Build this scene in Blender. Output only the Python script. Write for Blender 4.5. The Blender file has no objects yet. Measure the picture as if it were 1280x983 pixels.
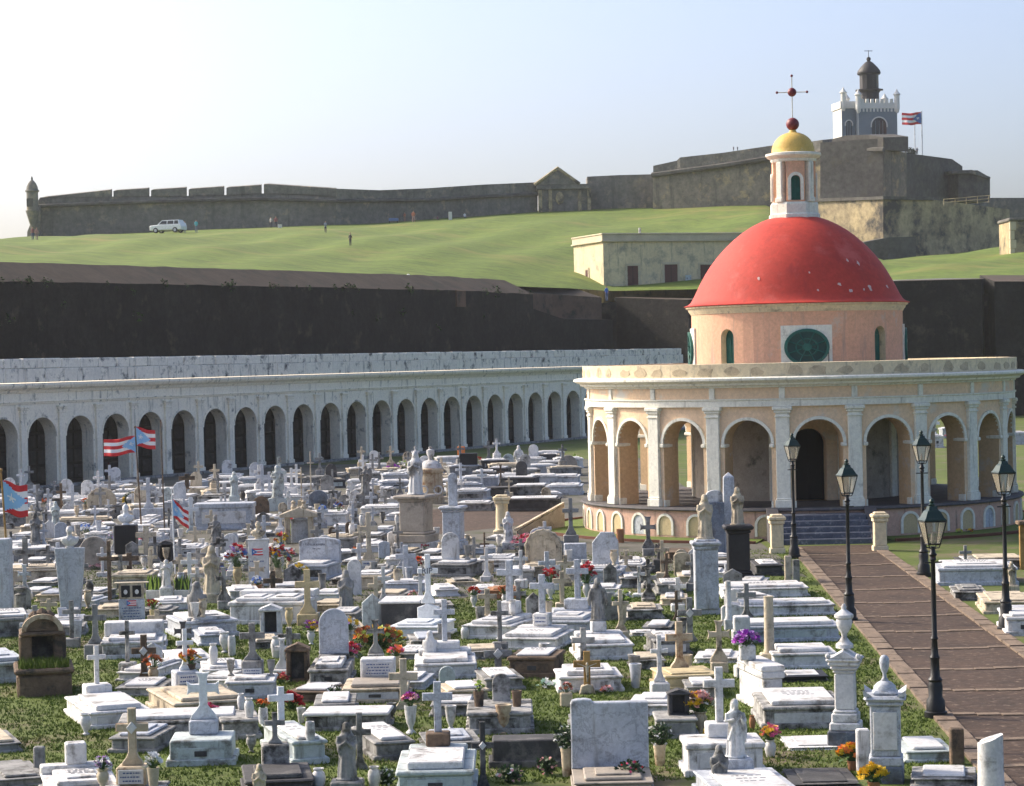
import bpy, bmesh, math, random
from mathutils import Vector, Matrix
random.seed(11)
sc = bpy.context.scene
C = sc.collection
PI = math.pi
R = math.radians

# ------------------------------------------------------------------ camera
F, HC = 3100.0, 6.2                       # focal length in photo pixels, eye height in metres
PITCH, ROLL = math.atan(43.5 / F), R(1.25)
cam_d = bpy.data.cameras.new('camera')
cam_d.sensor_width = 36.0
cam_d.lens = 36.0 * F / 1280.0
cam_d.clip_start, cam_d.clip_end = 0.5, 5000
cam = bpy.data.objects.new('camera', cam_d)
C.objects.link(cam)
cam.matrix_world = Matrix.Translation((0, 0, HC)) @ Matrix.Rotation(PI / 2 - PITCH, 4, 'X') @ Matrix.Rotation(-ROLL, 4, 'Z')
sc.camera = cam

# ------------------------------------------------------------------ sky, sun, exposure
SUN_AZ, SUN_EL = R(63), R(34)             # azimuth to the left of the view axis
world = bpy.data.worlds.new('World')
sc.world = world
world.use_nodes = True
nt = world.node_tree
sky = nt.nodes.new('ShaderNodeTexSky')
sky.sky_type = 'NISHITA'
sky.sun_disc = False
sky.sun_elevation = SUN_EL
sky.sun_rotation = -SUN_AZ
sky.air_density, sky.dust_density, sky.ozone_density = 0.6, 4.5, 2.0
bg = nt.nodes['Background']
bg.inputs['Strength'].default_value = 0.15
nt.links.new(sky.outputs[0], bg.inputs['Color'])
sl = bpy.data.lights.new('sun', 'SUN')
sl.energy, sl.angle, sl.color = 2.3, R(4.0), (1.0, 0.87, 0.68)
sun = bpy.data.objects.new('sun', sl)
C.objects.link(sun)
sd = Vector((-math.sin(SUN_AZ) * math.cos(SUN_EL), math.cos(SUN_AZ) * math.cos(SUN_EL), math.sin(SUN_EL)))
sun.rotation_euler = sd.to_track_quat('Z', 'Y').to_euler()
sc.view_settings.view_transform = 'Standard'
sc.view_settings.look = 'None'
sc.view_settings.exposure = 0.98
sc.view_settings.gamma = 1.0
sc.cycles.use_denoising = True
sc.cycles.max_bounces = 6
sc.cycles.volume_bounces = 1
sc.cycles.transparent_max_bounces = 12

# ------------------------------------------------------------------ pixels to places
def ray(px, py):
    a, b = px - 640.0, py - 491.5
    cr, sr = math.cos(ROLL), math.sin(ROLL)
    X, Y = a * cr - b * sr, a * sr + b * cr
    u, x, d = -Y / F, X / F, 1.0
    c, s = math.cos(PITCH), math.sin(PITCH)
    return Vector((x, d * c + u * s, u * c - d * s))
def at(px, py, z=0.0):
    r = ray(px, py); t = (z - HC) / r.z
    return Vector((r.x * t, r.y * t, z))
def atd(px, py, D):
    r = ray(px, py); t = D / r.y
    return Vector((r.x * t, D, HC + r.z * t))
TL = {'A': (0, 540), 'B': (240, 540), 'C': (480, 540), 'D': (0, 737), 'E': (240, 737), 'F': (480, 737), 'G': (760, 737)}
def pix(t, x, y):
    o = TL[t]; return o[0] + x * .25, o[1] + y * .25
SUP = []                                  # level tops that things may stand on
def place(t, x, y):
    px, py = pix(t, x, y)
    r = ray(px, py)
    best, bz = -HC / r.z, 0.0
    for (o, ux, uy, hx, hy, z) in SUP:
        tt = (z - HC) / r.z
        if tt < best:
            p = Vector((r.x * tt - o.x, r.y * tt - o.y))
            if abs(p.dot(ux)) <= hx and abs(p.dot(uy)) <= hy:
                best, bz = tt, z
    return Vector((r.x * best, r.y * best, bz))

# ------------------------------------------------------------------ materials
MATS = {}
def mat(name, c1, c2=None, scale=3.0, rough=.8, stain=None, sam=.5, sscale=2.0, bump=.25, streak=None, spec=.3, fine=18.0, veins=None, fmix=.35):
    """two-tone noise + optional blotchy stain + vertical streaks + fine bump; offset per object"""
    m = bpy.data.materials.new(name); m.use_nodes = True
    n, l = m.node_tree.nodes, m.node_tree.links
    p = n['Principled BSDF']
    p.inputs['Roughness'].default_value = rough
    p.inputs['Specular IOR Level'].default_value = spec
    tc = n.new('ShaderNodeTexCoord'); oi = n.new('ShaderNodeObjectInfo')
    mul = n.new('ShaderNodeMath'); mul.operation = 'MULTIPLY'; mul.inputs[1].default_value = 60
    l.new(oi.outputs['Random'], mul.inputs[0])
    add = n.new('ShaderNodeVectorMath'); add.operation = 'ADD'
    l.new(tc.outputs['Object'], add.inputs[0]); l.new(mul.outputs[0], add.inputs[1])
    V = add.outputs[0]
    def noise(sc_, det=5, rg=.6, vec=V):
        t = n.new('ShaderNodeTexNoise'); t.inputs['Scale'].default_value = sc_
        t.inputs['Detail'].default_value = det; t.inputs['Roughness'].default_value = rg
        l.new(vec, t.inputs['Vector']); return t.outputs['Fac']
    def ramp(src, a, b):
        r = n.new('ShaderNodeMapRange'); r.inputs[1].default_value = a; r.inputs[2].default_value = b
        l.new(src, r.inputs[0]); return r.outputs[0]
    def mix(fac, a, b):
        x = n.new('ShaderNodeMix'); x.data_type = 'RGBA'
        l.new(fac, x.inputs[0])
        for s, v in ((6, a), (7, b)):
            if isinstance(v, tuple): x.inputs[s].default_value = (*v, 1)
            else: l.new(v, x.inputs[s])
        return x.outputs[2]
    c2 = c2 or tuple(v * .82 for v in c1)
    col = mix(ramp(noise(scale), .35, .65), c1, c2)
    f = noise(fine, 3, .7)
    d = n.new('ShaderNodeMix'); d.data_type = 'RGBA'; d.blend_type = 'MULTIPLY'; d.inputs[0].default_value = fmix
    l.new(col, d.inputs[6])
    fr = n.new('ShaderNodeMapRange'); fr.inputs[1].default_value = .3; fr.inputs[2].default_value = .7; fr.inputs[3].default_value = .55; fr.inputs[4].default_value = 1.25
    l.new(f, fr.inputs[0]); l.new(fr.outputs[0], d.inputs[7]); col = d.outputs[2]
    if veins:
        w = n.new('ShaderNodeTexNoise'); w.inputs['Scale'].default_value = 3.4; w.inputs['Detail'].default_value = 9; w.inputs['Distortion'].default_value = .5; w.inputs['Roughness'].default_value = .68
        l.new(V, w.inputs['Vector'])
        ab = n.new('ShaderNodeMath'); ab.operation = 'SUBTRACT'; ab.inputs[1].default_value = .5; l.new(w.outputs['Fac'], ab.inputs[0])
        a2 = n.new('ShaderNodeMath'); a2.operation = 'ABSOLUTE'; l.new(ab.outputs[0], a2.inputs[0])
        col = mix(ramp(a2.outputs[0], .03, -.025), col, veins)
    if stain:
        col = mix(ramp(noise(sscale, 8, .68), .62 - sam * .25, .74 - sam * .2), col, stain)
    if streak:
        mp = n.new('ShaderNodeMapping'); mp.inputs['Scale'].default_value = (3.5, 3.5, .35)
        l.new(V, mp.inputs['Vector'])
        col = mix(ramp(noise(streak[1], 6, .65, mp.outputs[0]), .56, .72), col, streak[0])
    l.new(col, p.inputs['Base Color'])
    if bump:
        b = n.new('ShaderNodeBump'); b.inputs['Strength'].default_value = bump; b.inputs['Distance'].default_value = .03
        l.new(f, b.inputs['Height']); l.new(b.outputs[0], p.inputs['Normal'])
    MATS[name] = m
    return m
def flat(name, c, rough=.5, metal=0.0, alpha=1.0, var=.25):
    m = bpy.data.materials.new(name); m.use_nodes = True
    n, l = m.node_tree.nodes, m.node_tree.links; p = n['Principled BSDF']
    t = n.new('ShaderNodeTexNoise'); t.inputs['Scale'].default_value = 6
    oi = n.new('ShaderNodeTexCoord'); l.new(oi.outputs['Object'], t.inputs['Vector'])
    x = n.new('ShaderNodeMix'); x.data_type = 'RGBA'; l.new(t.outputs['Fac'], x.inputs[0])
    x.inputs[6].default_value = (*[min(1, v * (1 + var)) for v in c], 1); x.inputs[7].default_value = (*[v * (1 - var) for v in c], 1)
    l.new(x.outputs[2], p.inputs['Base Color'])
    p.inputs['Roughness'].default_value = rough; p.inputs['Metallic'].default_value = metal; p.inputs['Alpha'].default_value = alpha
    MATS[name] = m
    return m
BLK = (.05, .05, .05)
mat('white', (.72, .71, .69), (.56, .56, .56), 1.8, .65, stain=(.17, .16, .145), sam=.36, sscale=2.6, streak=((.24, .225, .20), 2.2))
mat('slab', (.70, .69, .67), (.55, .55, .545), 1.4, .55, stain=(.26, .24, .21), sam=.34, sscale=2.2, bump=.12)
mat('marble', (.54, .565, .60), (.42, .45, .50), 1.8, .5, stain=(.17, .165, .16), sam=.27, sscale=2.4, veins=(.17, .18, .21), bump=.12, streak=((.24, .235, .225), 2.0))
mat('mint', (.52, .57, .56), (.43, .49, .49), 1.6, .65, stain=(.13, .13, .115), sam=.38, sscale=2.2, streak=((.20, .205, .19), 2.2))
mat('grey', (.33, .325, .31), (.22, .22, .215), 3.0, .9, stain=(.075, .072, .065), sam=.52, sscale=2.8, streak=((.09, .085, .08), 2.5), bump=.5)
mat('dark', (.085, .083, .085), (.05, .05, .052), 3.0, .85, stain=(.19, .18, .165), sam=.28, bump=.5)
mat('cream', (.60, .52, .385), (.46, .39, .29), 2.0, .8, stain=(.13, .11, .085), sam=.42, sscale=2.4, streak=((.20, .15, .10), 2.2))
mat('yellow', (.60, .50, .29), (.48, .39, .23), 2.5, .8, stain=(.17, .13, .08), sam=.38)
mat('brown', (.20, .14, .095), (.12, .085, .06), 4.0, .95, stain=(.05, .045, .037), sam=.5, sscale=3.0, bump=.7)
mat('rust', (.58, .49, .35), (.44, .36, .25), 3.0, .85, stain=(.16, .07, .025), sam=.4, sscale=1.6, streak=((.20, .075, .022), 2.2))
mat('gold', (.42, .26, .09), (.30, .17, .05), 4.0, .6, stain=(.15, .09, .04), sam=.3)
mat('stained', (.46, .45, .43), (.29, .285, .27), 3.0, .85, stain=(.045, .043, .038), sam=.66, sscale=2.6, streak=((.06, .055, .048), 2.6), bump=.5)
mat('tan', (.40, .35, .29), (.31, .275, .23), 2.5, .6, stain=(.13, .12, .105), sam=.33)
mat('black', (.022, .022, .025), (.013, .013, .016), 3.0, .5, bump=.1)
mat('orange_slab', (.42, .20, .09), (.34, .16, .08), 3.0, .85, stain=(.16, .08, .04), sam=.3)
mat('bright', (.74, .76, .77), (.64, .67, .68), 2.0, .6, stain=(.32, .32, .31), sam=.22)
mat('bluestone', (.15, .18, .23), (.10, .125, .165), 2.5, .5, stain=(.07, .07, .075), sam=.35, veins=(.28, .30, .33))
flat('ink', (.06, .07, .10), .7)
flat('inkblue', (.05, .09, .22), .7)
flat('iron', (.012, .013, .014), .45, .3)
flat('irongreen', (.012, .035, .028), .4, .2)
flat('dark_glass', (.02, .022, .025), .15)
flat('lampglass', (.55, .49, .36), .3, 0, .34)
flat('leaf', (.045, .10, .022), .7)
flat('leafdark', (.018, .04, .012), .7)
flat('stem', (.05, .11, .03), .7)
for k, c in dict(red=(.55, .02, .03), pink=(.70, .12, .25), palepink=(.78, .42, .42), orange=(.75, .20, .04), yellowf=(.75, .50, .03), whitef=(.8, .8, .74),
                 purple=(.38, .06, .45), lilac=(.45, .28, .55), bluef=(.08, .20, .55), crimson=(.35, .012, .03), lime=(.42, .55, .10), mintf=(.50, .68, .55), rustf=(.34, .10, .03)).items():
    flat('fl_' + k, c, .75, 0, 1, .35)
flat('flagred', (.60, .025, .03), .8, 0, 1, .1)
flat('flagwhite', (.80, .80, .80), .8, 0, 1, .05)
flat('flagblue', (.28, .52, .78), .8, 0, 1, .1)
flat('flagnavy', (.05, .16, .42), .8, 0, 1, .1)

# ------------------------------------------------------------------ mesh helpers
class MB:
    def __init__(s): s.v, s.f, s.m = [], [], []
    def add(s, vs, fs, mi=0, xf=None):
        o = len(s.v)
        s.v += [tuple(xf @ Vector(q)) for q in vs] if xf else [tuple(q) for q in vs]
        s.f += [tuple(i + o for i in q) for q in fs]; s.m += [mi] * len(fs)
        return s
    def box(s, x0, x1, y0, y1, z0, z1, c=0.0, mi=0, xf=None):
        if c <= 0:
            v = [(x, y, z) for z in (z0, z1) for y in (y0, y1) for x in (x0, x1)]
            return s.add(v, [(0, 2, 3, 1), (4, 5, 7, 6), (0, 1, 5, 4), (2, 6, 7, 3), (0, 4, 6, 2), (1, 3, 7, 5)], mi, xf)
        c = min(c, (x1 - x0) * .45, (y1 - y0) * .45, (z1 - z0) * .45)
        def rg(x0, x1, y0, y1, z): return [(x0 + c, y0, z), (x1 - c, y0, z), (x1, y0 + c, z), (x1, y1 - c, z), (x1 - c, y1, z), (x0 + c, y1, z), (x0, y1 - c, z), (x0, y0 + c, z)]
        v = rg(x0 + c, x1 - c, y0 + c, y1 - c, z0) + rg(x0, x1, y0, y1, z0 + c) + rg(x0, x1, y0, y1, z1 - c) + rg(x0 + c, x1 - c, y0 + c, y1 - c, z1)
        f = [tuple(range(7, -1, -1)), tuple(range(24, 32))]
        for k in range(3):
            for i in range(8):
                j = (i + 1) % 8; f.append((k * 8 + i, k * 8 + j, k * 8 + 8 + j, k * 8 + 8 + i))
        return s.add(v, f, mi, xf)
    def lathe(s, prof, n=16, mi=0, xf=None, a0=0.0, sq=0):
        """prof: (radius, z) from bottom to top, capped"""
        v, f = [], []
        for (r, z) in prof:
            for i in range(n):
                a = a0 + 2 * PI * i / n; v.append((r * math.cos(a), r * math.sin(a), z))
        for k in range(len(prof) - 1):
            for i in range(n):
                j = (i + 1) % n; f.append((k * n + i, k * n + j, k * n + n + j, k * n + n + i))
        f.append(tuple(range(n - 1, -1, -1))); f.append(tuple(range((len(prof) - 1) * n, len(prof) * n)))
        return s.add(v, f, mi, xf)
    def ring(s, prof, n=64, mi=0, xf=None, a0=0.0, a1=2 * PI):
        """closed profile (r, z) counter-clockwise swept about z"""
        v, f, m = [], [], len(prof)
        full = abs(a1 - a0 - 2 * PI) < 1e-6
        k = n if full else n + 1
        for i in range(k):
            a = a0 + (a1 - a0) * i / n
            for (r, z) in prof: v.append((r * math.cos(a), r * math.sin(a), z))
        for i in range(n):
            i2 = (i + 1) % k
            for j in range(m):
                j2 = (j + 1) % m; f.append((i * m + j, i2 * m + j, i2 * m + j2, i * m + j2))
        if not full:
            f.append(tuple(range(m - 1, -1, -1))); f.append(tuple(range(n * m, n * m + m)))
        return s.add(v, f, mi, xf)
    def prism(s, poly, y0, y1, c=0.0, mi=0, xf=None):
        """poly (x, z) counter-clockwise seen from -y; extruded along y, front/back edges chamfered by c"""
        n = len(poly)
        def off(d):
            out = []
            for i in range(n):
                p0, p, p1 = Vector(poly[i - 1]), Vector(poly[i]), Vector(poly[(i + 1) % n])
                a, b = (p - p0).normalized(), (p1 - p).normalized()
                na, nb = Vector((-a.y, a.x)), Vector((-b.y, b.x))
                k = 1 + na.dot(nb)
                out.append(p + (na + nb) * (d / max(k, .4)))
            return out
        rings = [(off(c), y0), (poly, y0 + c), (poly, y1 - c), (off(c), y1)] if c > 0 else [(poly, y0), (poly, y1)]
        v = [(q[0], y, q[1]) for (pp, y) in rings for q in pp]
        f = [tuple(range(n)), tuple(range((len(rings) - 1) * n, len(rings) * n))[::-1]]
        for k in range(len(rings) - 1):
            for i in range(n):
                j = (i + 1) % n; f.append((k * n + j, k * n + i, k * n + n + i, k * n + n + j))
        return s.add(v, f, mi, xf)
    def tube(s, pts, rad, n=8, mi=0, xf=None):
        pts = [Vector(p) for p in pts]; rad = rad if isinstance(rad, (list, tuple)) else [rad] * len(pts)
        v, f = [], []
        for i, p in enumerate(pts):
            d = (pts[min(i + 1, len(pts) - 1)] - pts[max(i - 1, 0)]).normalized()
            u = d.cross(Vector((0, 1, 0))) if abs(d.y) < .9 else d.cross(Vector((1, 0, 0)))
            u.normalize(); w = d.cross(u)
            for k in range(n):
                a = 2 * PI * k / n; v.append(p + (u * math.cos(a) + w * math.sin(a)) * rad[i])
        for i in range(len(pts) - 1):
            for k in range(n):
                k2 = (k + 1) % n; f.append((i * n + k, i * n + k2, i * n + n + k2, i * n + n + k))
        f.append(tuple(range(n - 1, -1, -1))); f.append(tuple(range((len(pts) - 1) * n, len(pts) * n)))
        return s.add(v, f, mi, xf)
    def ball(s, c, r, n=10, mi=0, sc_=(1, 1, 1)):
        prof = [(max(1e-4, math.sin(PI * k / n)) * r, -math.cos(PI * k / n) * r) for k in range(n + 1)]
        return s.lathe(prof, max(6, n), mi, Matrix.Translation(c) @ Matrix.Diagonal((*sc_, 1)))
    def mesh(s, name, mats, smooth=None):
        me = bpy.data.meshes.new(name); me.from_pydata(s.v, [], s.f)
        mats = mats if isinstance(mats, (list, tuple)) else [mats]
        for q in mats: me.materials.append(MATS[q] if isinstance(q, str) else q)
        if len(mats) > 1: me.polygons.foreach_set('material_index', s.m)
        bm = bmesh.new(); bm.from_mesh(me); bmesh.ops.recalc_face_normals(bm, faces=bm.faces)
        if smooth:
            lim = R(smooth)
            for fc in bm.faces: fc.smooth = True
            for e in bm.edges:
                if len(e.link_faces) == 2 and e.calc_face_angle(0) > lim: e.smooth = False
        bm.to_mesh(me); bm.free()
        return me
    def build(s, name, mats, parent=None, smooth=None, **k):
        return link(name, s.mesh(name, mats, smooth), parent, **k)
def link(name, me, parent=None, loc=(0, 0, 0), rz=0.0, label=None, kind=None, cat=None, group=None):
    o = bpy.data.objects.new(name, me); C.objects.link(o)
    o.location = loc; o.rotation_euler = (0, 0, rz)
    if parent: o.parent = parent
    tag(o, label, cat, group, kind)
    return o
def tag(o, label=None, cat=None, group=None, kind=None):
    for k, v in (('label', label), ('category', cat), ('group', group), ('kind', kind)):
        if v: o[k] = v
    return o
def thing(name, label, cat, loc, rz=0.0, group=None):
    o = bpy.data.objects.new(name, None); C.objects.link(o)
    o.empty_display_size = .2; o.location = loc; o.rotation_euler = (0, 0, rz)
    return tag(o, label, cat, group)
def T4(x, y, z): return Matrix.Translation((x, y, z))
def arch_poly(w, h, n=12, rise=None):
    """closed outline: straight sides, round top (total height h)"""
    r = w / 2; rise = rise or r
    return [(-r, 0), (r, 0)] + [(r * math.cos(a), h - rise + rise * math.sin(a)) for a in [PI * i / n for i in range(n + 1)]]
# ------------------------------------------------------------------ materials of the setting
mat('peach', (.76, .43, .28), (.70, .40, .26), 1.2, .85, stain=(.62, .52, .42), sam=.12, sscale=.9, fine=9, streak=((.48, .32, .24), 1.0), bump=.15)
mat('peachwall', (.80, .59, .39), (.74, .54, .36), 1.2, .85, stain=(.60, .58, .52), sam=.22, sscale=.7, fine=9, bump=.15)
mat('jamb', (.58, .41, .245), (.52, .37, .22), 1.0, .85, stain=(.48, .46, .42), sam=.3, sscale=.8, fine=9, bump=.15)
mat('chwhite', (.82, .80, .69), (.75, .74, .65), 1.5, .75, stain=(.36, .35, .29), sam=.08, sscale=2, fine=9, streak=((.45, .43, .35), 1.4), bump=.12)
mat('chcream', (.76, .64, .43), (.68, .57, .38), 1.4, .8, stain=(.34, .29, .21), sam=.2, sscale=1.6, fine=9, streak=((.36, .31, .24), 1.6), bump=.15)
mat('patch', (.56, .46, .31), (.46, .37, .25), 3, .9, stain=(.25, .22, .16), sam=.3)
mat('plinth', (.60, .38, .29), (.52, .34, .26), 1.2, .85, stain=(.50, .42, .34), sam=.2, sscale=1.0, fine=9, streak=((.14, .10, .08), 1.5), bump=.2)
mat('nichepanel', (.58, .46, .26), (.52, .42, .25), 1.5, .85, stain=(.4, .33, .2), sam=.15)
mat('floorgrey', (.11, .105, .11), (.08, .078, .085), 1.5, .8, stain=(.2, .17, .14), sam=.2)
mat('step', (.10, .115, .15), (.07, .08, .11), 4, .6, stain=(.24, .25, .28), sam=.3, sscale=7, bump=.3)
mat('dome', (.55, .056, .036), (.45, .044, .03), .5, .7, stain=(.56, .10, .08), sam=.22, sscale=.6, fine=5, bump=.15, streak=((.36, .035, .03), .5))
mat('lanyellow', (.72, .48, .12), (.62, .40, .10), 3, .6, stain=(.68, .56, .3), sam=.25)
mat('peel', (.70, .52, .47), (.62, .45, .42), 5, .8)
flat('redball', (.16, .012, .02), .5)
flat('teal', (.008, .11, .085), .5, 0, 1, .4)
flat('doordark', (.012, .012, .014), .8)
mat('colwhite', (.92, .86, .72), (.87, .81, .68), 1.0, .8, stain=(.20, .20, .18), sam=.12, sscale=1.3, fine=8, streak=((.26, .25, .21), .9), bump=.2)
mat('colparapet', (.88, .83, .73), (.80, .75, .66), 1.0, .8, stain=(.07, .075, .08), sam=.33, sscale=1.5, fine=8, streak=((.12, .12, .12), 1.2), bump=.3)
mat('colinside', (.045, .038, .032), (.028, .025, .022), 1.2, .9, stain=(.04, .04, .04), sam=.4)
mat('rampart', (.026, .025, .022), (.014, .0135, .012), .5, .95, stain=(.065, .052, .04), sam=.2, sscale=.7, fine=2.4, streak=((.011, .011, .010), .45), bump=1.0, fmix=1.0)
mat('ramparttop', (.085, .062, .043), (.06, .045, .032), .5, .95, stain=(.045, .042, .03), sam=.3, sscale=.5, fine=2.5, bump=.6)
mat('brickwall', (.17, .105, .07), (.11, .075, .055), .7, .95, stain=(.04, .038, .03), sam=.4, sscale=.8, fine=3, bump=.8)
mat('fort', (.23, .215, .185), (.155, .147, .13), .12, .95, stain=(.38, .32, .22), sam=.27, sscale=.45, fine=1.3, streak=((.08, .075, .067), .16), bump=.8, fmix=.8)
mat('fortmix', (.26, .23, .175), (.165, .15, .125), .2, .95, stain=(.46, .36, .20), sam=.30, sscale=.5, fine=1.3, streak=((.055, .05, .045), .2), bump=.8, fmix=.8)
mat('fortplaster', (.50, .40, .23), (.36, .29, .18), .25, .95, stain=(.07, .066, .06), sam=.55, sscale=.28, fine=1.5, bump=.5, fmix=.7)
mat('fortdark', (.14, .132, .118), (.092, .087, .078), .2, .95, stain=(.13, .115, .085), sam=.2, sscale=.3, fine=1.3, bump=.6, fmix=.8)
mat('house', (.74, .62, .39), (.65, .54, .34), .5, .85, stain=(.34, .31, .23), sam=.4, sscale=.6, fine=4, streak=((.25, .23, .17), .7))
mat('housetrim', (.62, .54, .38), (.52, .45, .31), 1, .85)
flat('shutter', (.10, .035, .025), .7)
mat('lhgrey', (.21, .25, .28), (.18, .22, .25), .5, .7, bump=.05)
mat('lhwhite', (.74, .73, .68), (.68, .67, .62), .5, .7, bump=.05)
flat('lhdark', (.007, .006, .010), .6)
mat('turf', (.14, .195, .022), (.095, .148, .016), .2, .95, stain=(.19, .18, .04), sam=.36, sscale=.075, fine=.9, bump=.5, fmix=.85)
mat('soil', (.105, .14, .024), (.075, .105, .018), .35, .95, stain=(.15, .12, .075), sam=.42, sscale=.42, fine=6, bump=.6)
mat('lawn', (.12, .165, .026), (.09, .13, .02), .35, .95, fine=6, bump=.6)
mat('trodden', (.14, .13, .11), (.10, .095, .08), .5, .95, stain=(.05, .06, .025), sam=.5, sscale=.6, fine=5, bump=.6)
mat('blade', (.115, .165, .022), (.08, .125, .016), .5, .8, stain=(.17, .16, .05), sam=.1, sscale=.6, bump=0)
mat('cobble', (.082, .052, .036), (.052, .034, .025), .8, .9, stain=(.21, .155, .115), sam=.24, sscale=5.5, fine=5, bump=1.0, fmix=.8)
mat('bandstone', (.24, .18, .13), (.175, .13, .095), 2, .9, stain=(.09, .07, .05), sam=.3, bump=.4)
mat('kerbred', (.15, .06, .04), (.11, .045, .03), 2, .9)

# ------------------------------------------------------------------ ground, lawn, path
g = MB(); g.add([(-700, -60, 0), (700, -60, 0), (700, 900, 0), (-700, 900, 0)], [(0, 1, 2, 3)])
g.build('ground', 'soil', kind='structure')
# trodden bare soil between the crowded back rows, with a ragged near edge
rgq = random.Random(2); e0, e1 = [], []
for k in range(61):
    x = -40 + k * .8; e0.append((x, 66 + 3.5 * math.sin(x * .35) + rgq.uniform(-2, 2), .006)); e1.append((x, 150, .006))
nE = len(e0)
MB().add(e0 + e1, [(i, i + 1, nE + i + 1, nE + i) for i in range(nE - 1)]).build('bare_ground', 'trodden', kind='structure')
PL0, PL1 = at(1000, 700), at(1128, 852)
PR0, PR1 = at(1113, 692), at(1280, 809)
def pathx(D):
    l = PL0.x + (PL1.x - PL0.x) * (D - PL0.y) / (PL1.y - PL0.y)
    r = PR0.x + (PR1.x - PR0.x) * (D - PR0.y) / (PR1.y - PR0.y)
    return l, r
path = MB()
a, b = pathx(33), pathx(79)
path.add([(a[0], 33, .012), (a[1], 33, .012), (b[1], 79, .012), (b[0], 79, .012)], [(0, 1, 2, 3)])
path = path.build('path', 'cobble', kind='structure')
stone = MB().box(-.5, .5, -.5, .5, 0, 1, .04).mesh('band_stone', 'bandstone')
def block(me, parent, name, c, sx, sy, sz, rz=0.0):
    o = link(name, me, parent, c, rz); o.scale = (sx, sy, sz); return o
for y in (692, 706, 721, 737, 754, 771.5, 791, 813, 839, 866, 897, 929, 964, 1003, 1050):
    D = at(1150, y).y; l, r = pathx(D)
    n = 6
    for i in range(n):
        x = l + .35 + (r - l - .7) * (i + .5) / n; q = (i + .5) / n - .5
        block(stone, path, 'band_stone', (x, D + .25 * (q * q * 4) + random.uniform(-.015, .015), -.02), (r - l - .7) / n * random.uniform(.95, .985), .22 + random.uniform(-.02, .02), .045 + random.uniform(0, .01), random.uniform(-.02, .02))
D = 33.5
while D < 78:
    l, r = pathx(D)
    for x in (l + .16, r - .16):
        block(stone, path, 'edge_stone', (x, D, -.03), .34, .93 + random.uniform(-.04, .03), .075 + random.uniform(0, .02), -math.atan2(PL0.x - PL1.x, PL0.y - PL1.y) + random.uniform(-.015, .015))
    D += 1.0
# short cross path seen between the graves
q = [at(520, 671, 0), at(690, 653, 0), at(690, 628, 0), at(530, 638, 0)]
MB().add([(v.x, v.y, .01) for v in q], [(0, 1, 2, 3)]).build('cross_path', 'cobble', kind='structure')

# ------------------------------------------------------------------ arched bay generator
def arch_bay(mb, hw, a, zb, z0, zs, rise, zt, d0, d1, mp, n=14, inner=True, mj=0):
    arc = [(-a * math.cos(PI * i / n), zs + rise * math.sin(PI * i / n)) for i in range(n + 1)]
    def quad(q, mi=0): mb.add(q, [(0, 1, 2, 3)], mi)
    for d in ((d0, d1) if inner else (d0,)):
        for s in (-1, 1):
            k = 3
            for i in range(k):
                u0, u1 = s * (a + (hw - a) * i / k), s * (a + (hw - a) * (i + 1) / k)
                quad([mp(u0, d, zb), mp(u1, d, zb), mp(u1, d, zt), mp(u0, d, zt)])
        for (p, q) in zip(arc, arc[1:]):
            quad([mp(p[0], d, p[1]), mp(q[0], d, q[1]), mp(q[0], d, zt), mp(p[0], d, zt)])
        if z0 > zb:
            for i in range(4):
                u0, u1 = -a + a * i / 2, -a + a * (i + 1) / 2
                quad([mp(u0, d, zb), mp(u1, d, zb), mp(u1, d, z0), mp(u0, d, z0)])
    full = [(-a, z0)] + arc + [(a, z0)]
    for (p, q) in zip(full, full[1:]):
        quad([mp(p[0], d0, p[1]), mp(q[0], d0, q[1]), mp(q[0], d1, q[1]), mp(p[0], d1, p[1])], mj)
    if z0 > zb:
        quad([mp(-a, d0, z0), mp(a, d0, z0), mp(a, d1, z0), mp(-a, d1, z0)])
    for s in (-1, 1):
        quad([mp(s * hw, d0, zb), mp(s * hw, d1, zb), mp(s * hw, d1, zt), mp(s * hw, d0, zt)])
    return mb
def arch_band(mb, a, w, zb, zs, rise, d0, d1, mp, n=16, mi=0):
    """moulding that follows an arch, standing proud from d1 out to d0"""
    def path_(k): return [(-a - k, zb)] * (zb < zs) + [(-(a + k) * math.cos(PI * i / n), zs + (rise + k) * math.sin(PI * i / n)) for i in range(n + 1)] + [(a + k, zb)] * (zb < zs)
    i_, o_ = path_(0), path_(w)
    v = []
    for (p, q) in zip(i_, o_): v += [mp(p[0], d1, p[1]), mp(p[0], d0, p[1]), mp(q[0], d0, q[1]), mp(q[0], d1, q[1])]
    f = []
    for k in range(len(i_) - 1):
        for j in range(3): f.append((k * 4 + j, k * 4 + j + 1, k * 4 + 5 + j, k * 4 + 4 + j))
    e = (len(i_) - 1) * 4
    f += [(0, 1, 2, 3), (e, e + 1, e + 2, e + 3)]
    return mb.add(v, f, mi)
def cyl(Rw):
    return lambda u, d, z: ((Rw - d) * math.cos(u / Rw), (Rw - d) * math.sin(u / Rw), z)

# ------------------------------------------------------------------ the chapel
CH = atd(996.5, 440, 89.4); CH.z = 0
phi = math.atan2(-CH.y, -CH.x) + R(5.0)
chapel = thing('domed_chapel', 'round peach chapel with red dome, yellow lantern cap and white arcade', 'chapel', CH, phi)
RW = 7.55
def spin(name, me, angs, **k): return [link(name, me, chapel, rz=R(a), **k) for a in angs]
B20, P20 = [18 * k for k in range(20)], [9 + 18 * k for k in range(20)]
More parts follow.
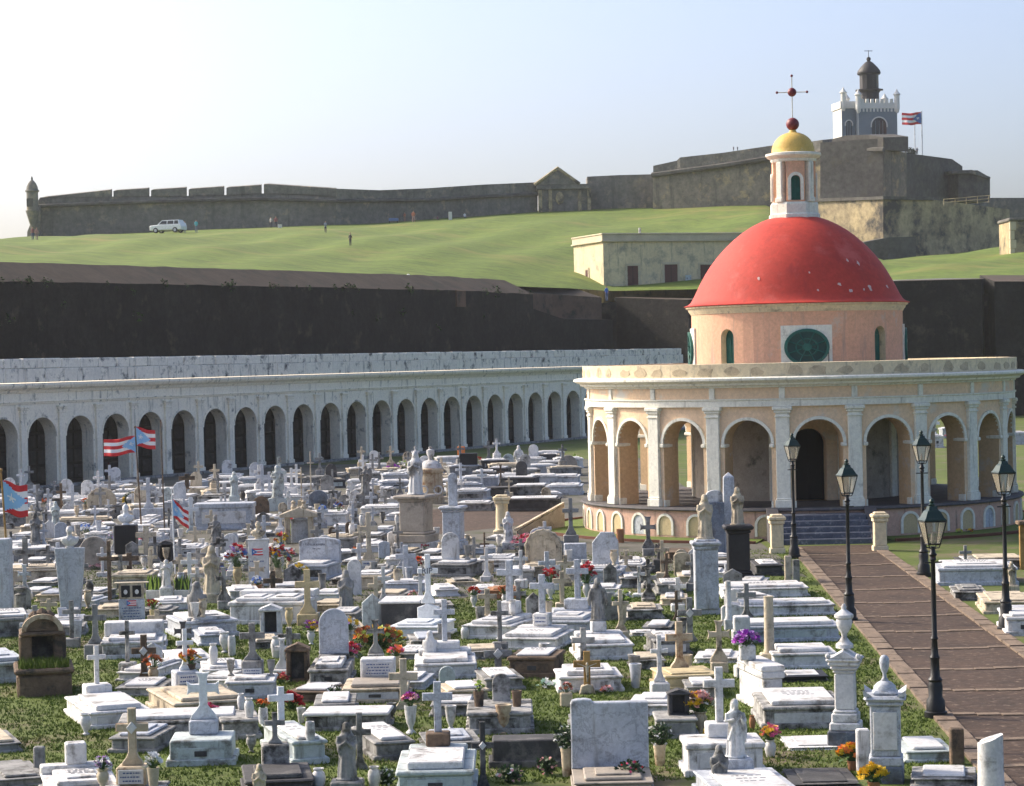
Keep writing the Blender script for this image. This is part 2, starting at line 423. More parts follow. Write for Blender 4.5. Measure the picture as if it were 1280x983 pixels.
# plinth with its ring of grave niches
MB().ring([(4.5, -.3), (7.80, -.3), (7.80, .95), (4.5, .95)], 120).build('plinth', 'plinth', chapel, 30)
MB().ring([(3.6, .951), (7.90, .951), (7.93, .99), (7.90, 1.05), (3.6, 1.05)], 120).build('portico_floor', 'floorgrey', chapel, 30)
nf = arch_band(MB(), .27, .085, .12, .5, .27, -.05, .03, cyl(7.80)).mesh('niche_frame', 'chwhite')
def panel(a, z0, zs, rise, d0, d1, Rw, m, name):
    ar = arch_poly(2 * a, zs + rise - z0, 10, rise)
    mp = cyl(Rw); v = [mp(p[0], d0, p[1] + z0) for p in ar] + [mp(p[0], d1, p[1] + z0) for p in ar]
    n = len(ar)
    return MB().add(v, [tuple(range(n)), tuple(range(n, 2 * n))] + [(i, (i + 1) % n, n + (i + 1) % n, n + i) for i in range(n)]).mesh(name, m)
npn = panel(.27, .12, .5, .27, -.012, .03, 7.80, 'nichepanel', 'niche_panel')
npb = panel(.27, .12, .5, .27, -.012, .03, 7.80, 'marble', 'niche_panel')
for k in range(40):
    an = 4.5 + 9 * k
    if an in (4.5, 355.5): continue
    link('niche_frame', nf, chapel, rz=R(an))
    link('niche_panel', npb if k in (5, 34, 20) else npn, chapel, rz=R(an))
# arcade
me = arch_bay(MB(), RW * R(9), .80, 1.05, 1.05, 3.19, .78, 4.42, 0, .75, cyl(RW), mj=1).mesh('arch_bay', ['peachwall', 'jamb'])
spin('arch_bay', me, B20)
me = arch_band(MB(), .80, .10, 3.19, 3.19, .78, -.06, .05, cyl(RW)).mesh('archivolt', 'chwhite')
spin('archivolt', me, B20)
for s in (-1, 1): spin('impost', MB().box(-.77, .06, s * .80 - (.05 if s > 0 else .11), s * .80 + (.11 if s > 0 else .05), 3.06, 3.18, .02, xf=T4(RW, 0, 0)).mesh('impost', 'chwhite'), B20)
pl = MB()
x0, x1 = RW - .04, RW + .11
pl.box(x0, x1, -.23, .23, 1.06, 4.20, .015).box(x0, x1 + .05, -.28, .28, 1.055, 1.32, .02).box(x0, x1 + .03, -.255, .255, 1.32, 1.38, .02)
pl.box(x0, x1 + .04, -.26, .26, 4.06, 4.11, .01).box(x0, x1 + .05, -.28, .28, 4.2, 4.28, .02).box(x0, x1 + .09, -.33, .33, 4.28, 4.415, .03)
spin('pilaster', pl.mesh('pilaster', 'chwhite'), P20)
for s in (-1, 1): spin('jamb_base', MB().box(RW - .76, RW - .02, s * .80 - .03, s * .80 + .03, 1.052, 1.28, .01).mesh('jamb_base', 'chwhite'), B20)
# entablature, cornice, parapet
MB().ring([(6.7, 4.421), (RW + .12, 4.421), (RW + .12, 4.62), (RW + .16, 4.64), (RW + .16, 4.68), (6.7, 4.68)], 120).build('architrave', 'chwhite', chapel, 30)
MB().ring([(6.7, 4.681), (RW + .06, 4.681), (RW + .06, 5.05), (6.7, 5.05)], 120).build('frieze', 'peachwall', chapel, 30)
tg = MB().box(RW + .02, RW + .11, -.11, .11, 4.683, 5.02, .015).box(RW + .02, RW + .10, -1.0, 1.0, 4.99, 5.045, .01)
spin('frieze_block', MB().box(RW + .02, RW + .11, -.10, .10, 4.683, 5.045, .015).mesh('frieze_block', 'chwhite'), P20)
MB().ring([(6.7, 5.052), (RW + .14, 5.052), (RW + .16, 5.10), (RW + .30, 5.14), (RW + .32, 5.20), (RW + .46, 5.26), (RW + .54, 5.30), (RW + .54, 5.37), (RW + .40, 5.41), (6.7, 5.42)], 120).build('cornice', 'chwhite', chapel, 30)
MB().ring([(RW - .05, 5.36), (RW + .20, 5.36), (RW + .20, 5.85), (RW - .05, 5.86)], 120).build('parapet', 'chcream', chapel, 30)
for k in range(52):
    n = 9; w, h = random.uniform(.18, .33), random.uniform(.14, .19)
    v = [((RW + .207), w * math.cos(2 * PI * i / n) * random.uniform(.62, 1.3), max(5.455, 5.57 + h * math.sin(2 * PI * i / n) * random.uniform(.6, 1.35))) for i in range(n)]
    MB().add(v + [(RW + .15, y, z) for (_, y, z) in v], [tuple(range(n))] + [(i, (i + 1) % n, n + (i + 1) % n, n + i) for i in range(n)]).build('infill_patch', 'patch', chapel, rz=R(k * 360 / 52 + random.uniform(-1.5, 1.5)))
MB().ring([(3.6, 5.05), (RW, 5.05), (RW, 5.40), (3.6, 5.44)], 80).build('roof_deck', 'floorgrey', chapel)
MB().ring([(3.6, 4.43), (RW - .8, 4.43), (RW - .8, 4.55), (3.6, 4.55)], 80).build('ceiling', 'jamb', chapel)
# inner round wall with its doorway
RD = 3.78
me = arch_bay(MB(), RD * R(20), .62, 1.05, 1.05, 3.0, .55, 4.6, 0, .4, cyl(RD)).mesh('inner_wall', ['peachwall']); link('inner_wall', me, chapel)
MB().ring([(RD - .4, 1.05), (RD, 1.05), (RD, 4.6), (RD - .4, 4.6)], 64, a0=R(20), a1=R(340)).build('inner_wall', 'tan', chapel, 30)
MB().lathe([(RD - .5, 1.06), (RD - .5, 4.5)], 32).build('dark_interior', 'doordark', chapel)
for k in range(10): MB().box(RD - .02, RD + .10, -.18, .18, 1.055, 4.42, .02).build('inner_pilaster', 'chwhite', chapel, rz=R(18 + 36 * k))
# drum: four arched recesses, four oval lights
me = arch_bay(MB(), RD * R(22.5), .30, 5.2, 5.46, 6.75, .30, 7.6, 0, .38, cyl(RD), mj=1).mesh('drum_bay', ['peach', 'chcream'])
spin('drum_bay', me, (45, 135, 225, 315))
MB().ring([(RD - .3, 5.2), (RD, 5.2), (RD, 7.6), (RD - .3, 7.6)], 12, a0=R(-22.5), a1=R(22.5)).build('drum_bay', 'peach', chapel, 30)
for k in (1, 2, 3): MB().ring([(RD - .3, 5.2), (RD, 5.2), (RD, 7.6), (RD - .3, 7.6)], 12, a0=R(-22.5), a1=R(22.5)).build('drum_bay', 'peach', chapel, 30, rz=R(90 * k))
sh = MB().box(RD - .36, RD - .28, -.30, .30, 5.46, 7.08)
for s in (-.15, .15): sh.box(RD - .28, RD - .25, s - .12, s + .12, 5.52, 6.75, .01)
me = sh.mesh('window_shutter', 'teal')
spin('window_shutter', me, (45, 135, 225, 315))
def curved_plate(Rw, hw, z0, z1, d0, d1, n=6):
    mp = cyl(Rw); m = MB()
    for i in range(n):
        u0, u1 = -hw + 2 * hw * i / n, -hw + 2 * hw * (i + 1) / n
        v = [mp(u, d, z) for u in (u0, u1) for d in (d0, d1) for z in (z0, z1)]
        m.add(v, [(0, 1, 5, 4), (2, 3, 7, 6), (1, 3, 7, 5), (0, 2, 6, 4)] + ([(0, 1, 3, 2)] if i == 0 else []) + ([(4, 5, 7, 6)] if i == n - 1 else []))
    return m
pp = curved_plate(RD, .88, 5.5, 7.12, -.06, .02).mesh('oval_window_panel', 'chwhite')
ov = MB(); mp = cyl(RD); n = 36
def oring(rx0, rx1, ry0, ry1, d0, d1):
    v = []
    for i in range(n):
        a_ = 2 * PI * i / n
        for (rx, ry, d) in ((rx0, ry0, d1), (rx0, ry0, d0), (rx1, ry1, d0), (rx1, ry1, d1)): v.append(mp(rx * math.cos(a_), d, 6.36 + ry * math.sin(a_)))
    f = [(i * 4 + j, i * 4 + (j + 1) % 4, ((i + 1) % n) * 4 + (j + 1) % 4, ((i + 1) % n) * 4 + j) for i in range(n) for j in range(4)]
    ov.add(v, f)
oring(.66, .76, .54, .64, -.15, -.03); oring(.34, .39, .27, .31, -.14, -.03)
for k in range(8):
    a_ = 2 * PI * (k + .5) / 8
    p0, p1 = (.14 * math.cos(a_), .11 * math.sin(a_)), (.68 * math.cos(a_), .56 * math.sin(a_))
    ov.tube([mp(p0[0], -.135, 6.36 + p0[1]), mp((p0[0] + p1[0]) / 2, -.135, 6.36 + (p0[1] + p1[1]) / 2), mp(p1[0], -.135, 6.36 + p1[1])], .022, 5)
oring(.0, .16, .0, .13, -.145, -.03)
ovm = ov.mesh('oval_grille', 'teal')
gl = MB(); v = [mp(.68 * math.cos(2 * PI * i / n), -.10, 6.36 + .56 * math.sin(2 * PI * i / n)) for i in range(n)] + [mp(0, -.115, 6.36)]
flat('oldglass', (.012, .055, .05), .7)
glm = gl.add(v, [(i, (i + 1) % n, n) for i in range(n)]).mesh('oval_glass', 'oldglass')
for k in range(4):
    w_ = link('oval_window', pp, chapel, rz=R(90 * k)); link('grille', ovm, w_); link('glass', glm, w_)
MB().tube([mp(.74, -.09, 5.42), mp(.74, -.09, 6.3)], .015, 5).build('drain_pipe', 'iron', chapel)
MB().ring([(RD - .3, 7.601), (RD + .02, 7.601), (RD + .05, 7.66), (RD + .10, 7.72), (RD + .12, 7.79), (RD + .20, 7.83), (RD + .20, 7.88), (RD - .3, 7.90)], 96).build('drum_cornice', 'chcream', chapel, 30)
DP = [(3.80, 8.04), (3.69, 8.22), (3.56, 8.48), (3.42, 8.76), (3.25, 9.06), (3.05, 9.36), (2.82, 9.66), (2.55, 9.96), (2.24, 10.25), (1.90, 10.52), (1.55, 10.74), (1.20, 10.91), (.90, 11.02), (.5, 11.1)]
prof = [(RD + .25, 7.885), (RD + .27, 7.91), (RD + .12, 7.96)] + DP
dm = MB().lathe([(3.0, 7.885)] + prof, 96)
dome = dm.build('dome', 'dome', chapel, 40)
def dome_pt(th, t, lift):
    k = min(max(math.degrees(t) / 80 * 12, 0), 11.99); i_ = int(k); (r0, z0_), (r1, z1_) = DP[i_], DP[i_ + 1]
    f_ = k - i_; r, z = r0 + (r1 - r0) * f_, z0_ + (z1_ - z0_) * f_
    nrm = Vector((z1_ - z0_, r0 - r1)).normalized()
    return ((r + lift * nrm.x) * math.cos(th), (r + lift * nrm.x) * math.sin(th), z + lift * nrm.y)
for (th, t, s) in ((25, 14, .10), (31, 8, .09), (45, 10, .13), (40, 9, .07), (36, 33, .08), (44, 31, .09), (-22, 20, .07), (8, 24, .05), (62, 12, .1), (12, 9, .05)):
    n = 8; m = MB(); v = []; s *= .8
    for i in range(n):
        rr = s * random.uniform(.45, 1.25); a_ = 2 * PI * i / n
        v.append(dome_pt(R(th - 5) + rr * math.cos(a_) / 3.5, R(t) + rr * 1.5 * math.sin(a_) / 3.2, .022))
    m.add(v + [dome_pt(R(th - 5), R(t), .022)], [(i, (i + 1) % n, n) for i in range(n)]).build('paint_peel', 'peel', dome)
# lantern
ZL = 11.07
MB().lathe([(.96, ZL - .12), (.96, ZL + .06), (.90, ZL + .10), (.90, ZL + .42), (.86, ZL + .50)], 8, a0=R(22.5)).build('lantern_base', 'chwhite', chapel)
lan = MB(); ap = .74
for k in range(8):
    if k % 2 == 0:
        pass
me = arch_bay(MB(), .33, .17, ZL + .5, ZL + .56, ZL + 1.28, .17, ZL + 1.95, 0, .2, lambda u, d, z: (ap + .02 - d, u, z)).mesh('lantern_wall', ['peach'])
fr_ = arch_band(MB(), .17, .11, ZL + .56, ZL + 1.28, .17, -.06, .03, lambda u, d, z: (ap + .02 - d, u, z)).mesh('lantern_arch_frame', 'chwhite')
gw = MB().box(ap - .17, ap - .12, -.2, .2, ZL + .5, ZL + 1.5).box(ap - .12, ap - .10, -.012, .012, ZL + .56, ZL + 1.44)
gw = gw.mesh('lantern_window', 'teal')
lp = MB().box(ap - .22, ap + .10, -.13, .13, ZL + .5, ZL + 1.95, .03).box(ap - .22, ap + .14, -.16, .16, ZL + .5, ZL + .66, .02).mesh('lantern_pier', 'chwhite')
for k in range(4):
    link('lantern_wall', me, chapel, rz=R(90 * k)); link('lantern_arch_frame', fr_, chapel, rz=R(90 * k)); link('lantern_window', gw, chapel, rz=R(90 * k))
    link('lantern_pier', lp, chapel, rz=R(45 + 90 * k))
MB().lathe([(.80, ZL + 1.951), (.83, ZL + 2.0), (.83, ZL + 2.06), (.92, ZL + 2.10), (1.0, ZL + 2.18), (1.0, ZL + 2.26), (.84, ZL + 2.29)], 32).build('lantern_cornice', 'chwhite', chapel, 30)
MB().lathe([(.80, ZL + 2.28)] + [(.78 * math.cos(R(x)) ** .9, ZL + 2.30 + .74 * math.sin(R(x))) for x in (0, 12, 25, 38, 50, 62, 74, 83)], 32).build('lantern_cap', 'lanyellow', chapel, 40)
MB().lathe([(.16, ZL + 3.0), (.13, ZL + 3.08), (.10, ZL + 3.13)], 16).build('finial_neck', 'lanyellow', chapel, 40)
MB().ball((0, 0, ZL + 3.33), .235, 16).build('finial_ball', 'redball', chapel, 60)
cr = MB().tube([(0, 0, ZL + 3.5), (0, 0, ZL + 5.05)], .022, 6).tube([(0, -.52, ZL + 4.48), (0, .52, ZL + 4.48)], .018, 6)
cx = cr.build('iron_cross', 'chwhite', chapel)
MB().ball((0, 0, ZL + 4.48), .16, 12).build('cross_ball', 'redball', cx, 60)
for p in ((0, -.54, ZL + 4.48), (0, .54, ZL + 4.48), (0, 0, ZL + 5.07)): MB().ball(p, .05, 8).build('cross_tip', 'redball', cx, 60)
# steps to the doorway
n = 6
stp = []
for i in range(n):
    z1 = 1.049 - i * .175
    stp.append(MB().box(7.5, 7.93 + .31 * (i + 1), -1.36 - .03 * i, 1.36 + .03 * i, -.05, z1 - .175 + .172, .02).build('step', 'step', chapel) if i else MB().box(7.5, 8.2, -1.36, 1.36, -.05, .872, .02).build('step', 'step', chapel))
for s in (-1, 1):
    y0, y1 = (1.42, 1.80) if s > 0 else (-1.80, -1.42)
    MB().add([(7.7, y0, 1.08), (9.95, y0, .10), (9.95, y0, -.1), (7.7, y0, -.1), (7.7, y1, 1.08), (9.95, y1, .10), (9.95, y1, -.1), (7.7, y1, -.1)], [(0, 1, 2, 3), (7, 6, 5, 4), (0, 4, 5, 1), (1, 5, 6, 2), (3, 2, 6, 7), (0, 3, 7, 4)]).build('stair_cheek', 'floorgrey', chapel)
# grass ring and red kerb at its foot
MB().ring([(7.7, .02), (9.3, .02), (9.3, .03), (7.7, .06)], 96, a0=R(14), a1=R(346)).build('lawn_ring', 'lawn', chapel)
MB().ring([(9.3, -.02), (9.45, -.02), (9.45, .09), (9.3, .09)], 96, a0=R(14), a1=R(346)).build('kerb_ring', 'kerbred', chapel)

# ------------------------------------------------------------------ the white arcade of tombs
WD = Vector((.447, .894, 0)).normalized()
wrz = math.atan2(WD.y, WD.x)
W0 = atd(28, 612, 127.5); W0.z = 0
def line_px(P, px):
    r = ray(px, 480); k = r.x / r.y     # X = k * Y
    t = (k * P.y - P.x) / (WD.x - k * WD.y)
    return P + WD * t
WC = line_px(W0, 51)
arcade = thing('tomb_arcade', 'long white arcade of burial galleries below the dark rampart', 'arcade', WC, wrz)
ident = lambda u, d, z: (u, d, z)
HB = 3.25 / 2
bay = arch_bay(MB(), HB, 1.20, -.2, -.2, 2.62, 1.04, 4.36, 0, .74, ident, n=18).mesh('arch_bay', 'colwhite')
avm = arch_band(MB(), 1.20, .11, 2.62, 2.62, 1.04, -.05, .03, ident).mesh('archivolt', 'colwhite')
pm = MB().box(-.24, .24, -.13, .02, -.2, 4.05, .02).box(-.32, .32, -.17, .02, -.2, .35, .02).box(-.31, .31, -.16, .02, 3.86, 3.92, .015).box(-.33, .33, -.18, .02, 4.05, 4.13, .02).box(-.38, .38, -.22, .02, 4.13, 4.27, .03).mesh('pilaster', 'colwhite')
p1 = [MB().box(-HB / 2 + .012, HB / 2 - .012, -.30, .15, 5.49, 6.20, .03).mesh('parapet_panel', 'colparapet')]
p2 = [MB().box(-HB / 2 + .008, HB / 2 - .008, -.16, .25, 6.201, 6.72, .05).mesh('parapet_cap', 'colparapet')]
nb0, nb1 = -4, 26
for k in range(nb0, nb1 + 1):
    x = 3.25 * k
    link('arch_bay', bay, arcade, (x, 0, 0)); link('archivolt', avm, arcade, (x, 0, 0)); link('pilaster', pm, arcade, (x + HB, 0, 0))
    for s in (-.5, .5):
        link('parapet_panel', p1[0], arcade, (x + s * HB, random.uniform(-.015, .015), 0)); link('parapet_cap', p2[0], arcade, (x + s * HB, random.uniform(-.02, .02), random.uniform(-.01, .015)))
xa, xb = 3.25 * nb0 - HB, 3.25 * nb1 + HB
MB().box(xa, xb, -.06, .85, 4.365, 4.95, .02).build('frieze', 'colwhite', arcade)
MB().box(xa, xb, -.12, .4, 4.45, 4.53, .02).build('string_course', 'colwhite', arcade)
MB().add([(xa, y, z) for (y, z) in ((.8, 4.951), (-.12, 4.951), (-.2, 5.08), (-.42, 5.2), (-.5, 5.34), (-.48, 5.44), (.8, 5.48))] + [(xb, y, z) for (y, z) in ((.8, 4.951), (-.12, 4.951), (-.2, 5.08), (-.42, 5.2), (-.5, 5.34), (-.48, 5.44), (.8, 5.48))], [(i, (i + 1) % 7, 7 + (i + 1) % 7, 7 + i) for i in range(7)] + [tuple(range(7)), tuple(range(7, 14))]).build('cornice', 'colwhite', arcade)
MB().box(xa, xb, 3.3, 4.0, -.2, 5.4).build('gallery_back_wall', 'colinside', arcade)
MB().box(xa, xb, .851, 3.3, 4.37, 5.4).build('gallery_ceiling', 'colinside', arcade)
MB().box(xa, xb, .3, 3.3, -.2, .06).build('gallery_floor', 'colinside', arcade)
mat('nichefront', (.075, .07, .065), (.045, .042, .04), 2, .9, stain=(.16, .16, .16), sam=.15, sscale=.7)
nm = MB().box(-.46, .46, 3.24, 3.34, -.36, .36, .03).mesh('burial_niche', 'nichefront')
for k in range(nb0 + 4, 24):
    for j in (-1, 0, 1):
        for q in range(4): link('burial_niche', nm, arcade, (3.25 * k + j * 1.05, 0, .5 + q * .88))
MB().box(xa, xb, -.7, -.2, -.1, .14, .04).build('arcade_step', 'grey', arcade)

# ------------------------------------------------------------------ rampart behind it
def fwall(name, pts, back, m, parent, zbot=None, lift=0.0, topm=None, split=None):
    """pts: (px, ytop, ybase, depth); a wall with a front face, a top reaching `back` metres further and closed ends"""
    mb = MB(); P = []
    for (px, yt, yb, D) in pts:
        t = atd(px, yt, D); b_ = atd(px, yb, D) if zbot is None else Vector((t.x, t.y, zbot))
        P.append((b_, t))
    n = len(P); v = []
    for (b_, t) in P:
        # backwards is away along the mean normal
        d = Vector((P[-1][0].x - P[0][0].x, P[-1][0].y - P[0][0].y, 0)).normalized(); nr = Vector((-d.y, d.x, 0)); nr = nr if nr.y > 0 else -nr
        v += [b_, t, t + nr * back + Vector((0, 0, lift)), Vector((b_.x, b_.y, b_.z)) + nr * back]
    fs = []
    for i in range(n - 1):
        for j in range(4): fs.append((i * 4 + j, i * 4 + (j + 1) % 4, i * 4 + 4 + (j + 1) % 4, i * 4 + 4 + j))
    mi = [0] * len(fs)
    mb.add(v, fs)
    mb.m = [1 if (topm and k % 4 == 1) else 0 for k in range(len(fs))]
    mb.add(v, []) if 0 else None
    e = (n - 1) * 4
    o = len(mb.v)
    mb.f += [(0, 1, 2, 3), (e, e + 1, e + 2, e + 3)]; mb.m += [0, 0]
    return mb.build(name, [m, topm] if topm else m, parent)
def Dw(px): return 146.5 * 2190 / (2190 - px)
rampart = thing('rampart', 'high blackened stone rampart wall behind the white arcade', 'wall', atd(300, 440, Dw(300)).xy.to_3d())
rampart.location = (0, 0, 0)
def jag(pts, n, amp, rg=random.Random(31)):
    out = []
    for (p_, q_) in zip(pts, pts[1:]):
        for k in range(n): t_ = k / n; out.append((p_[0] + (q_[0] - p_[0]) * t_, p_[1] + (q_[1] - p_[1]) * t_ + rg.uniform(-amp, amp)))
    return out + [pts[-1]]
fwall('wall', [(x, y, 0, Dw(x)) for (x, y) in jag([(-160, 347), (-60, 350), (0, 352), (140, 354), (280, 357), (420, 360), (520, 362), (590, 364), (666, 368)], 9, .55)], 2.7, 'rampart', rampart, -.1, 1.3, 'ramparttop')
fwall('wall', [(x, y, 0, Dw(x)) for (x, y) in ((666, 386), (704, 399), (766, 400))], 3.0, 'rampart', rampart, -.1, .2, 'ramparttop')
fwall('inner_wall', [(x, y, 0, D) for (x, y, D) in ((655, 366, 215), (690, 368, 221), (752, 372, 226))], 3.0, 'brickwall', rampart, 8.0, 1.0, 'ramparttop')
fwall('parapet_block', [(x, y, 0, Dw(x) - .3) for (x, y) in ((571, 363), (582, 363.5))], 1.5, 'brickwall', rampart, 10.4, .2)
fwall('wall', [(x, y, 0, D) for (x, y, D) in ((746, 380, 231), (770, 376.5, 231))], .6, 'rampart', rampart, -.1)
fwall('wall', [(x, y, 0, D) for (x, y, D) in ((735, 402, 238), (800, 402, 236))], 1.0, 'rampart', rampart, -.1)
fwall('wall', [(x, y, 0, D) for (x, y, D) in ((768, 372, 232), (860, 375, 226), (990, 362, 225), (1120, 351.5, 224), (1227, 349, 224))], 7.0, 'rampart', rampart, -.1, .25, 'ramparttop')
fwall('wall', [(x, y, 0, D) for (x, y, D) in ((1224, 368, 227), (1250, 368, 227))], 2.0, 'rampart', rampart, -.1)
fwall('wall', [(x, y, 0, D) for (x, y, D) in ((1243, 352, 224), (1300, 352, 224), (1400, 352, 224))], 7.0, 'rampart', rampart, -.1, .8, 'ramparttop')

# ------------------------------------------------------------------ the sloping field
def lerp(tab, x):
    for (p, q) in zip(tab, tab[1:]):
        if x <= q[0]:
            t = max(0.0, (x - p[0]) / (q[0] - p[0])); return [p[i] + (q[i] - p[i]) * t for i in range(1, len(p))]
    return list(tab[-1][1:])
FRONT = [(-260, 322, 150), (0, 332.5, 151), (150, 338, 162), (300, 345, 175), (420, 348, 187), (500, 351, 196), (640, 358, 214), (720, 361, 226), (760, 364, 235), (860, 362, 233), (1000, 355, 232), (1120, 350, 231), (1180, 348, 231), (1226, 348, 231), (1500, 352, 231)]
BACK = [(-260, 303, 366), (0, 299, 366), (44, 298, 366), (130, 293, 366), (330, 284, 366), (420, 280.5, 366), (480, 278, 373), (600, 269, 387), (672, 263.5, 394), (735, 260.5, 394), (817, 260, 391), (958, 252, 391), (1035, 290, 362), (1102, 325, 341), (1190, 318, 350), (1262, 306, 365), (1500, 300, 370)]
fld = MB(); nx, ny = 120, 40
for i in range(nx + 1):
    px = -260 + 1760 * i / nx
    yf, df = lerp(FRONT, px); yb, db = lerp(BACK, px)
    p, q = atd(px, yf, df), atd(px, yb, db)
    for j in range(ny + 1):
        t = j / ny
        v = p.lerp(q, t); v.z += .5 * math.sin(PI * t) * (.6 + .4 * math.sin(px * .006 + 1)) + .28 * math.sin(px * .021 + t * 9) * math.sin(PI * t) + .22 * math.sin(px * .047 - t * 17) * math.sin(PI * t)
        fld.v.append(tuple(v))
for i in range(nx):
    for j in range(ny): fld.f.append((i * (ny + 1) + j, (i + 1) * (ny + 1) + j, (i + 1) * (ny + 1) + j + 1, i * (ny + 1) + j + 1)); fld.m.append(0)
fld.build('grass_field', 'turf', smooth=80, kind='structure')
from mathutils.bvhtree import BVHTree
FB = BVHTree.FromPolygons([Vector(v) for v in fld.v], fld.f)
def onfield(px, py):
    r = ray(px, py); h = FB.ray_cast(Vector((0, 0, HC)), r.normalized())
    return h[0] if h[0] else atd(px, py, 330)

# ------------------------------------------------------------------ old guardhouse on the field
A_, B_ = atd(755, 359.5, 240), atd(718, 359.5, 248)
hx = Vector((-(B_ - A_).y, (B_ - A_).x, 0)); hx = (hx if hx.x > 0 else -hx).normalized()
house = thing('guardhouse', 'low cream guardhouse with dark red shutters behind the chapel', 'house', (A_.x, A_.y, A_.z - .3), math.atan2(hx.y, hx.x))
LD = (B_ - A_).xy.length
HH = atd(755, 293, 240).z - A_.z + .3
MB().box(0, 15, 0, LD, -1.2, HH - .75, .03).build('wall', 'house', house)
MB().box(-.25, 15.2, -.25, LD + .2, HH - .75, HH - .6, .04).box(-.12, 15.1, -.12, LD + .1, HH - .6, HH - .05, .03).box(-.2, 15.2, -.2, LD + .15, HH - .05, HH + .1, .04).build('cornice', 'housetrim', house)
def opening(x, w, h, z0, face):
    if face == 'f': xf = T4(x, 0, z0)
    else: xf = Matrix.Rotation(R(-90), 4, 'Z') @ T4(-x, 0, z0)
    o = MB().box(-w / 2, w / 2, -.05, .1, 0, h, .02, xf=xf).build('window' if z0 > .5 else 'door', 'shutter', house)
    s = MB()
    for k in range(5):
        s.box(-w / 2 - .22 - .1 * (k % 2), -w / 2, -.08, .05, h * k / 5, h * (k + .96) / 5, .02, xf=xf); s.box(w / 2, w / 2 + .22 + .1 * (k % 2), -.08, .05, h * k / 5, h * (k + .96) / 5, .02, xf=xf)
    s.box(-w / 2 - .25, w / 2 + .25, -.09, .05, h, h + .22, .02, xf=xf)
    s.build('stone_surround', 'housetrim', o)
    MB().box(-.02, .02, -.07, .0, .03, h - .03, 0, xf=xf).build('shutter_gap', 'doordark', o)
opening(3.0, 1.1, 2.25, .1, 'f'); opening(7.0, 1.35, 2.35, .1, 'f'); opening(10.7, 1.2, 2.3, .1, 'f'); opening(4.6, .7, 1.9, .25, 's')
MB().box(8.5, 9.1, -.1, .05, .5, 1.4, .02).build('meter_box', 'mint', house)
MB().tube([(4.6, 2, HH), (4.6, 2, HH + .7)], .12, 8).build('vent_pipe', 'white', house)

# ------------------------------------------------------------------ the fortress on the ridge
fort = thing('fortress', 'long weathered stone fortress wall with bastion along the ridge', 'fortress', (0, 0, 0))
TOPS = [(50, 247, 362), (140, 246, 362), (187, 245.5, 362), (234, 245, 362), (281, 244, 362), (328, 242, 362), (380, 243, 362), (420, 246, 362)]
fwall('curtain_wall', [(44, 258, 303, 362)] + [(px, y, lerp(BACK, px)[0] + 5, D) for (px, y, D) in TOPS], 6, 'fort', fort, None, 0)
for (x0, x1, y0, y1) in ((51, 138.6, 247, 237.5), (141.8, 185.4, 238.5, 235.5), (188.8, 232.3, 237.5, 234.6), (235.8, 279.4, 236.5, 233.5), (283, 326.2, 234.5, 231.5), (329.8, 420, 230, 236)):
    d0, d1 = lerp(TOPS, x0)[1], lerp(TOPS, x1)[1]
    pts = [(x0, y0 + .8, lerp(TOPS, x0)[0] + 1, d0)] + [(x0 + (x1 - x0) * k, y0 + (y1 - y0) * k, lerp(TOPS, x0 + (x1 - x0) * k)[0] + 1, d0 + (d1 - d0) * k) for k in (.06, .5, 1)]
    fwall('merlon', pts, 1.2, 'fort', fort, None, .2)
CW = [(420, 236, 362), (475, 238, 368), (534, 235.5, 375), (603, 231, 383), (672, 228, 389)]
fwall('curtain_wall', [(px, y, lerp(BACK, px)[0] + 5, D) for (px, y, D) in CW], 6, 'fort', fort)
fwall('curtain_wall', [(px, y, lerp(BACK, px)[0] + 5, D) for (px, y, D) in ((734, 221, 391), (775, 219, 391), (818, 218, 391))], 6, 'fort', fort)
def cordon(pts, r=.28):
    MB().tube([atd(px, y, D - .1) for (px, y, D) in pts], r, 6).build('cordon_moulding', 'fortdark', fort)
cordon([(44, 258, 361.5), (140, 254, 361.5), (234, 251, 361.5), (328, 249, 361.5), (420, 251.5, 361.5), (534, 250, 374.5), (603, 246, 382.5), (672, 243, 388.5)])
# gate with its pediment
GD = 388
def gz(y): return atd(697, y, GD).z
gx0, gx1 = atd(673, 240, GD).x, atd(736, 240, GD).x
zb, z1, z2, z3 = gz(267), gz(237), gz(231), gz(212.5)
MB().box(gx0, gx1, GD, GD + 8, zb, z1).build('gate_front', 'fort', fort)
for k in (0, .2, .78, .97): MB().box(gx0 + (gx1 - gx0) * k - .35 * 0, gx0 + (gx1 - gx0) * k + .55, GD - .4, GD + .1, zb, z1, .05).build('gate_pilaster', 'fortplaster', fort)
MB().box(gx0 - .3, gx1 + .3, GD - .6, GD + 8, z1 + .001, z2, .05).build('gate_entablature', 'fort', fort)
MB().prism([(gx0 - .4, z2 + .002), (gx0 + (gx1 - gx0) * .80, z2 + .002), (gx0 + (gx1 - gx0) * .39, z3)], GD - .6, GD + 6, .1).build('gate_pediment', 'fort', fort)
rk = [(gx0 - .6, z2), (gx0 + (gx1 - gx0) * .39, z3 + .25), (gx0 + (gx1 - gx0) * .82, z2)]
MB().tube([(p[0], GD - .7, p[1]) for p in rk], .25, 6).build('pediment_cornice', 'fortplaster', fort)
MB().ball((gx0 + (gx1 - gx0) * .42, GD - .1, (zb + z1) / 2 + .5), .8, 8, 0, (.8, .25, 1.25)).build('coat_of_arms', 'fortplaster', fort, 60)
cm = MB().lathe([(.9, 0), (.75, 2.2), (1.15, 3.8), (1.2, 4.1)], 12)
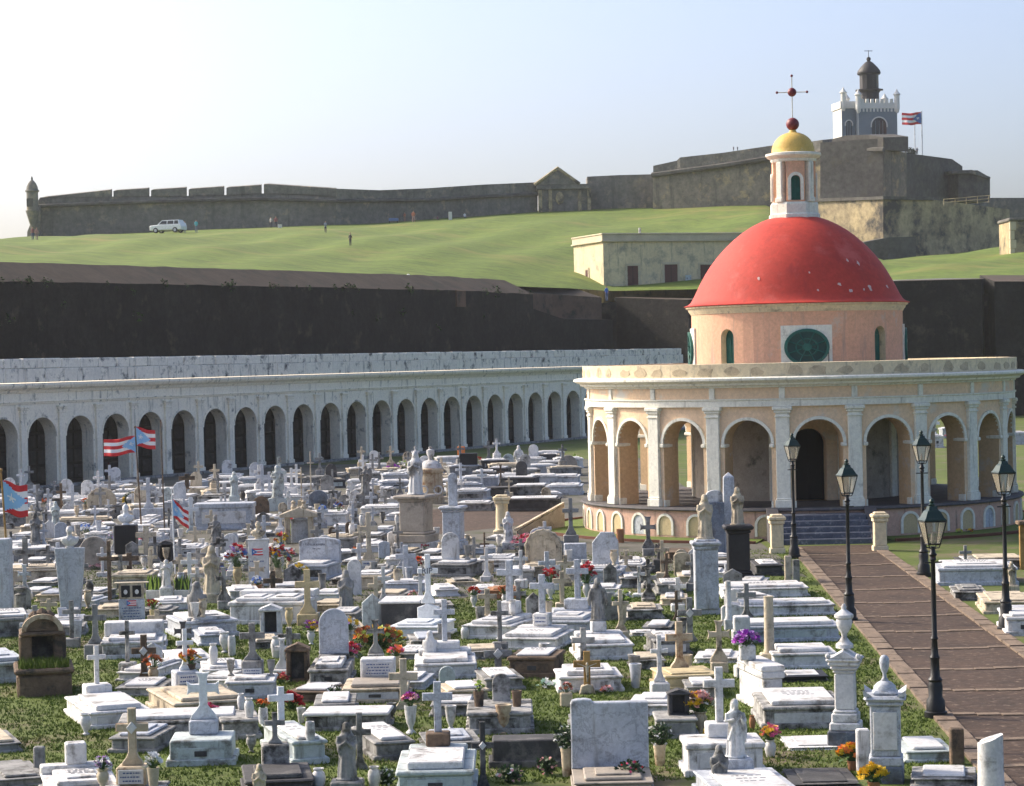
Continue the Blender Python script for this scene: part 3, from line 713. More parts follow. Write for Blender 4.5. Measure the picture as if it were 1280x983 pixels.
# sentry box at the corner
G0 = atd(41, 270, 360)
sb = MB().lathe([(.12, -2.2), (.55, -1.0), (1.0, .6), (1.05, .75), (.85, .8), (.85, 3.4), (1.02, 3.5), (1.02, 3.68), (.88, 3.75), (.8, 4.2), (.58, 4.7), (.3, 5.05), (.12, 5.2), (.16, 5.35), (.10, 5.6), (.03, 5.75)], 16, xf=T4(*G0))
sb.build('sentry_box', 'fort', fort, 40)
MB().box(G0.x - .7, G0.x + .2, G0.y - .88, G0.y - .6, G0.z + 1.3, G0.z + 2.5, .05).build('sentry_slit', 'fortdark', fort)
fwall('corner_buttress', [(34, 290, 300, 361), (42, 270, 302, 360.5), (50, 256, 302, 361)], 5, 'fort', fort)
fwall('low_wall', [(-80, 300, 306, 363), (0, 299.5, 305, 363), (36, 297, 303, 363)], 2, 'fort', fort)
# upper bastion
fwall('bastion_wall', [(816, 219, 266, 386), (850, 214, 265, 384), (905, 207, 262, 381), (962, 198, 258, 378), (1012, 193, 258, 374), (1060, 188, 256, 369), (1104, 187, 252, 364)], 8, 'fortmix', fort)
fwall('bastion_parapet', [(816.5, 207.5, 219, 385.5), (846, 201, 214.5, 384), (850, 197, 214, 383.6), (905, 191, 207.5, 380.6), (962, 182.5, 198.5, 377.6), (1012, 177.5, 193.5, 373.6), (1028, 175, 192, 372)], 6, 'fort', fort, None, .6)
fwall('bastion_parapet', [(1040, 174, 191, 370.5), (1058, 169.5, 189, 368.6), (1086, 169, 188, 365.8), (1104, 172, 187.5, 363.6)], 6, 'fortdark', fort, None, .4)
cordon([(815, 219, 385.8), (905, 207, 380.6), (962, 198, 377.6), (1012, 193, 373.6), (1060, 188, 368.6), (1105, 187.3, 363.4)], .4)
fwall('bastion_wall', [(1104, 173, 252, 364), (1118, 190, 252, 372), (1160, 195, 252, 380), (1190, 199, 252, 388), (1203, 208, 252, 392)], 10, 'fortdark', fort)
fwall('bastion_turret', [(1198, 214, 252, 384), (1222, 213, 252, 384), (1237.5, 222, 252, 386)], 7, 'fortdark', fort)
fwall('turret_roof', [(1190, 213.5, 217, 383), (1215, 212.5, 217, 383), (1238, 221.5, 224, 385)], 9, 'fort', fort)
# lower terrace with peeling plaster
fwall('terrace_wall', [(1015, 251, 300, 352), (1060, 249.5, 330, 346), (1104, 248, 330, 340), (1160, 249, 326, 345), (1200, 254, 322, 349), (1262, 262, 314, 358)], 10, 'fortplaster', fort)
fwall('terrace_coping', [(1014, 248.5, 252.5, 351.6), (1060, 247, 251, 345.6), (1104, 245.5, 249.5, 339.6), (1166, 246.5, 250.5, 345)], 3, 'fortdark', fort)
fwall('dark_buttress', [(1080, 303, 330, 336.5), (1110, 297, 330, 336), (1145, 296, 328, 338)], 6, 'fortdark', fort)
fwall('far_battery', [(1170, 249, 290, 400), (1226, 249, 290, 404), (1227, 253, 290, 404), (1237, 253, 290, 405), (1238, 247.5, 290, 405), (1300, 247.5, 290, 408)], 8, 'fort', fort)
rl = MB()
for k in range(5):
    p = atd(1180 + k * 14, 258 - k * 1.2, 344); rl.tube([p, p + Vector((0, 0, 1.0))], .06, 5)
for dz in (0, -.45):
    rl.tube([atd(1180, 249.5, 344) + Vector((0, 0, dz)), atd(1238, 244.5, 344) + Vector((0, 0, dz))], .06, 5)
rl.build('terrace_railing', 'fortplaster', fort)
gb = atd(1264, 345, 300)
hut = thing('stone_hut', 'small stone hut with wooden door at the right edge of the field', 'hut', (gb.x, gb.y, gb.z))
MB().box(0, 7, 0, 7, -1, 6.6, .1).build('wall', 'fortplaster', hut)
MB().box(-.2, 7, -.2, 7, 6.6, 7.0, .1).build('cornice', 'fort', hut)
for k in range(6): MB().box(-.06, .5 + .2 * (k % 2), -.06, .5, k * 1.1, k * 1.1 + 1.05, .05).build('quoin', 'housetrim', hut)
MB().box(1.2, 2.4, -.08, .1, 0, 2.6, .03).build('door', 'shutter', hut)

# ------------------------------------------------------------------ lighthouse
LDp = 385.0
LO = atd(1098, 176, LDp)
lh = thing('lighthouse', 'grey and white castle-like lighthouse with black lantern above the fortress', 'lighthouse', LO, R(9))
m_ = LDp / F
W2 = 25 * m_
zt = (176 - 136) * m_
MB().box(-W2, W2, 0, W2 * 2, -3, zt, .03).build('tower', 'lhgrey', lh)
MB().box(-W2 - .12, W2 + .12, -.12, 2 * W2 + .1, zt, zt + .9, .03).build('crown', 'lhwhite', lh)
for k in range(11): MB().box(-W2 + .1 + k * (2 * W2 - .4) / 10.3, -W2 + .38 + k * (2 * W2 - .4) / 10.3, -.10, .1, zt - .5, zt, .02).build('corbel', 'lhwhite', lh)
for k in range(7): MB().box(-W2 + .45 + k * .78, -W2 + .92 + k * .78, -.10, .3, zt + .901, zt + 1.5, .02).build('battlement', 'lhwhite', lh)
MB().box(-W2 - .10, W2 + .10, -.08, 2 * W2, -3.2, .1, .03).build('base_band', 'lhgrey', lh); MB().box(-W2 - .2, W2 + .2, -.16, 2 * W2, .101, .3, .03).build('string_course', 'lhwhite', lh)
tur = MB().lathe([(.2, -.5), (.42, .1), (.45, .6), (.42, .7), (.42, 2.2), (.58, 2.3), (.58, 2.4), (.4, 2.6), (.15, 2.95), (.05, 3.2)], 12).mesh('turret', 'lhwhite')
for (x, y) in ((-W2, 0), (W2, 0), (-W2, 2 * W2), (W2, 2 * W2)): link('turret', tur, lh, (x, y, zt - .2))
def lhwin(x, y, w, h, z0, rz=0.0):
    mp = lambda u, d, z: (u, d, z)
    ar = arch_poly(w, h)
    xf = T4(x, y, z0) @ Matrix.Rotation(rz, 4, 'Z')
    o = MB().prism(ar, -.04, .2, 0, xf=xf).build('window', 'dark_glass', lh)
    arch_band(MB(), w / 2, .18, h - w / 2 - .3, h - w / 2, w / 2, -.14, .05, lambda u, d, z: tuple(xf @ Vector((u, d, z)))).build('frame', 'lhwhite', o)
    MB().box(-w / 2 - .25, w / 2 + .25, -.2, .05, -.15, 0, .02, xf=xf).build('sill', 'lhwhite', o)
    for k in (-1, 0, 1): MB().box(k * w / 4 - .04, k * w / 4 + .04, -.08, .0, .02, h - w * .2, 0, xf=xf).build('mullion', 'lhgrey', o)
lhwin(.15, 0, 2.35, 2.6, .95)
W3 = 29 * m_
MB().box(-W2 - W3 * .62, -W2 - .02, 1.6, 2 * W2, -3, zt + .2, .03).build('wing', 'lhgrey', lh)
MB().box(-W2 - W3 * .62 - .03, -W2 - W3 * .62 + .06, 1.57, 2 * W2 + .02, -3, zt + .19, 0).build('wing_lit_side', 'lhwhite', lh)  # sunlit left face of the grey wing, its brightness painted as a white plate
MB().box(-W2 - W3 * .62 - .22, -W2 - .01, 1.4, 2 * W2 + .1, zt + .2, zt + 1.3, .03).build('wing_crown', 'lhwhite', lh)
link('turret', tur, lh, (-W2 - 1.9, 1.6, zt + .3)); lhwin(-W2 - 1.1, 1.6, .95, 2.3, .95)
zl = zt + 1.3
MB().lathe([(1.6, zl - 1), (1.55, zl + 1.4), (1.75, zl + 1.6), (1.75, zl + 1.75), (2.2, zl + 1.8), (2.2, zl + 1.95), (1.6, zl + 1.96)], 12, xf=T4(-.35, W2, 0)).build('lantern_base', 'lhdark', lh)
MB().lathe([(1.5, zl + 1.95), (1.5, zl + 4.3)], 12, xf=T4(-.35, W2, 0)).build('lantern_room', 'lhdark', lh)
v = [(-.35 + 1.53 * math.cos(R(a)), W2 + 1.53 * math.sin(R(a)), z) for a in (-60, -30, 0) for z in (zl + 2.3, zl + 4.2)]
MB().add(v, [(0, 2, 3, 1), (2, 4, 5, 3)]).build('lantern_pane', 'lampglass', lh)
MB().lathe([(1.75, zl + 4.3), (1.85, zl + 4.5), (1.75, zl + 4.9), (1.3, zl + 5.5), (.6, zl + 6.2), (.25, zl + 6.4), (.35, zl + 6.7), (.3, zl + 6.95), (.05, zl + 7.1), (.04, zl + 8.1)], 16, xf=T4(-.35, W2, 0)).build('lantern_roof', 'lhdark', lh, 40)
MB().tube([(-1.0, W2, zl + 8.0), (.3, W2, zl + 8.0)], .05, 5).build('weather_vane', 'lhdark', lh)
# ------------------------------------------------------------------ statues: clay forms fused into one skin
def fuse(mb, voxel, name):
    me = mb.mesh(name + '_clay', 'white')
    o = bpy.data.objects.new(name, me); C.objects.link(o)
    md = o.modifiers.new('r', 'REMESH'); md.mode = 'VOXEL'; md.voxel_size = voxel
    sm = o.modifiers.new('s', 'SMOOTH'); sm.iterations = 1; sm.factor = .35
    dg = bpy.context.evaluated_depsgraph_get()
    out = bpy.data.meshes.new_from_object(o.evaluated_get(dg)); out.name = name
    bpy.data.objects.remove(o)
    out.polygons.foreach_set('use_smooth', [True] * len(out.polygons))
    return out
def loft(mb, rings, n=28, fold=0.0, k=7, ph=0.0):
    v, f = [], []
    for (z, cx, cy, rx, ry, fa) in rings:
        for i in range(n):
            a = 2 * PI * i / n; q = 1 + fold * fa * (math.sin(k * a + ph + z * 2) + .5 * math.sin((k * 2 - 1) * a + z * 5))
            v.append((cx + rx * q * math.cos(a), cy + ry * q * math.sin(a), z))
    for j in range(len(rings) - 1):
        for i in range(n):
            i2 = (i + 1) % n; f.append((j * n + i, j * n + i2, j * n + n + i2, j * n + n + i))
    f += [tuple(range(n - 1, -1, -1)), tuple(range((len(rings) - 1) * n, len(rings) * n))]
    return mb.add(v, f)
def head(mb, c, s=1.0, hair=None):
    x, y, z = c
    mb.ball((x, y, z), .058 * s, 12, 0, (.88, 1.0, 1.3))
    mb.ball((x, y - .055 * s, z - .010 * s), .016 * s, 6, 0, (.6, 1, 1.3))      # nose
    for q in (-1, 1): mb.ball((x + q * .021 * s, y - .050 * s, z + .022 * s), .014 * s, 6, 0, (1.2, .6, .5))  # brows
    mb.ball((x, y - .046 * s, z - .042 * s), .014 * s, 6, 0, (1.3, .7, .5))     # mouth
    for q in (-1, 1): mb.ball((x + q * .052 * s, y, z), .016 * s, 6, 0, (.5, .8, 1.3))
    if hair == 'short': mb.ball((x, y + .012 * s, z + .018 * s), .062 * s, 12, 0, (.95, 1.0, 1.15))
    if hair == 'long':
        mb.ball((x, y + .018 * s, z + .012 * s), .074 * s, 12, 0, (1, 1, 1.2)); mb.tube([(x, y + .035 * s, z), (x, y + .05 * s, z - .15 * s)], [.075 * s, .07 * s], 10)
        mb.ball((x, y - .035 * s, z - .065 * s), .03 * s, 8, 0, (1, .8, 1.2))
def figure(kind):
    mb = MB()
    if kind == 'bust':
        loft(mb, [(0, 0, 0, .20, .15, 0), (.05, 0, 0, .20, .15, 0), (.07, 0, 0, .14, .11, 0), (.12, 0, 0, .16, .12, 0)], 20)
        loft(mb, [(.10, 0, 0, .20, .12, 0), (.20, 0, 0, .34, .17, 1), (.34, 0, .01, .42, .19, 1), (.44, 0, .02, .40, .18, .5), (.50, 0, .02, .26, .15, 0), (.55, 0, .01, .12, .12, 0), (.66, 0, -.01, .105, .11, 0)], 24, .03)
        mb.tube([(-.12, -.16, .46), (0, -.19, .30)], .03, 6); mb.tube([(.12, -.16, .46), (0, -.19, .30)], .03, 6)
        head(mb, (0, -.03, .79), 2.6, 'short')
        return fuse(mb, .02, 'bust_' + kind)
    lean = .0
    base = [(0, 0, 0, .20, .16, 0), (.035, 0, 0, .20, .16, 0), (.036, 0, 0, .165, .14, .6), (.16, 0, .0, .155, .13, 1), (.34, .005, 0, .135, .115, 1), (.50, .0, 0, .118, .095, .8), (.60, 0, .005, .11, .085, .5), (.70, 0, .008, .125, .088, .4), (.765, 0, .01, .13, .08, .2), (.80, 0, .01, .085, .065, 0), (.825, 0, .006, .045, .045, 0), (.87, 0, 0, .04, .042, 0)]
    loft(mb, base, 36, .10, 8)
    if kind in ('veiled', 'open', 'back'):
        # veil over head and shoulders, falling behind
        loft(mb, [(.20, 0, .07, .13, .06, 1), (.5, 0, .065, .15, .06, 1), (.72, 0, .05, .145, .065, .8), (.80, 0, .04, .105, .07, .3), (.87, 0, .022, .075, .066, 0), (.94, 0, .016, .070, .068, 0), (.98, 0, .016, .05, .05, 0), (.998, 0, .016, .02, .02, 0)], 24, .06, 6)
        head(mb, (0, -.018, .905), .92)
    else:
        head(mb, (0, -.005, .905), 1.0, 'long')
    if kind in ('veiled', 'back'):
        for s in (-1, 1):
            mb.tube([(s * .125, .0, .755), (s * .145, -.03, .64), (s * .11, -.09, .585), (s * .02, -.125, .665)], [.048, .046, .042, .024], 10)
            mb.tube([(s * .14, -.03, .63), (s * .12, -.07, .50), (s * .11, -.06, .42)], [.04, .035, .012], 8)
            mb.ball((s * .012, -.13, .685), .022, 8, 0, (.6, .8, 1.7))
    elif kind == 'open':
        for s in (-1, 1):
            mb.tube([(s * .12, .01, .755), (s * .17, .0, .63), (s * .215, -.06, .50)], [.048, .042, .024], 10)
            mb.ball((s * .225, -.075, .475), .02, 8, 0, (.8, .6, 1.6))
            mb.tube([(s * .16, .02, .66), (s * .20, .0, .48), (s * .19, .03, .34)], [.05, .05, .015], 8)
    elif kind == 'heart':
        mb.tube([(-.125, .0, .755), (-.15, -.02, .63), (-.06, -.11, .66)], [.047, .042, .024], 10)
        mb.tube([(.125, .0, .755), (.165, -.02, .62), (.12, -.11, .60), (.09, -.15, .68)], [.047, .042, .034, .022], 10)
        mb.ball((-.045, -.115, .67), .022, 8); mb.ball((.088, -.152, .70), .02, 8, 0, (.8, .6, 1.6))
        mb.tube([(.11, -.04, .74), (-.05, -.09, .5), (-.12, -.06, .3)], [.03, .035, .02], 8)
        mb.tube([(.12, .03, .75), (.16, .03, .5), (.17, .03, .25)], [.05, .06, .03], 8)
    elif kind == 'angel':
        for s in (-1, 1):
            mb.tube([(s * .12, .0, .755), (s * .15, -.05, .65), (s * .05, -.12, .72)], [.047, .04, .024], 10)
            w = MB(); 
            mb.prism([(s * .05, .74), (s * .10, .86), (s * .20, .93), (s * .24, .80), (s * .23, .55), (s * .15, .38), (s * .09, .52)][::s], .075, .115, .01)
    return fuse(mb, .0115, 'statue_' + kind)
FIG = {k: figure(k) for k in ('veiled', 'open', 'heart', 'angel', 'bust')}
def fig_mesh(kind, m):
    key = (kind, m)
    if key not in FIG:
        me = FIG[kind].copy(); me.materials.clear(); me.materials.append(MATS[m]); FIG[key] = me
    return FIG[key]

# ------------------------------------------------------------------ grave parts
CN = [0]
def cross_poly(w, h, style):
    t = w * .25 if style != 'thin' else w * .18
    za = h * .66 if style in ('flare', 'celtic', 'diamond') else h * .70
    hw, ht = w / 2, t / 2
    if style == 'celtic':
        e = t * .85
        return [(-w * .42, 0), (w * .42, 0), (w * .36, h * .10), (ht * 1.5, h * .24), (ht, h * .30), (ht, za - ht), (hw * .75, za - ht), (hw, za - e), (hw * .93, za), (hw, za + e), (hw * .75, za + ht), (ht, za + ht), (ht, h * .88), (e, h), (0, h * .985), (-e, h), (-ht, h * .88), (-ht, za + ht), (-hw * .75, za + ht), (-hw, za + e), (-hw * .93, za), (-hw, za - e), (-hw * .75, za - ht), (-ht, za - ht), (-ht, h * .30), (-ht * 1.5, h * .24), (-w * .36, h * .10)]
    foot = [(-w * .34, 0), (w * .34, 0), (w * .32, h * .06), (ht * 1.5, h * .15), (ht, h * .24)] if style in ('flare', 'diamond') else [(-ht, 0), (ht, 0)]
    body = [(ht, za - ht), (hw, za - ht), (hw, za + ht), (ht, za + ht), (ht, h), (-ht, h), (-ht, za + ht), (-hw, za + ht), (-hw, za - ht), (-ht, za - ht)]
    tail = [(-ht, h * .24), (-ht * 1.5, h * .15), (-w * .32, h * .06)] if style in ('flare', 'diamond') else []
    return foot + body + tail
def stone_poly(w, h, shape):
    r = w / 2
    if shape == 'round': return arch_poly(w, h, 14)
    if shape == 'low': return arch_poly(w, h, 14, h * .18)
    if shape == 'cut': return [(-r, 0), (r, 0), (r, h * .72), (r * .62, h), (-r * .35, h), (-r, h * .70)]
    if shape == 'gable': return [(-r, 0), (r, 0), (r, h * .75), (0, h), (-r, h * .75)]
    if shape == 'taper': return [(-r * .66, 0), (r * .66, 0), (r, h * .97), (r, h), (-r, h), (-r, h * .97)]
    if shape == 'shoulder': return [(-r, 0), (r, 0), (r, h * .95), (-r * .42, h * .95), (-r * .46, h * .985), (-r * .60, h), (-r * .82, h), (-r * .96, h * .98), (-r, h * .93)]
    if shape == 'ogee': return [(-r, 0), (r, 0), (r, h * .6)] + [(r * math.cos(a), h * .6 + h * .4 * math.sin(a)) for a in [PI * i / 12 for i in range(1, 12)]] + [(-r, h * .6)]
    if shape == 'shell': return [(-r, 0), (r, 0)] + [(r * (1 + .05 * (i % 2)) * math.cos(PI * i / 18), h - r + r * (1 + .05 * (i % 2)) * math.sin(PI * i / 18)) for i in range(19)]
    return [(-r, 0), (r, 0), (r, h), (-r, h)]
def text_mesh(body, size, parent, loc, m='ink', name='lettering', align='CENTER'):
    cu = bpy.data.curves.new('lettering', 'FONT'); cu.body = body; cu.size = size; cu.extrude = .003; cu.align_x = align; cu.align_y = 'CENTER'; cu.resolution_u = 2
    o = bpy.data.objects.new('t', cu); C.objects.link(o)
    me = bpy.data.meshes.new_from_object(o.evaluated_get(bpy.context.evaluated_depsgraph_get())); bpy.data.objects.remove(o)
    me.materials.clear(); me.materials.append(MATS[m])
    t = link(name, me, parent, loc); t.rotation_euler = (PI / 2, 0, 0)
    return t
def lines(parent, x0, x1, z0, z1, y, rows, m='ink', seed=1):
    """worn, unreadable engraving: short dashes in rows"""
    rg = random.Random(seed); mb = MB()
    for k in range(rows):
        z = z1 - (z1 - z0) * (k + .5) / rows; hh = min(.018, (z1 - z0) / rows * .16); x = x0 + rg.uniform(0, .2) * (x1 - x0); xe = x1 - rg.uniform(0, .15) * (x1 - x0)
        while x < xe:
            w = rg.uniform(.03, .10) * (x1 - x0) + .008; mb.box(x, min(x + w, xe), y - .004, y + .001, z - hh, z + hh); x += w + rg.uniform(.02, .05) * (x1 - x0)
    o = mb.build('engraving', m, parent); o['kind'] = 'stuff'
    return o
def pr_flag(name, parent, w, h, loc, wave=0.0, drop=0.0, rz=0.0, flip=1, tilt=0.0, thick=.006, blue='flagblue'):
    """five stripes, blue hoist triangle, white star; flip=-1 flies towards -x"""
    nx, ny = 28, 20; mb = MB()
    def P(u, v):
        x = flip * u * w * (1 - .25 * drop); z = (v - .5) * h - drop * u * w * .75 - tilt * u * w
        y = wave * (math.sin(u * 7 + v * 1.3) * .09 + math.sin(u * 15 - v * 2) * .03) * w * min(1, u * 3)
        z += wave * math.sin(u * 6.5 + 1) * .05 * h * min(1, u * 2.5)
        return (x, y, z)
    for i in range(nx + 1):
        for j in range(ny + 1): mb.v.append(P(i / nx, j / ny))
    for i in range(nx):
        for j in range(ny):
            u, v = (i + .5) / nx, (j + .5) / ny
            m = 0 if int(v * 5) % 2 == 0 else 1
            if u * w < (h * .866) * (1 - abs(v - .5) * 2): m = 2
            du, dv = (u * w - h * .29) / h, v - .5
            if math.hypot(du, dv) < .085 + .055 * math.cos(5 * (math.atan2(dv, du) - PI / 2)): m = 1
            mb.f.append((i * (ny + 1) + j, (i + 1) * (ny + 1) + j, (i + 1) * (ny + 1) + j + 1, i * (ny + 1) + j + 1)); mb.m.append(m)
    o = mb.build(name, ['flagred', 'flagwhite', blue], parent, 80, loc=loc, rz=rz)
    s = o.modifiers.new('thickness', 'SOLIDIFY'); s.thickness = thick
    return o
PROF = {
    'urn': [(.28, 0), (.30, .06), (.16, .12), (.18, .2), (.42, .48), (.48, .70), (.40, .84), (.34, .90), (.46, .96), (.46, 1.0)],
    'jar': [(.30, 0), (.36, .05), (.48, .45), (.50, .62), (.42, .80), (.30, .88), (.38, .95), (.40, 1.0)],
    'taper': [(.30, 0), (.30, .04), (.34, .1), (.48, .93), (.50, .94), (.50, 1.0)],
    'goblet': [(.40, 0), (.40, .05), (.16, .16), (.18, .24), (.34, .40), (.44, .72), (.46, .90), (.50, .94), (.50, 1.0)],
    'pot': [(.36, 0), (.40, .1), (.48, .86), (.52, .87), (.52, 1.0)],
    'barrel': [(.38, 0), (.44, .15), (.47, .5), (.44, .85), (.40, 1.0)]}
def vase_mesh(kind, w, h, m):
    pr = [(r * w, z * h) for (r, z) in PROF[kind]]
    pr += [(pr[-1][0] * .8, h), (pr[-1][0] * .7, h * .9)]
    return MB().lathe(pr, 14).mesh('vase', m, 40)
def bloom(mb, c, r, mi, rg):
    """one flower head: two tiers of cupped petals round a small eye"""
    c = Vector(c)
    ax = Vector((rg.uniform(-.6, .6), rg.uniform(-.9, .3), rg.uniform(.3, 1))).normalized()
    u = ax.orthogonal().normalized(); w = ax.cross(u)
    for tier, (k, rr, up) in enumerate(((6, 1.0, .25), (5, .62, .6))):
        for i in range(k):
            a = 2 * PI * (i + .5 * tier) / k + rg.uniform(-.2, .2); d = u * math.cos(a) + w * math.sin(a); e = ax.cross(d)
            p0 = c; p1 = c + (d * rr * .55 + e * .34 * rr + ax * up * .3) * r; p2 = c + (d * rr + ax * up) * r; p3 = c + (d * rr * .55 - e * .34 * rr + ax * up * .3) * r
            mb.add([p0, p1, p2, p3], [(0, 1, 2, 3)], mi)
def bunch(name, parent, w, h, z, cols, n, rg, leafy=.45, r=None, depth=None, stems=True):
    """spray of flower heads, leaves and stems filling a w x h dome above z"""
    mb = MB(); mats = ['fl_' + c for c in cols] + ['leaf', 'stem']; n = max(12, int(n * 1.7)); w, h = w * 1.12, h * 1.08
    nl = len(cols); r = r or min(.085, max(.045, w * .17)); dp = (depth or w) / 2
    for k in range(n):
        th, q = rg.uniform(0, 2 * PI), math.sqrt(rg.random())
        x, y = q * w / 2 * math.cos(th), q * dp * math.sin(th)
        zz = z + h * (.25 + .72 * math.sqrt(max(0, 1 - q * q)) * rg.uniform(.55, 1.0))
        bloom(mb, (x, y, zz), r * rg.uniform(.7, 1.2), rg.randrange(nl), rg)
        if stems: mb.tube([(x * .15, y * .15, z - .03), (x * .5, y * .5, z + (zz - z) * .55), (x, y, zz)], .006, 3, nl + 1)
    for k in range(int(n * leafy * 2.2)):
        th, q = rg.uniform(0, 2 * PI), rg.uniform(.2, 1.0)
        p = Vector((q * w / 2 * math.cos(th), q * dp * math.sin(th), z + h * rg.uniform(.0, .75) * (1.1 - q * .6)))
        d = Vector((math.cos(th), math.sin(th), rg.uniform(-.5, .8))).normalized(); s = d.cross(Vector((0, 0, 1))).normalized(); L = r * rg.uniform(1.1, 1.9)
        mb.add([p, p + d * L * .5 + s * L * .28, p + d * L, p + d * L * .5 - s * L * .28], [(0, 1, 2, 3)], nl)
    return mb.build(name, mats, parent)
def register(o, rz, x0, x1, y0, y1, z):
    ux, uy = Vector((math.cos(rz), math.sin(rz))), Vector((-math.sin(rz), math.cos(rz)))
    c = Vector((o.x, o.y)) + ux * (x0 + x1) / 2 + uy * (y0 + y1) / 2
    SUP.append((c, ux, uy, (x1 - x0) / 2, (y1 - y0) / 2, z))
def stack(par, items, s, z, yc, m, o=None, rz=0.0):
    """items piled upwards from z; sizes are zoomed pixels turned to metres by s"""
    last = None; half = .2
    for it in items:
        k = it[0]; mm = m
        if isinstance(it[-1], str) and it[-1] in MATS: mm = it[-1]; it = it[:-1]
        if k in ('b', 'step'):
            w, h = it[1] * s, it[2] * s; d = it[3] * s if len(it) > 3 else min(w, .42)
            mb = MB().box(-w / 2, w / 2, yc - d / 2, yc + d / 2, z, z + h, .02)
            last = mb.build('head_step' if k == 'step' else 'head_block', mm, par); half = d / 2
            if o is not None: register(o, rz, -w / 2, w / 2, yc - d / 2, yc + d / 2, z + h)
            z += h
        elif k == 'ped':
            w, h = it[1] * s, it[2] * s; r = w / 2
            mb = MB()
            mb.box(-r, r, yc - r, yc + r, z, z + h * .16, .02).box(-r * .9, r * .9, yc - r * .9, yc + r * .9, z + h * .16, z + h * .22, .03)
            mb.box(-r * .76, r * .76, yc - r * .76, yc + r * .76, z + h * .22, z + h * .86, .02)
            mb.box(-r * .86, r * .86, yc - r * .86, yc + r * .86, z + h * .86, z + h * .92, .03).box(-r * 1.05, r * 1.05, yc - r * 1.05, yc + r * 1.05, z + h * .92, z + h, .04)
            last = mb.build('pedestal', mm, par); half = r * .76; z += h
        elif k == 'c':
            w, h = it[1] * s, it[2] * s; st = it[3] if len(it) > 3 else 'plain'
            d = max(.07, w * .2)
            last = MB().prism(cross_poly(w, h, st), yc - d / 2, yc + d / 2, .012).build('cross', mm, par)
            if st == 'diamond':
                q = w * .17; za = h * .66 + z
                MB().prism([(-q, za), (0, za - q * 1.15), (q, za), (0, za + q * 1.15)], yc - d / 2 - .03, yc, .008).build('diamond_plaque', 'slab', last)
            if st == 'crucifix': pass
            last.location.z = z
            if st == 'diamond': last.children[0].location.z = -z
            z += h; half = d / 2
        elif k == 's':
            w, h, shp = it[1] * s, it[2] * s, it[3]; d = max(.09, min(.2, w * .22))
            last = MB().prism([(p[0], p[1] + z) for p in stone_poly(w, h, shp)], yc - d / 2, yc + d / 2, .015).build('headstone', mm, par)
            if shp == 'shell':
                arch_band(MB(), w * .36, w * .10, z + .02, z + h - w * .5, w * .36, yc - d / 2 - .03, yc, lambda u, dd, zz: (u, dd, zz)).build('arch_rim', mm, last)
            half = d / 2; z += h
        elif k == 'p':        # plaque on the face of the piece below
            w, h, up = it[1] * s, it[2] * s, it[3] * s
            pq = MB().box(-w / 2, w / 2, yc - half - .025, yc - half + .01, z - up - h, z - up, .006).build('plaque', mm if mm != m else 'slab', last)
            rows = int(it[4]) if len(it) > 4 else 2
            if it[4] if len(it) > 4 else 1: lines(pq, -w * .42, w * .42, z - up - h * .92, z - up - h * .08, yc - half - .026, rows, 'inkblue', int(w * 1e4))
            if last.location.z: pq.location.z = -last.location.z
        elif k == 'v':
            h = it[1] * s
            last = link('statue', fig_mesh(it[2], mm), par, (0, yc, z), R(it[3]) if len(it) > 3 else 0.0); last.scale = (h, h, h) if it[2] != 'bust' else (h * 1.0, h * 1.0, h)
            z += h
        elif k == 'u':
            w, h = it[1] * s, it[2] * s
            pr = [(.30, 0), (.46, .02), (.46, .10), (.30, .16), (.14, .26), (.16, .34), (.36, .46), (.44, .60), (.40, .66), (.50, .70), (.50, .76), (.30, .82), (.12, .88), (.15, .93), (.06, 1.0)]
            last = MB().lathe([(r * w, zz * h + z) for (r, zz) in pr], 20, xf=T4(0, yc, 0)).build('urn', mm, par, 45); z += h
        elif k == 'flame':
            w, h = it[1] * s, it[2] * s
            pr = [(.34, 0), (.36, .05), (.2, .12), (.18, .28), (.30, .36), (.44, .52), (.50, .70), (.46, .86), (.30, .96), (.05, 1.0)]
            last = MB().lathe([(r * w * (1 + .0), zz * h + z) for (r, zz) in pr], 9, xf=T4(0, yc, 0)).build('draped_finial', mm, par, 60); z += h
        elif k == 'col':
            w, h = it[1] * s, it[2] * s; r = w / 2
            last = MB().lathe([(r * 1.15, z), (r * 1.15, z + h * .05), (r, z + h * .07), (r * .9, z + h * .97), (r * .96, z + h)], 16, xf=T4(0, yc, 0)).build('column', mm, par, 40); half = r; z += h
        elif k == 'dcap':     # moulded cap with corner ears and a stepped dome
            w, h = it[1] * s, it[2] * s; r = w / 2
            mb = MB().box(-r * .86, r * .86, yc - r * .86, yc + r * .86, z, z + h * .18, .02).box(-r, r, yc - r, yc + r, z + h * .18, z + h * .42, .04)
            for sx in (-1, 1):
                for sy in (-1, 1):
                    mb.add([(sx * r * .98, yc + sy * r * .98, z + h * .42), (sx * r * .55, yc + sy * r * .98, z + h * .42), (sx * r * .98, yc + sy * r * .55, z + h * .42), (sx * r * 1.02, yc + sy * r * 1.02, z + h * .72)], [(0, 1, 3), (0, 2, 3), (1, 2, 3), (0, 1, 2)])
            mb.box(-r * .62, r * .62, yc - r * .62, yc + r * .62, z + h * .42, z + h * .62, .04)
            last = mb.build('moulded_cap', mm, par)
            MB().lathe([(r * .55, z + h * .621), (r * .52, z + h * .78), (r * .36, z + h * .92), (r * .2, z + h)], 16, xf=T4(0, yc, 0)).build('cap_dome', mm, last, 40); z += h
        elif k == 'gcap':     # cap with a little pediment on each side
            w, h = it[1] * s, it[2] * s; r = w / 2
            mb = MB().box(-r * .88, r * .88, yc - r * .88, yc + r * .88, z, z + h * .25, .02).box(-r, r, yc - r, yc + r, z + h * .25, z + h * .5, .03)
            last = mb.build('moulded_cap', mm, par)
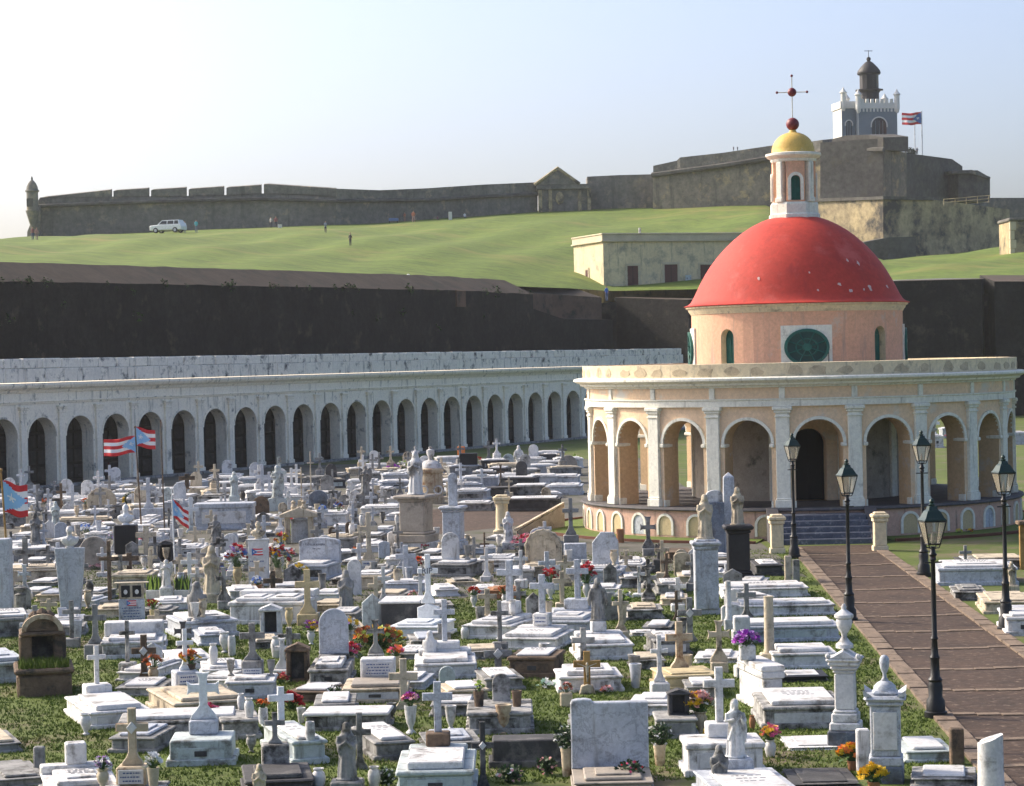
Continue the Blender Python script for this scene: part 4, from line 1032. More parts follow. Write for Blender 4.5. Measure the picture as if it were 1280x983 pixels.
            MB().prism([(-r * .7, z + h * .5), (r * .7, z + h * .5), (0, z + h * .98)], yc - r * 1.0, yc + r * 1.0, .01).prism([(-r * .55, z + h * .501), (r * .55, z + h * .501), (0, z + h)], yc - r * .4, yc + r * .4, .01).build('pediment', mm, last)
            for q in (-1, 1): MB().ball((q * r * .85, yc - r * .85, z + h * .62), r * .16, 6).build('corner_ear', mm, last)
            z += h
        elif k == 'obel':
            w, h = it[1] * s, it[2] * s; r = w / 2
            last = MB().lathe([(r * 1.41, z), (r * 1.1, z + h * .93), (r * .9, z + h * .95), (.02, z + h)], 4, xf=T4(0, yc, 0), a0=PI / 4).build('obelisk', mm, par); half = r; z += h
        elif k == 'niche':    # small aedicule with a deep dark opening
            w, h = it[1] * s, it[2] * s; r = w / 2; d = w * .42
            mb = MB()
            for q in (-1, 1): mb.box(q * r * .8 - r * .2, q * r * .8 + r * .2, yc - d, yc + d, z + h * .1, z + h * .78, .012)
            mb.box(-r * .6, r * .6, yc + d * .3, yc + d, z + h * .1, z + h * .78).box(-r, r, yc - d * 1.05, yc + d, z, z + h * .1, .012)
            last = mb.build('niche_box', mm, par)
            MB().box(-r * .6, r * .6, yc + d * .1, yc + d * .29, z + h * .101, z + h * .779).build('niche_recess', 'dark', last)
            MB().box(-r * 1.12, r * 1.12, yc - d * 1.15, yc + d * 1.05, z + h * .781, z + h * .87, .015).prism([(-r, z + h * .871), (r, z + h * .871), (0, z + h)], yc - d, yc + d, .01).build('niche_roof', mm, last); z += h
        elif k == 'book':
            w, h = it[1] * s, it[2] * s
            for q in (-1, 1):
                last = MB().box(0, w / 2, -.03, .03, 0, h, .012, xf=T4(0, yc, z) @ Matrix.Rotation(R(-18 * q), 4, 'Z') @ Matrix.Rotation(R(-35), 4, 'X') @ Matrix.Diagonal((q, 1, 1, 1))).build('book_page', mm, par)
            z += h * .8
        elif k == 'cap':
            w, h = it[1] * s, it[2] * s; r = w / 2
            last = MB().box(-r * .85, r * .85, yc - r * .85, yc + r * .85, z, z + h * .4, .02).box(-r, r, yc - r, yc + r, z + h * .4, z + h * .8, .03).box(-r * .7, r * .7, yc - r * .7, yc + r * .7, z + h * .8, z + h, .03).build('moulded_cap', mm, par); half = r; z += h
        elif k == 'broken':
            w, h = it[1] * s, it[2] * s; r = w / 2; n = 18
            v = [(r * math.cos(2 * PI * i / n), yc + r * math.sin(2 * PI * i / n), z) for i in range(n)] + [(r * .93 * math.cos(2 * PI * i / n), yc + r * .93 * math.sin(2 * PI * i / n), z + h * (.93 + .075 * math.cos(2 * PI * i / n) + .012 * random.uniform(-1, 1))) for i in range(n)]
            last = MB().add(v, [tuple(range(n)), tuple(range(n, 2 * n))] + [(i, (i + 1) % n, n + (i + 1) % n, n + i) for i in range(n)]).build('column_shaft', mm, par, 30); z += h
    return z
GR = 'graves and monuments of the cemetery'
def tomb(t, x, y, w, h, L, rot, m, label, slab=.0, sm='slab', head=(), inset=.12, lip=True, twin=False, cat='tomb', name='tomb'):
    P = place_ground(t, x, y); rz = R(rot); s = P.y / F * .25
    w = w * s / max(.75, math.cos(rz)); h = h * s
    if sm == 'slab': sm = random.Random(int(x * 5 + y * 3)).choice(('slab', 'slab', 'slab', 'white') if 'white' in label or 'bluish' in label else ('slab', 'slab', 'slab', 'white', 'white', 'marble', 'cream', 'stained'))
    o = thing(name, label, cat, P, rz, GR)
    mb = MB().box(-w / 2, w / 2, 0, L, -.06, h * (.82 if lip else 1), .018)
    if lip: mb.box(-w / 2 - .04, w / 2 + .04, -.04, L + .03, h * .82, h, .02)
    mb.box(-w / 2 - .06, w / 2 + .06, -.06, L + .04, -.06, min(.10, h * .25), .015)
    mb.build('base', m, o)
    register(P, rz, -w / 2 - .04, w / 2 + .04, -.04, L + .03, h)
    hd = .45 if head else .05
    if slab > 0:
        i = min(inset, w * .14)
        for (a, b) in (((-w / 2 + i, -.03), (.03, w / 2 - i)) if twin else ((-w / 2 + i, w / 2 - i),)):
            y1 = max(L - hd, .3)
            sb = MB().box(a, b, i * .8, y1, h + .001, h + slab, .018).build('ledger_slab', sm, o)
            if (b - a) > .5 and L > 1.2 and CN[0] % 2: MB().box(a + (b - a) * .2, b - (b - a) * .2, y1 * .25, y1 * .8, h + slab + .001, h + slab + .03, .01).build('raised_panel', sm, sb)
            register(P, rz, a, b, i * .8, y1, h + slab)
    CN[0] += 1
    rq = random.Random(CN[0] * 13)
    if h > .26 and w > .6 and rq.random() < .6:      # front face: a framed panel, sometimes with a dark vent or plate
        fp = MB().box(-w * .38, w * .38, -.014, .01, h * .24, h * .70, .006).build('front_panel', m if rq.random() < .6 else rq.choice(('stained', 'slab', 'mint', 'grey')), o)
        if rq.random() < .35: MB().box(-w * .10, w * .10, -.026, -.012, h * .36, h * .58, .004).build('vent_plate', 'dark', fp)
    if slab > 0 and sm in ('slab', 'bright', 'cream', 'white') and L > 1.1 and rq.random() < .55:   # worn inscription cut into the ledger
        em = MB(); rows = rq.randint(2, 4); ww = w * .42; zt_ = h + slab + .034
        yb, yt = max(L - hd, .3) * .45, max(L - hd, .3) * .78
        if not any(c_.children for c_ in o.children): zt_ = h + slab + .002
        for k_ in range(rows):
            yy_ = yt - (yt - yb) * (k_ + .5) / rows; x_ = -ww / 2 * rq.uniform(.6, 1)
            while x_ < ww / 2 * .8:
                dw_ = rq.uniform(.03, .09); em.box(x_, x_ + dw_, yy_ - .018, yy_ + .018, zt_ - .004, zt_); x_ += dw_ + rq.uniform(.02, .05)
        eo = em.build('engraving', 'ink', o); eo['kind'] = 'stuff'
    if head: stack(o, head, s * (1 + L / P.y), h, L - .22, m, P, rz)
    return o
def place_ground(t, x, y):
    px, py = pix(t, x, y); return at(px, py, 0)
def mon(t, x, y, items, m, label, rot=0, cat='monument', name='monument', ground=False):
    P = place_ground(t, x, y) if ground else place(t, x, y)
    s = P.y / F * .25; rz = R(rot)
    o = thing(name, label, cat, P, rz, GR)
    d = .12
    stack(o, items, s, -.02, d, m, P if False else None)
    return o
VG = 'flower vases and urns among the graves'
def vase(t, x, y, w, h, kind, m, label, fl=None, n=16, cat='vase', name='vase'):
    P = place(t, x, y); s = P.y / F * .25; w, h = w * s, h * s
    o = thing(name, label, cat, P, random.uniform(0, 3), VG)
    if kind == 'block':
        MB().box(-w / 2, w / 2, -w / 2, w / 2, 0, h, .02).build('planter_body', m, o); o.rotation_euler.z = 0
    else: link('vase_body', vase_mesh(kind, w, h, m), o)
    if fl:
        fw, fh, cols = fl; rg = random.Random(int(x * 7 + y))
        bunch('flowers', o, fw * s, fh * s, h - .01, cols, n, rg)
    return o
def flowers(t, x, y, w, h, cols, label, n=14, depth=None):
    P = place(t, x, y); s = P.y / F * .25; rg = random.Random(int(x * 3 + y))
    o = thing('flower_bunch', label, 'flowers', P, 0, 'loose flower bunches on the graves')
    bunch('blooms', o, w * s, h * s, -.02, cols, n, rg, depth=(depth or w * .7) * s, stems=True)
    return o
def gx(px, py): return ('G', (px - 760) * 4, (py - 737) * 4)
# ------------------------------------------------------------------ graves of the near left lawn (tile D)
tomb('D', 600, 690, 280, 85, 2.3, 20, 'white', 'white marble tomb with plain cross on a block, edge of the left lawn', .09, head=[('b', 130, 60), ('c', 92, 190)])
tomb('D', 15, 470, 230, 105, 2.0, 20, 'mint', 'pale mint tomb cut by the left edge beside the brown shrine', .08)
tomb('D', 1005, 880, 310, 125, 1.0, 3, 'mint', 'mint painted tomb with blackened top and flared-arm white cross', 0, head=[('b', 140, 70, 'marble'), ('c', 162, 235, 'celtic', 'bright')], lip=False)
tomb('D', 420, 1085, 330, 95, 1.7, 14, 'white', 'white tomb with bare block and jar at its head, bottom left', .08, head=[('step', 350, 40, 110), ('b', 102, 105)])
tomb('D', 640, 1090, 330, 85, .75, 0, 'stained', 'low block under the cream diamond cross, bottom left', 0, head=[('b', 150, 95, 'rust'), ('p', 125, 70, 12, 3), ('c', 160, 285, 'diamond', 'rust')])
tomb('D', 110, 985, 215, 42, 1.6, 20, 'grey', 'low crumbling grey kerb grave at the bottom left corner', .04, 'grey')
tomb('D', 15, 815, 150, 45, 1.5, 20, 'grey', 'grey kerb grave with pale slab cut by the left edge', .05)
mon('D', 190, 895, [('b', 55, 112, 40)], 'grey', 'stumpy grey stone post on the kerb grave, bottom left', cat='post', name='stone_post')
tomb('D', 905, 742, 600, 88, 1.1, 5, 'stained', 'wide white slab tomb with black stained side behind the diamond cross', .07)
tomb('D', 1060, 650, 345, 92, 2.3, 20, 'cream', 'cream tomb with white cross on inscribed block, left of the grey cross', .07, 'cream', head=[('b', 120, 85, 'marble'), ('p', 100, 48, 14, 2), ('c', 85, 205, 'flare', 'bright')])
mon('D', 718, 462, [('c', 122, 238, 'diamond')], 'brown', 'dark brown stone cross with white diamond plaque near the grass', cat='cross', name='stone_cross')
tomb('D', 665, 458, 150, 45, 1.8, -14, 'white', 'narrow white slab grave beside the brown diamond cross', .06)
tomb('D', 965, 398, 180, 55, 1.7, 15, 'white', 'white slab grave with dark rounded cross at its head', .06, head=[('c', 88, 145, 'celtic', 'dark')])
tomb('D', 1115, 450, 190, 52, 1.5, 8, 'white', 'white grave with two jars beside the dark rounded cross', .05)
tomb('D', 660, 345, 290, 85, 1.5, 6, 'white', 'white tomb with flag tablet and two portraits at its head', .07, head=[('step', 290, 70, 120)])
mon('D', 475, 345, [('b', 105, 75, 'grey'), ('c', 112, 198, 'flare')], 'grey', 'grey cross on sloped foot left of the flag tablet', cat='cross', name='stone_cross')
tomb('D', 1050, 240, 260, 85, 1.6, 20, 'marble', 'bluish tomb with white edged slab behind the back-turned statue', .08)
tomb('E', 290, 548, 230, 90, 1.1, 2, 'white', 'white tomb with framed slab and grey cross on lettered block', .05, head=[('b', 105, 75, 'grey'), ('p', 95, 35, 36, 2), ('c', 126, 185, 'flare', 'grey')])
tomb('E', 245, 748, 175, 98, 1.1, 10, 'stained', 'blackened low tomb carrying two white jars', 0)
# ------------------------------------------------------------------ tile E
tomb('E', 440, 1045, 320, 92, 1.5, 8, 'dark', 'dark weathered tomb with small mossy cross, bottom centre left', .07, 'dark', head=[('b', 135, 112, 'stained'), ('c', 102, 155, 'flare', 'grey')])
tomb('E', 590, 872, 150, 118, 2.2, 18, 'mint', 'tall mint tomb with thick white cross hung with red flowers', .05, head=[('c', 128, 182, 'plain', 'bright')])
mon('E', 775, 1012, [('b', 165, 60), ('v', 292, 'veiled')], 'grey', 'tall veiled Madonna statue with clasped hands, bottom centre', cat='statue', name='statue')
mon('E', 335, 1075, [('v', 205, 'veiled')], 'cream', 'cream robed statue cropped by the bottom edge before the dark tomb', cat='statue', name='statue')
mon('E', 838, 905, [('c', 118, 292, 'flare')], 'grey', 'tall stained grey cross rising behind the Madonna statue', cat='cross', name='stone_cross')
tomb('E', 770, 705, 400, 72, .9, -3, 'stained', 'long low table tomb with bright white top and blackened sides', .06, inset=-.06, lip=False)
tomb('E', 1015, 850, 180, 92, 1.8, 15, 'grey', 'grey tomb with white slab between the table tomb and urn tomb', .06)
tomb('E', 915, 566, 310, 72, 1.5, 0, 'cream', 'cream tomb with tan slab and double blue-lettered plaque', .07, 'tan', head=[('b', 172, 108, 'white'), ('p', 150, 70, 14, 4)])
tomb('E', 682, 487, 188, 88, 1.9, 0, 'stained', 'white slab tomb with tall round-topped blue-grey headstone', .09, head=[('step', 150, 25), ('s', 146, 225, 'round', 'marble')])
mon('E', 530, 462, [('niche', 112, 200)], 'brown', 'brown stained niche box with a dark opening beside white slab', cat='niche', name='niche_shrine')
tomb('E', 590, 565, 225, 55, 1.0, -15, 'brown', 'broken brown grave with loose white slab before the niche box', .05)
mon('E', 395, 240, [('step', 118, 12), ('niche', 104, 158)], 'white', 'white niche shrine with dark window and small pediment', cat='niche', name='niche_shrine')
tomb('B', 370, 962, 365, 112, 1.7, -8, 'white', 'broad double tomb with two white slabs and a bust on flag tablet', .08, twin=True, head=[('step', 380, 32, 120)])
# ------------------------------------------------------------------ tile F
tomb('F', 258, 1048, 370, 142, 1.9, 0, 'mint', 'large mint and white tomb with grey cross between two goblet urns', .11, head=[('step', 290, 34, 120), ('b', 120, 66, 'brown'), ('c', 150, 252, 'plain', 'marble')])
mon('F', 98, 605, [('c', 145, 262, 'flare')], 'cream', 'cream cross with curved foot behind the goblet urn tomb', cat='cross', name='stone_cross')
tomb('F', 150, 252, 240, 68, 1.6, -12, 'bright', 'bright white painted tomb with RIP cross', .05, 'bright', head=[('s', 110, 82, 'gable', 'bright'), ('c', 102, 245, 'flare', 'bright')])
tomb('F', 310, 447, 292, 78, 1.7, 2, 'white', 'white tomb with tall grey cross and framed slab, centre', .08, head=[('step', 262, 30, 110), ('b', 150, 36), ('c', 106, 208, 'plain', 'marble')])
mon('F', 315, 503, [('s', 82, 122, 'round')], 'mint', 'small round-topped mint headstone standing in the grass', cat='headstone', name='headstone')
tomb('F', 518, 248, 230, 70, 1.7, -20, 'white', 'white tomb with grey cross between two orange flower vases', .08, head=[('step', 200, 22, 100), ('b', 90, 62), ('c', 126, 205, 'plain', 'marble')])
tomb('F', 715, 302, 290, 60, 1.7, -14, 'white', 'white tomb with slim cross and name plate, centre', .08, head=[('step', 240, 24, 100), ('b', 82, 62), ('p', 66, 44, 8, 2), ('c', 122, 192, 'plain', 'marble')])
tomb('F', 900, 238, 240, 82, 1.7, -14, 'marble', 'bluish tomb with tall cross between two red flower vases', .08, head=[('step', 230, 26, 100), ('b', 124, 50), ('c', 112, 195, 'plain', 'marble')])
tomb('F', 1112, 352, 265, 78, 1.7, 4, 'white', 'white tomb with standing Madonna and open arms statue', .08, head=[('step', 236, 26, 110), ('b', 74, 52), ('v', 215, 'open', 'grey')])
tomb('F', 1035, 512, 305, 78, 1.3, 3, 'white', 'broad white tomb with framed slab behind the golden crucifix', .09)
tomb('F', 740, 442, 225, 105, 1.2, -10, 'brown', 'collapsed brown brick tomb with tilted white slab', .05)
mon('F', 572, 432, [('c', 142, 172, 'diamond')], 'grey', 'grey cross with diamond plaque beside the collapsed brown tomb', cat='cross', name='stone_cross')
tomb('F', 580, 722, 310, 110, 1.5, 0, 'stained', 'dark kerbed grave with stained tablet and pots', 0, 'white')
mon('F', 590, 668, [('s', 92, 250, 'low')], 'stained', 'upright tablet blackened on top, on the dark kerbed grave', cat='headstone', name='headstone')
mon('F', 497, 1010, [('c', 112, 352, 'diamond')], 'dark', 'dark stone cross with white diamond plaque, bottom centre', cat='cross', name='stone_cross')
tomb('F', 715, 888, 345, 135, .6, 0, 'dark', 'low blackened grave wall in the grass, bottom centre', 0, lip=False)
tomb('F', 1150, 1015, 375, 52, 1.5, 0, 'tan', 'grave with tan slab and large veined marble headstone', .05, 'tan', head=[('s', 385, 345, 'shoulder', 'marble')])
# ------------------------------------------------------------------ tile G
tomb('G', 420, 502, 262, 75, 1.3, 8, 'yellow', 'yellowish tomb with rust-streaked cream cross', .03, 'yellow', head=[('c', 136, 232, 'flare', 'rust')])
mon('G', 412, 265, [('c', 122, 228, 'diamond')], 'grey', 'grey diamond-plaque cross above the rust-streaked cross', cat='cross', name='stone_cross')
tomb('G', 185, 152, 172, 52, 1.3, 0, 'stained', 'mottled cream slab grave near the lime flowers', .05, 'cream')
tomb('G', 325, 332, 172, 80, 1.4, 5, 'grey', 'grey stepped grave with small white plate, left of diamond cross', .05)
tomb('G', 178, 232, 112, 18, .5, 0, 'white', 'thin white slab lying in the grass with dark holes', .02)
mon('G', 345, 155, [('c', 62, 150, 'flare')], 'brown', 'brown cross behind the mottled cream slab', cat='cross', name='stone_cross')
tomb('G', 790, 42, 420, 50, 1.4, 0, 'white', 'farthest of the long white tombs lying beside the path', .06)
tomb('G', 885, 132, 490, 55, 1.0, 0, 'white', 'second of the long white tombs lying beside the path', .07)
tomb('G', 905, 262, 500, 80, 1.1, 0, 'marble', 'third and tallest of the long white tombs beside the path', .08)
tomb('G', 985, 398, 310, 80, 1.1, 0, 'white', 'nearest of the long white tombs, behind the round pillar', .08)
mon('G', 607, 205, [('b', 46, 60, 40), ('col', 30, 190)], 'white', 'slim white pillar at the head of the second long tomb', cat='pillar', name='pillar')
mon('G', 812, 385, [('b', 92, 70), ('col', 52, 285)], 'cream', 'round cream pillar rising between the long white tombs', cat='pillar', name='pillar')
mon('G', 672, 275, [('b', 98, 75), ('b', 80, 70)], 'white', 'stepped white head blocks of the third long tomb', cat='monument')
tomb('G', 985, 695, 400, 112, 1.8, 0, 'stained', 'white chest tomb with black drips and raised slab beside the path', .08)
tomb('G', 828, 610, 96, 200, 1.6, 10, 'white', 'tall narrow marble chest with moulded lid, left of path', .10, inset=-.05)
tomb('G', 980, 462, 225, 28, .9, 0, 'black', 'black granite slab with white plaque between white tombs', .02)
tomb('G', 590, 932, 375, 165, .9, 2, 'white', 'white tomb carrying a tall plain white cross, bottom right', 0, head=[('b', 138, 70), ('c', 156, 275, 'plain')])
tomb('G', 800, 1135, 405, 92, 2.4, 6, 'marble', 'inscribed white tomb with Sacred Heart statue, bottom right', .07, head=[('b', 156, 70), ('v', 292, 'heart', 'white')])
mon('G', 563, 1035, [('v', 260, 'veiled')], 'grey', 'grey robed statue cropped at the bottom beside the inscribed tomb', cat='statue', name='statue')
tomb('G', 345, 745, 190, 100, .9, 0, 'stained', 'rough blackened stone grave in the grass', .0)
mon('G', 355, 628, [('niche', 105, 135)], 'dark', 'dark rock niche on the blackened grave', cat='niche', name='niche_shrine')
tomb('G', 482, 545, 165, 62, 1.0, 0, 'grey', 'small grey grave with white plate before the yellowish tomb', .05)
tomb('G', 1085, 800, 340, 14, 1.1, 0, 'white', 'flat white marble paving slabs before the chest tomb', .02)
tomb('G', 1090, 985, 310, 14, 1.3, 0, 'dark', 'flat dark mildewed slab in the ground, bottom right', .02, 'dark')
mon('G', 1188, 775, [('b', 172, 78, 172, 'bluestone'), ('b', 152, 40, 152), ('ped', 132, 285), ('gcap', 178, 80), ('u', 96, 225)], 'white', 'tall marble pedestal with pediments and lidded urn beside path', cat='monument', name='urn_monument', rot=-14)
mon('G', 1392, 965, [('b', 175, 92, 175, 'bluestone'), ('b', 168, 48, 168), ('b', 150, 255, 150), ('p', 118, 190, 30, 0, 'marble'), ('dcap', 210, 118), ('flame', 52, 130)], 'marble', 'veined marble pedestal with draped flame finial, bottom right', cat='monument', name='flame_monument', rot=-10)
mon('G', 1925, 1060, [('broken', 138, 340)], 'white', 'broken white marble column at the bottom right corner', cat='column', name='broken_column')
mon('G', 1752, 880, [('b', 68, 190, 60)], 'brown', 'square brown stone post beside the broken column', cat='post', name='stone_post')
tomb('G', 1610, 862, 225, 55, 1.2, 0, 'mint', 'white slab tomb with dark blotch beside the tall lamp', .05)
tomb('G', 1680, 985, 290, 40, 1.0, -10, 'stained', 'tilted pale slab with two dark rings, bottom right', .04)
mon('G', 1283, 930, [('b', 66, 235, 55)], 'white', 'narrow white pillar beside the yellow flowers', cat='pillar', name='pillar')
# ------------------------------------------------------------------ right of the path
tomb('G', 1850, -20, 380, 88, 2.0, -6, 'marble', 'blue-grey tomb with bright slab right of the path', .06)
tomb('G', 2010, 122, 240, 62, 2.2, -6, 'cream', 'low cream grave right of the path beside the lamp', .04, 'cream')
tomb('G', 2080, 232, 160, 95, 2.0, -6, 'white', 'white tomb cut by the right edge beside a lamp', .06)
tomb('G', 2000, -118, 480, 32, 1.2, -3, 'dark', 'long low dark kerb grave before the chapel lawn', .03)
tomb(*gx(1213, 751), 150, 45, 1.6, -6, 'stained', 'low blackened grave right of the path between the lamps', .05, 'grey')
tomb(*gx(1250, 712), 260, 50, 1.5, -4, 'grey', 'long grey slab tomb right of the path behind the bright slab', .05, 'cream')
mon(*gx(1208, 716), [('b', 60, 34), ('c', 62, 105, 'flare')], 'grey', 'small grey cross right of the path behind the lamps', cat='cross', name='stone_cross', ground=True)
mon(*gx(1266, 741), [('b', 66, 40), ('v', 120, 'veiled')], 'cream', 'small cream statue right of the path near the edge', cat='statue', name='statue', ground=True)
# ------------------------------------------------------------------ tile A, crowded left
mon('A', 352, 892, [('s', 150, 315, 'taper'), ('v', 108, 'bust', 'slab')], 'marble', 'tapered blue-grey stele carrying a white bust', cat='monument', name='stele', ground=True)
mon('A', 630, 615, [('b', 110, 152, 80), ('v', 102, 'bust', 'bright')], 'black', 'black granite pedestal carrying a white bust', cat='monument', name='bust_monument', ground=True)
mon('A', 547, 895, [('b', 92, 55, 'grey'), ('c', 100, 298, 'thin')], 'brown', 'weathered brown stone cross beside the tapered stele', cat='cross', name='stone_cross', ground=True)
mon('A', 125, 742, [('c', 102, 218, 'flare')], 'grey', 'grey cross with spread foot near the left flag', cat='cross', name='stone_cross', ground=True)
mon('A', 730, 618, [('c', 102, 150, 'plain')], 'cream', 'cream cross right of the black bust pedestal', cat='cross', name='stone_cross', ground=True)
tomb('A', 170, 745, 250, 55, 1.5, 10, 'cream', 'cream slab tomb under the spread-foot grey cross', .06, 'cream')
tomb('A', 150, 645, 230, 55, 1.4, 10, 'grey', 'grey tomb with white slab at the left under the flag', .06)
mon('A', 175, 595, [('b', 62, 42), ('v', 152, 'veiled')], 'grey', 'small grey veiled statue near the left edge', cat='statue', name='statue', ground=True)
mon('A', 277, 520, [('b', 58, 48), ('v', 128, 'veiled')], 'mint', 'small bluish veiled statue in front of the orange flower pots', cat='statue', name='statue', ground=True)
mon('A', 508, 420, [('s', 146, 142, 'shell'), ('p', 56, 36, 98, 2)], 'cream', 'cream scalloped shell headstone with dark cross', cat='headstone', name='headstone', ground=True)
tomb('A', 420, 478, 265, 42, 1.2, 8, 'cream', 'low cream slab before the scalloped shell headstone', .05, 'cream')
mon('A', 742, 435, [('b', 150, 55), ('c', 76, 152, 'flare')], 'marble', 'bluish stone cross with broad base beside the flower wreath', cat='cross', name='stone_cross', ground=True)
mon('A', 838, 400, [('s', 46, 125, 'round')], 'mint', 'slim round-topped stele between the two brown flagpoles', cat='headstone', name='headstone', ground=True)
mon('A', 955, 505, [('c', 78, 180, 'flare')], 'bright', 'bright white cross right of the small red flag', cat='cross', name='stone_cross', ground=True)
tomb('A', 1120, 490, 290, 132, 1.0, 0, 'marble', 'big plain marble box tomb carrying a cross and small stele', 0)
mon('A', 1040, 362, [('s', 46, 70, 'gable')], 'white', 'small gabled stele on the big marble box tomb', cat='headstone', name='headstone')
mon('A', 1122, 360, [('c', 72, 105, 'flare')], 'white', 'white cross standing on the big marble box tomb', cat='cross', name='stone_cross')
mon('A', 1172, 400, [('b', 50, 80), ('v', 125, 'veiled')], 'mint', 'bluish veiled statue behind the big marble box tomb', cat='statue', name='statue', ground=True)
mon('A', 1205, 480, [('niche', 74, 95)], 'brown', 'small brown niche before the big marble box tomb', cat='niche', name='niche_shrine', ground=True)
mon('A', 1075, 565, [('v', 150, 'heart')], 'grey', 'grey robed statue in front of the big marble box tomb', cat='statue', name='statue', ground=True)
tomb('A', 935, 625, 155, 45, 1.3, 0, 'white', 'white slab grave beside the white flagpole', .05)
mon('A', 830, 648, [('niche', 82, 110)], 'dark', 'dark stone niche holding a small white figure', cat='niche', name='niche_shrine', ground=True)
mon('A', 645, 725, [('b', 95, 30), ('c', 98, 92, 'plain')], 'brown', 'squat brown block cross on the cream slab', cat='cross', name='stone_cross')
tomb('A', 660, 805, 195, 92, 1.3, 0, 'cream', 'cream tomb behind the flag tablet', .04, 'cream')
mon('A', 470, 690, [('s', 142, 170, 'round')], 'tan', 'tan round-topped stone hung with pink balloons', cat='headstone', name='headstone', ground=True)
mon('A', 830, 842, [('b', 62, 68), ('v', 138, 'angel', 'white')], 'white', 'small white angel between two snake plant boxes', cat='statue', name='statue', ground=True)
tomb('A', 850, 895, 160, 42, 1.3, 6, 'white', 'white slab in front of the small angel', .05)
mon('A', 100, 935, [('col', 62, 120), ('u', 62, 52)], 'grey', 'grey post with domed top at the left edge', cat='post', name='stone_post', ground=True)
mon('A', 165, 940, [('c', 52, 70, 'celtic')], 'bright', 'very small white cross beside the grey domed post', cat='cross', name='stone_cross', ground=True)
mon('A', 240, 925, [('c', 86, 92, 'plain')], 'cream', 'small cream cross before the tapered stele', cat='cross', name='stone_cross', ground=True)
tomb('A', 330, 990, 190, 55, 1.0, 12, 'white', 'white tomb with an open stone book', .03)
mon('A', 335, 930, [('book', 95, 62)], 'slab', 'open marble book on the white tomb', cat='book', name='stone_book')
mon('A', 8, 960, [('b', 100, 430, 90)], 'marble', 'tall bluish marble pillar cut by the left edge', cat='pillar', name='pillar', ground=True)
tomb('A', 50, 1025, 225, 95, 1.8, 14, 'grey', 'grey tomb with white slab at left edge above the lawn', .06)
mon('A', 185, 400, [('c', 44, 140, 'flare')], 'grey', 'slim grey cross by the arcade, far left', cat='cross', name='stone_cross', ground=True)
mon('A', 362, 400, [('c', 58, 138, 'flare')], 'marble', 'pale cross by the arcade left of the shell headstone', cat='cross', name='stone_cross', ground=True)
mon('A', 305, 385, [('c', 50, 130, 'flare')], 'brown', 'brownish cross among the orange flower pots', cat='cross', name='stone_cross', ground=True)
mon('A', 935, 335, [('b', 46, 55), ('c', 80, 72, 'plain')], 'brown', 'short brown cross near the second flagpole, by the arcade', cat='cross', name='stone_cross', ground=True)
mon('B', 98, 855, [('b', 82, 42), ('v', 248, 'veiled')], 'cream', 'tall cream Madonna statue left of the flag tablet and bust', cat='statue', name='statue')
mon('D', 985, 238, [('v', 282, 'veiled', 180)], 'grey', 'grey robed statue turned away, on the bluish tomb', cat='statue', name='statue')
mon('B', 405, 862, [('c', 98, 170, 'plain')], 'brown', 'brown-grey cross at the middle of the double tomb', cat='cross', name='stone_cross')
# ------------------------------------------------------------------ tile B, middle distance
mon('B', 352, 345, [('c', 64, 186, 'flare')], 'marble', 'blue-grey cross by the arcade beside the statue with cross', cat='cross', name='stone_cross', ground=True)
mon('B', 428, 396, [('b', 92, 66), ('v', 165, 'heart')], 'mint', 'bluish statue leaning before a tall cross', cat='statue', name='statue', ground=True)
mon('B', 440, 388, [('c', 70, 265, 'plain')], 'mint', 'tall bluish cross behind the leaning statue', cat='cross', name='stone_cross', ground=True)
mon('B', 595, 330, [('b', 40, 40), ('c', 34, 195, 'thin')], 'cream', 'very slim tall cream cross shaft before the arcade', cat='cross', name='stone_cross', ground=True)
mon('B', 548, 385, [('b', 36, 45), ('c', 30, 165, 'thin')], 'rust', 'slim yellowish cross shaft behind the gabled canopy tomb', cat='cross', name='stone_cross', ground=True)
mon('B', 632, 398, [('s', 98, 108, 'ogee')], 'bluestone', 'dark blue rounded gravestone behind the gabled canopy', cat='headstone', name='headstone', ground=True)
mon('B', 480, 388, [('v', 98, 'veiled')], 'white', 'small white statue left of the dark blue gravestone', cat='statue', name='statue', ground=True)
mon('B', 345, 415, [('s', 82, 95, 'round')], 'brown', 'dark brown rounded shrine stone behind box tomb', cat='headstone', name='headstone', ground=True)
mon('B', 703, 330, [('c', 40, 145, 'flare')], 'grey', 'narrow grey cross before the arcade, centre', cat='cross', name='stone_cross', ground=True)
mon('B', 868, 380, [('b', 95, 72), ('v', 142, 'angel')], 'grey', 'grey angel on a rough rock base', cat='statue', name='statue', ground=True)
tomb('B', 640, 470, 265, 60, 1.6, 0, 'white', 'long white slab tomb right of the gabled canopy', .06)
tomb('B', 355, 475, 150, 45, 1.4, 0, 'cream', 'cream slab behind the bust and flag tablet', .05)
tomb('B', 945, 420, 200, 42, 1.5, 0, 'white', 'white slab tomb left of the tall statue pedestal', .06)
tomb('B', 720, 600, 180, 70, 1.4, -10, 'grey', 'grey tomb with sloped top behind the cream cross on block', .05)
tomb('B', 580, 745, 190, 80, 1.5, -12, 'marble', 'marble tomb with wide family headstone and rounded corner', .06, head=[('s', 210, 118, 'low', 'marble')])
mon('B', 885, 690, [('b', 100, 55), ('p', 66, 42, 6, 2), ('c', 92, 235, 'flare')], 'cream', 'tall cream cross on a block with blue plaque, centre', cat='cross', name='stone_cross', ground=True)
tomb('B', 880, 790, 200, 70, 1.4, -8, 'cream', 'cream tomb with white plate under the tall cream cross', .05)
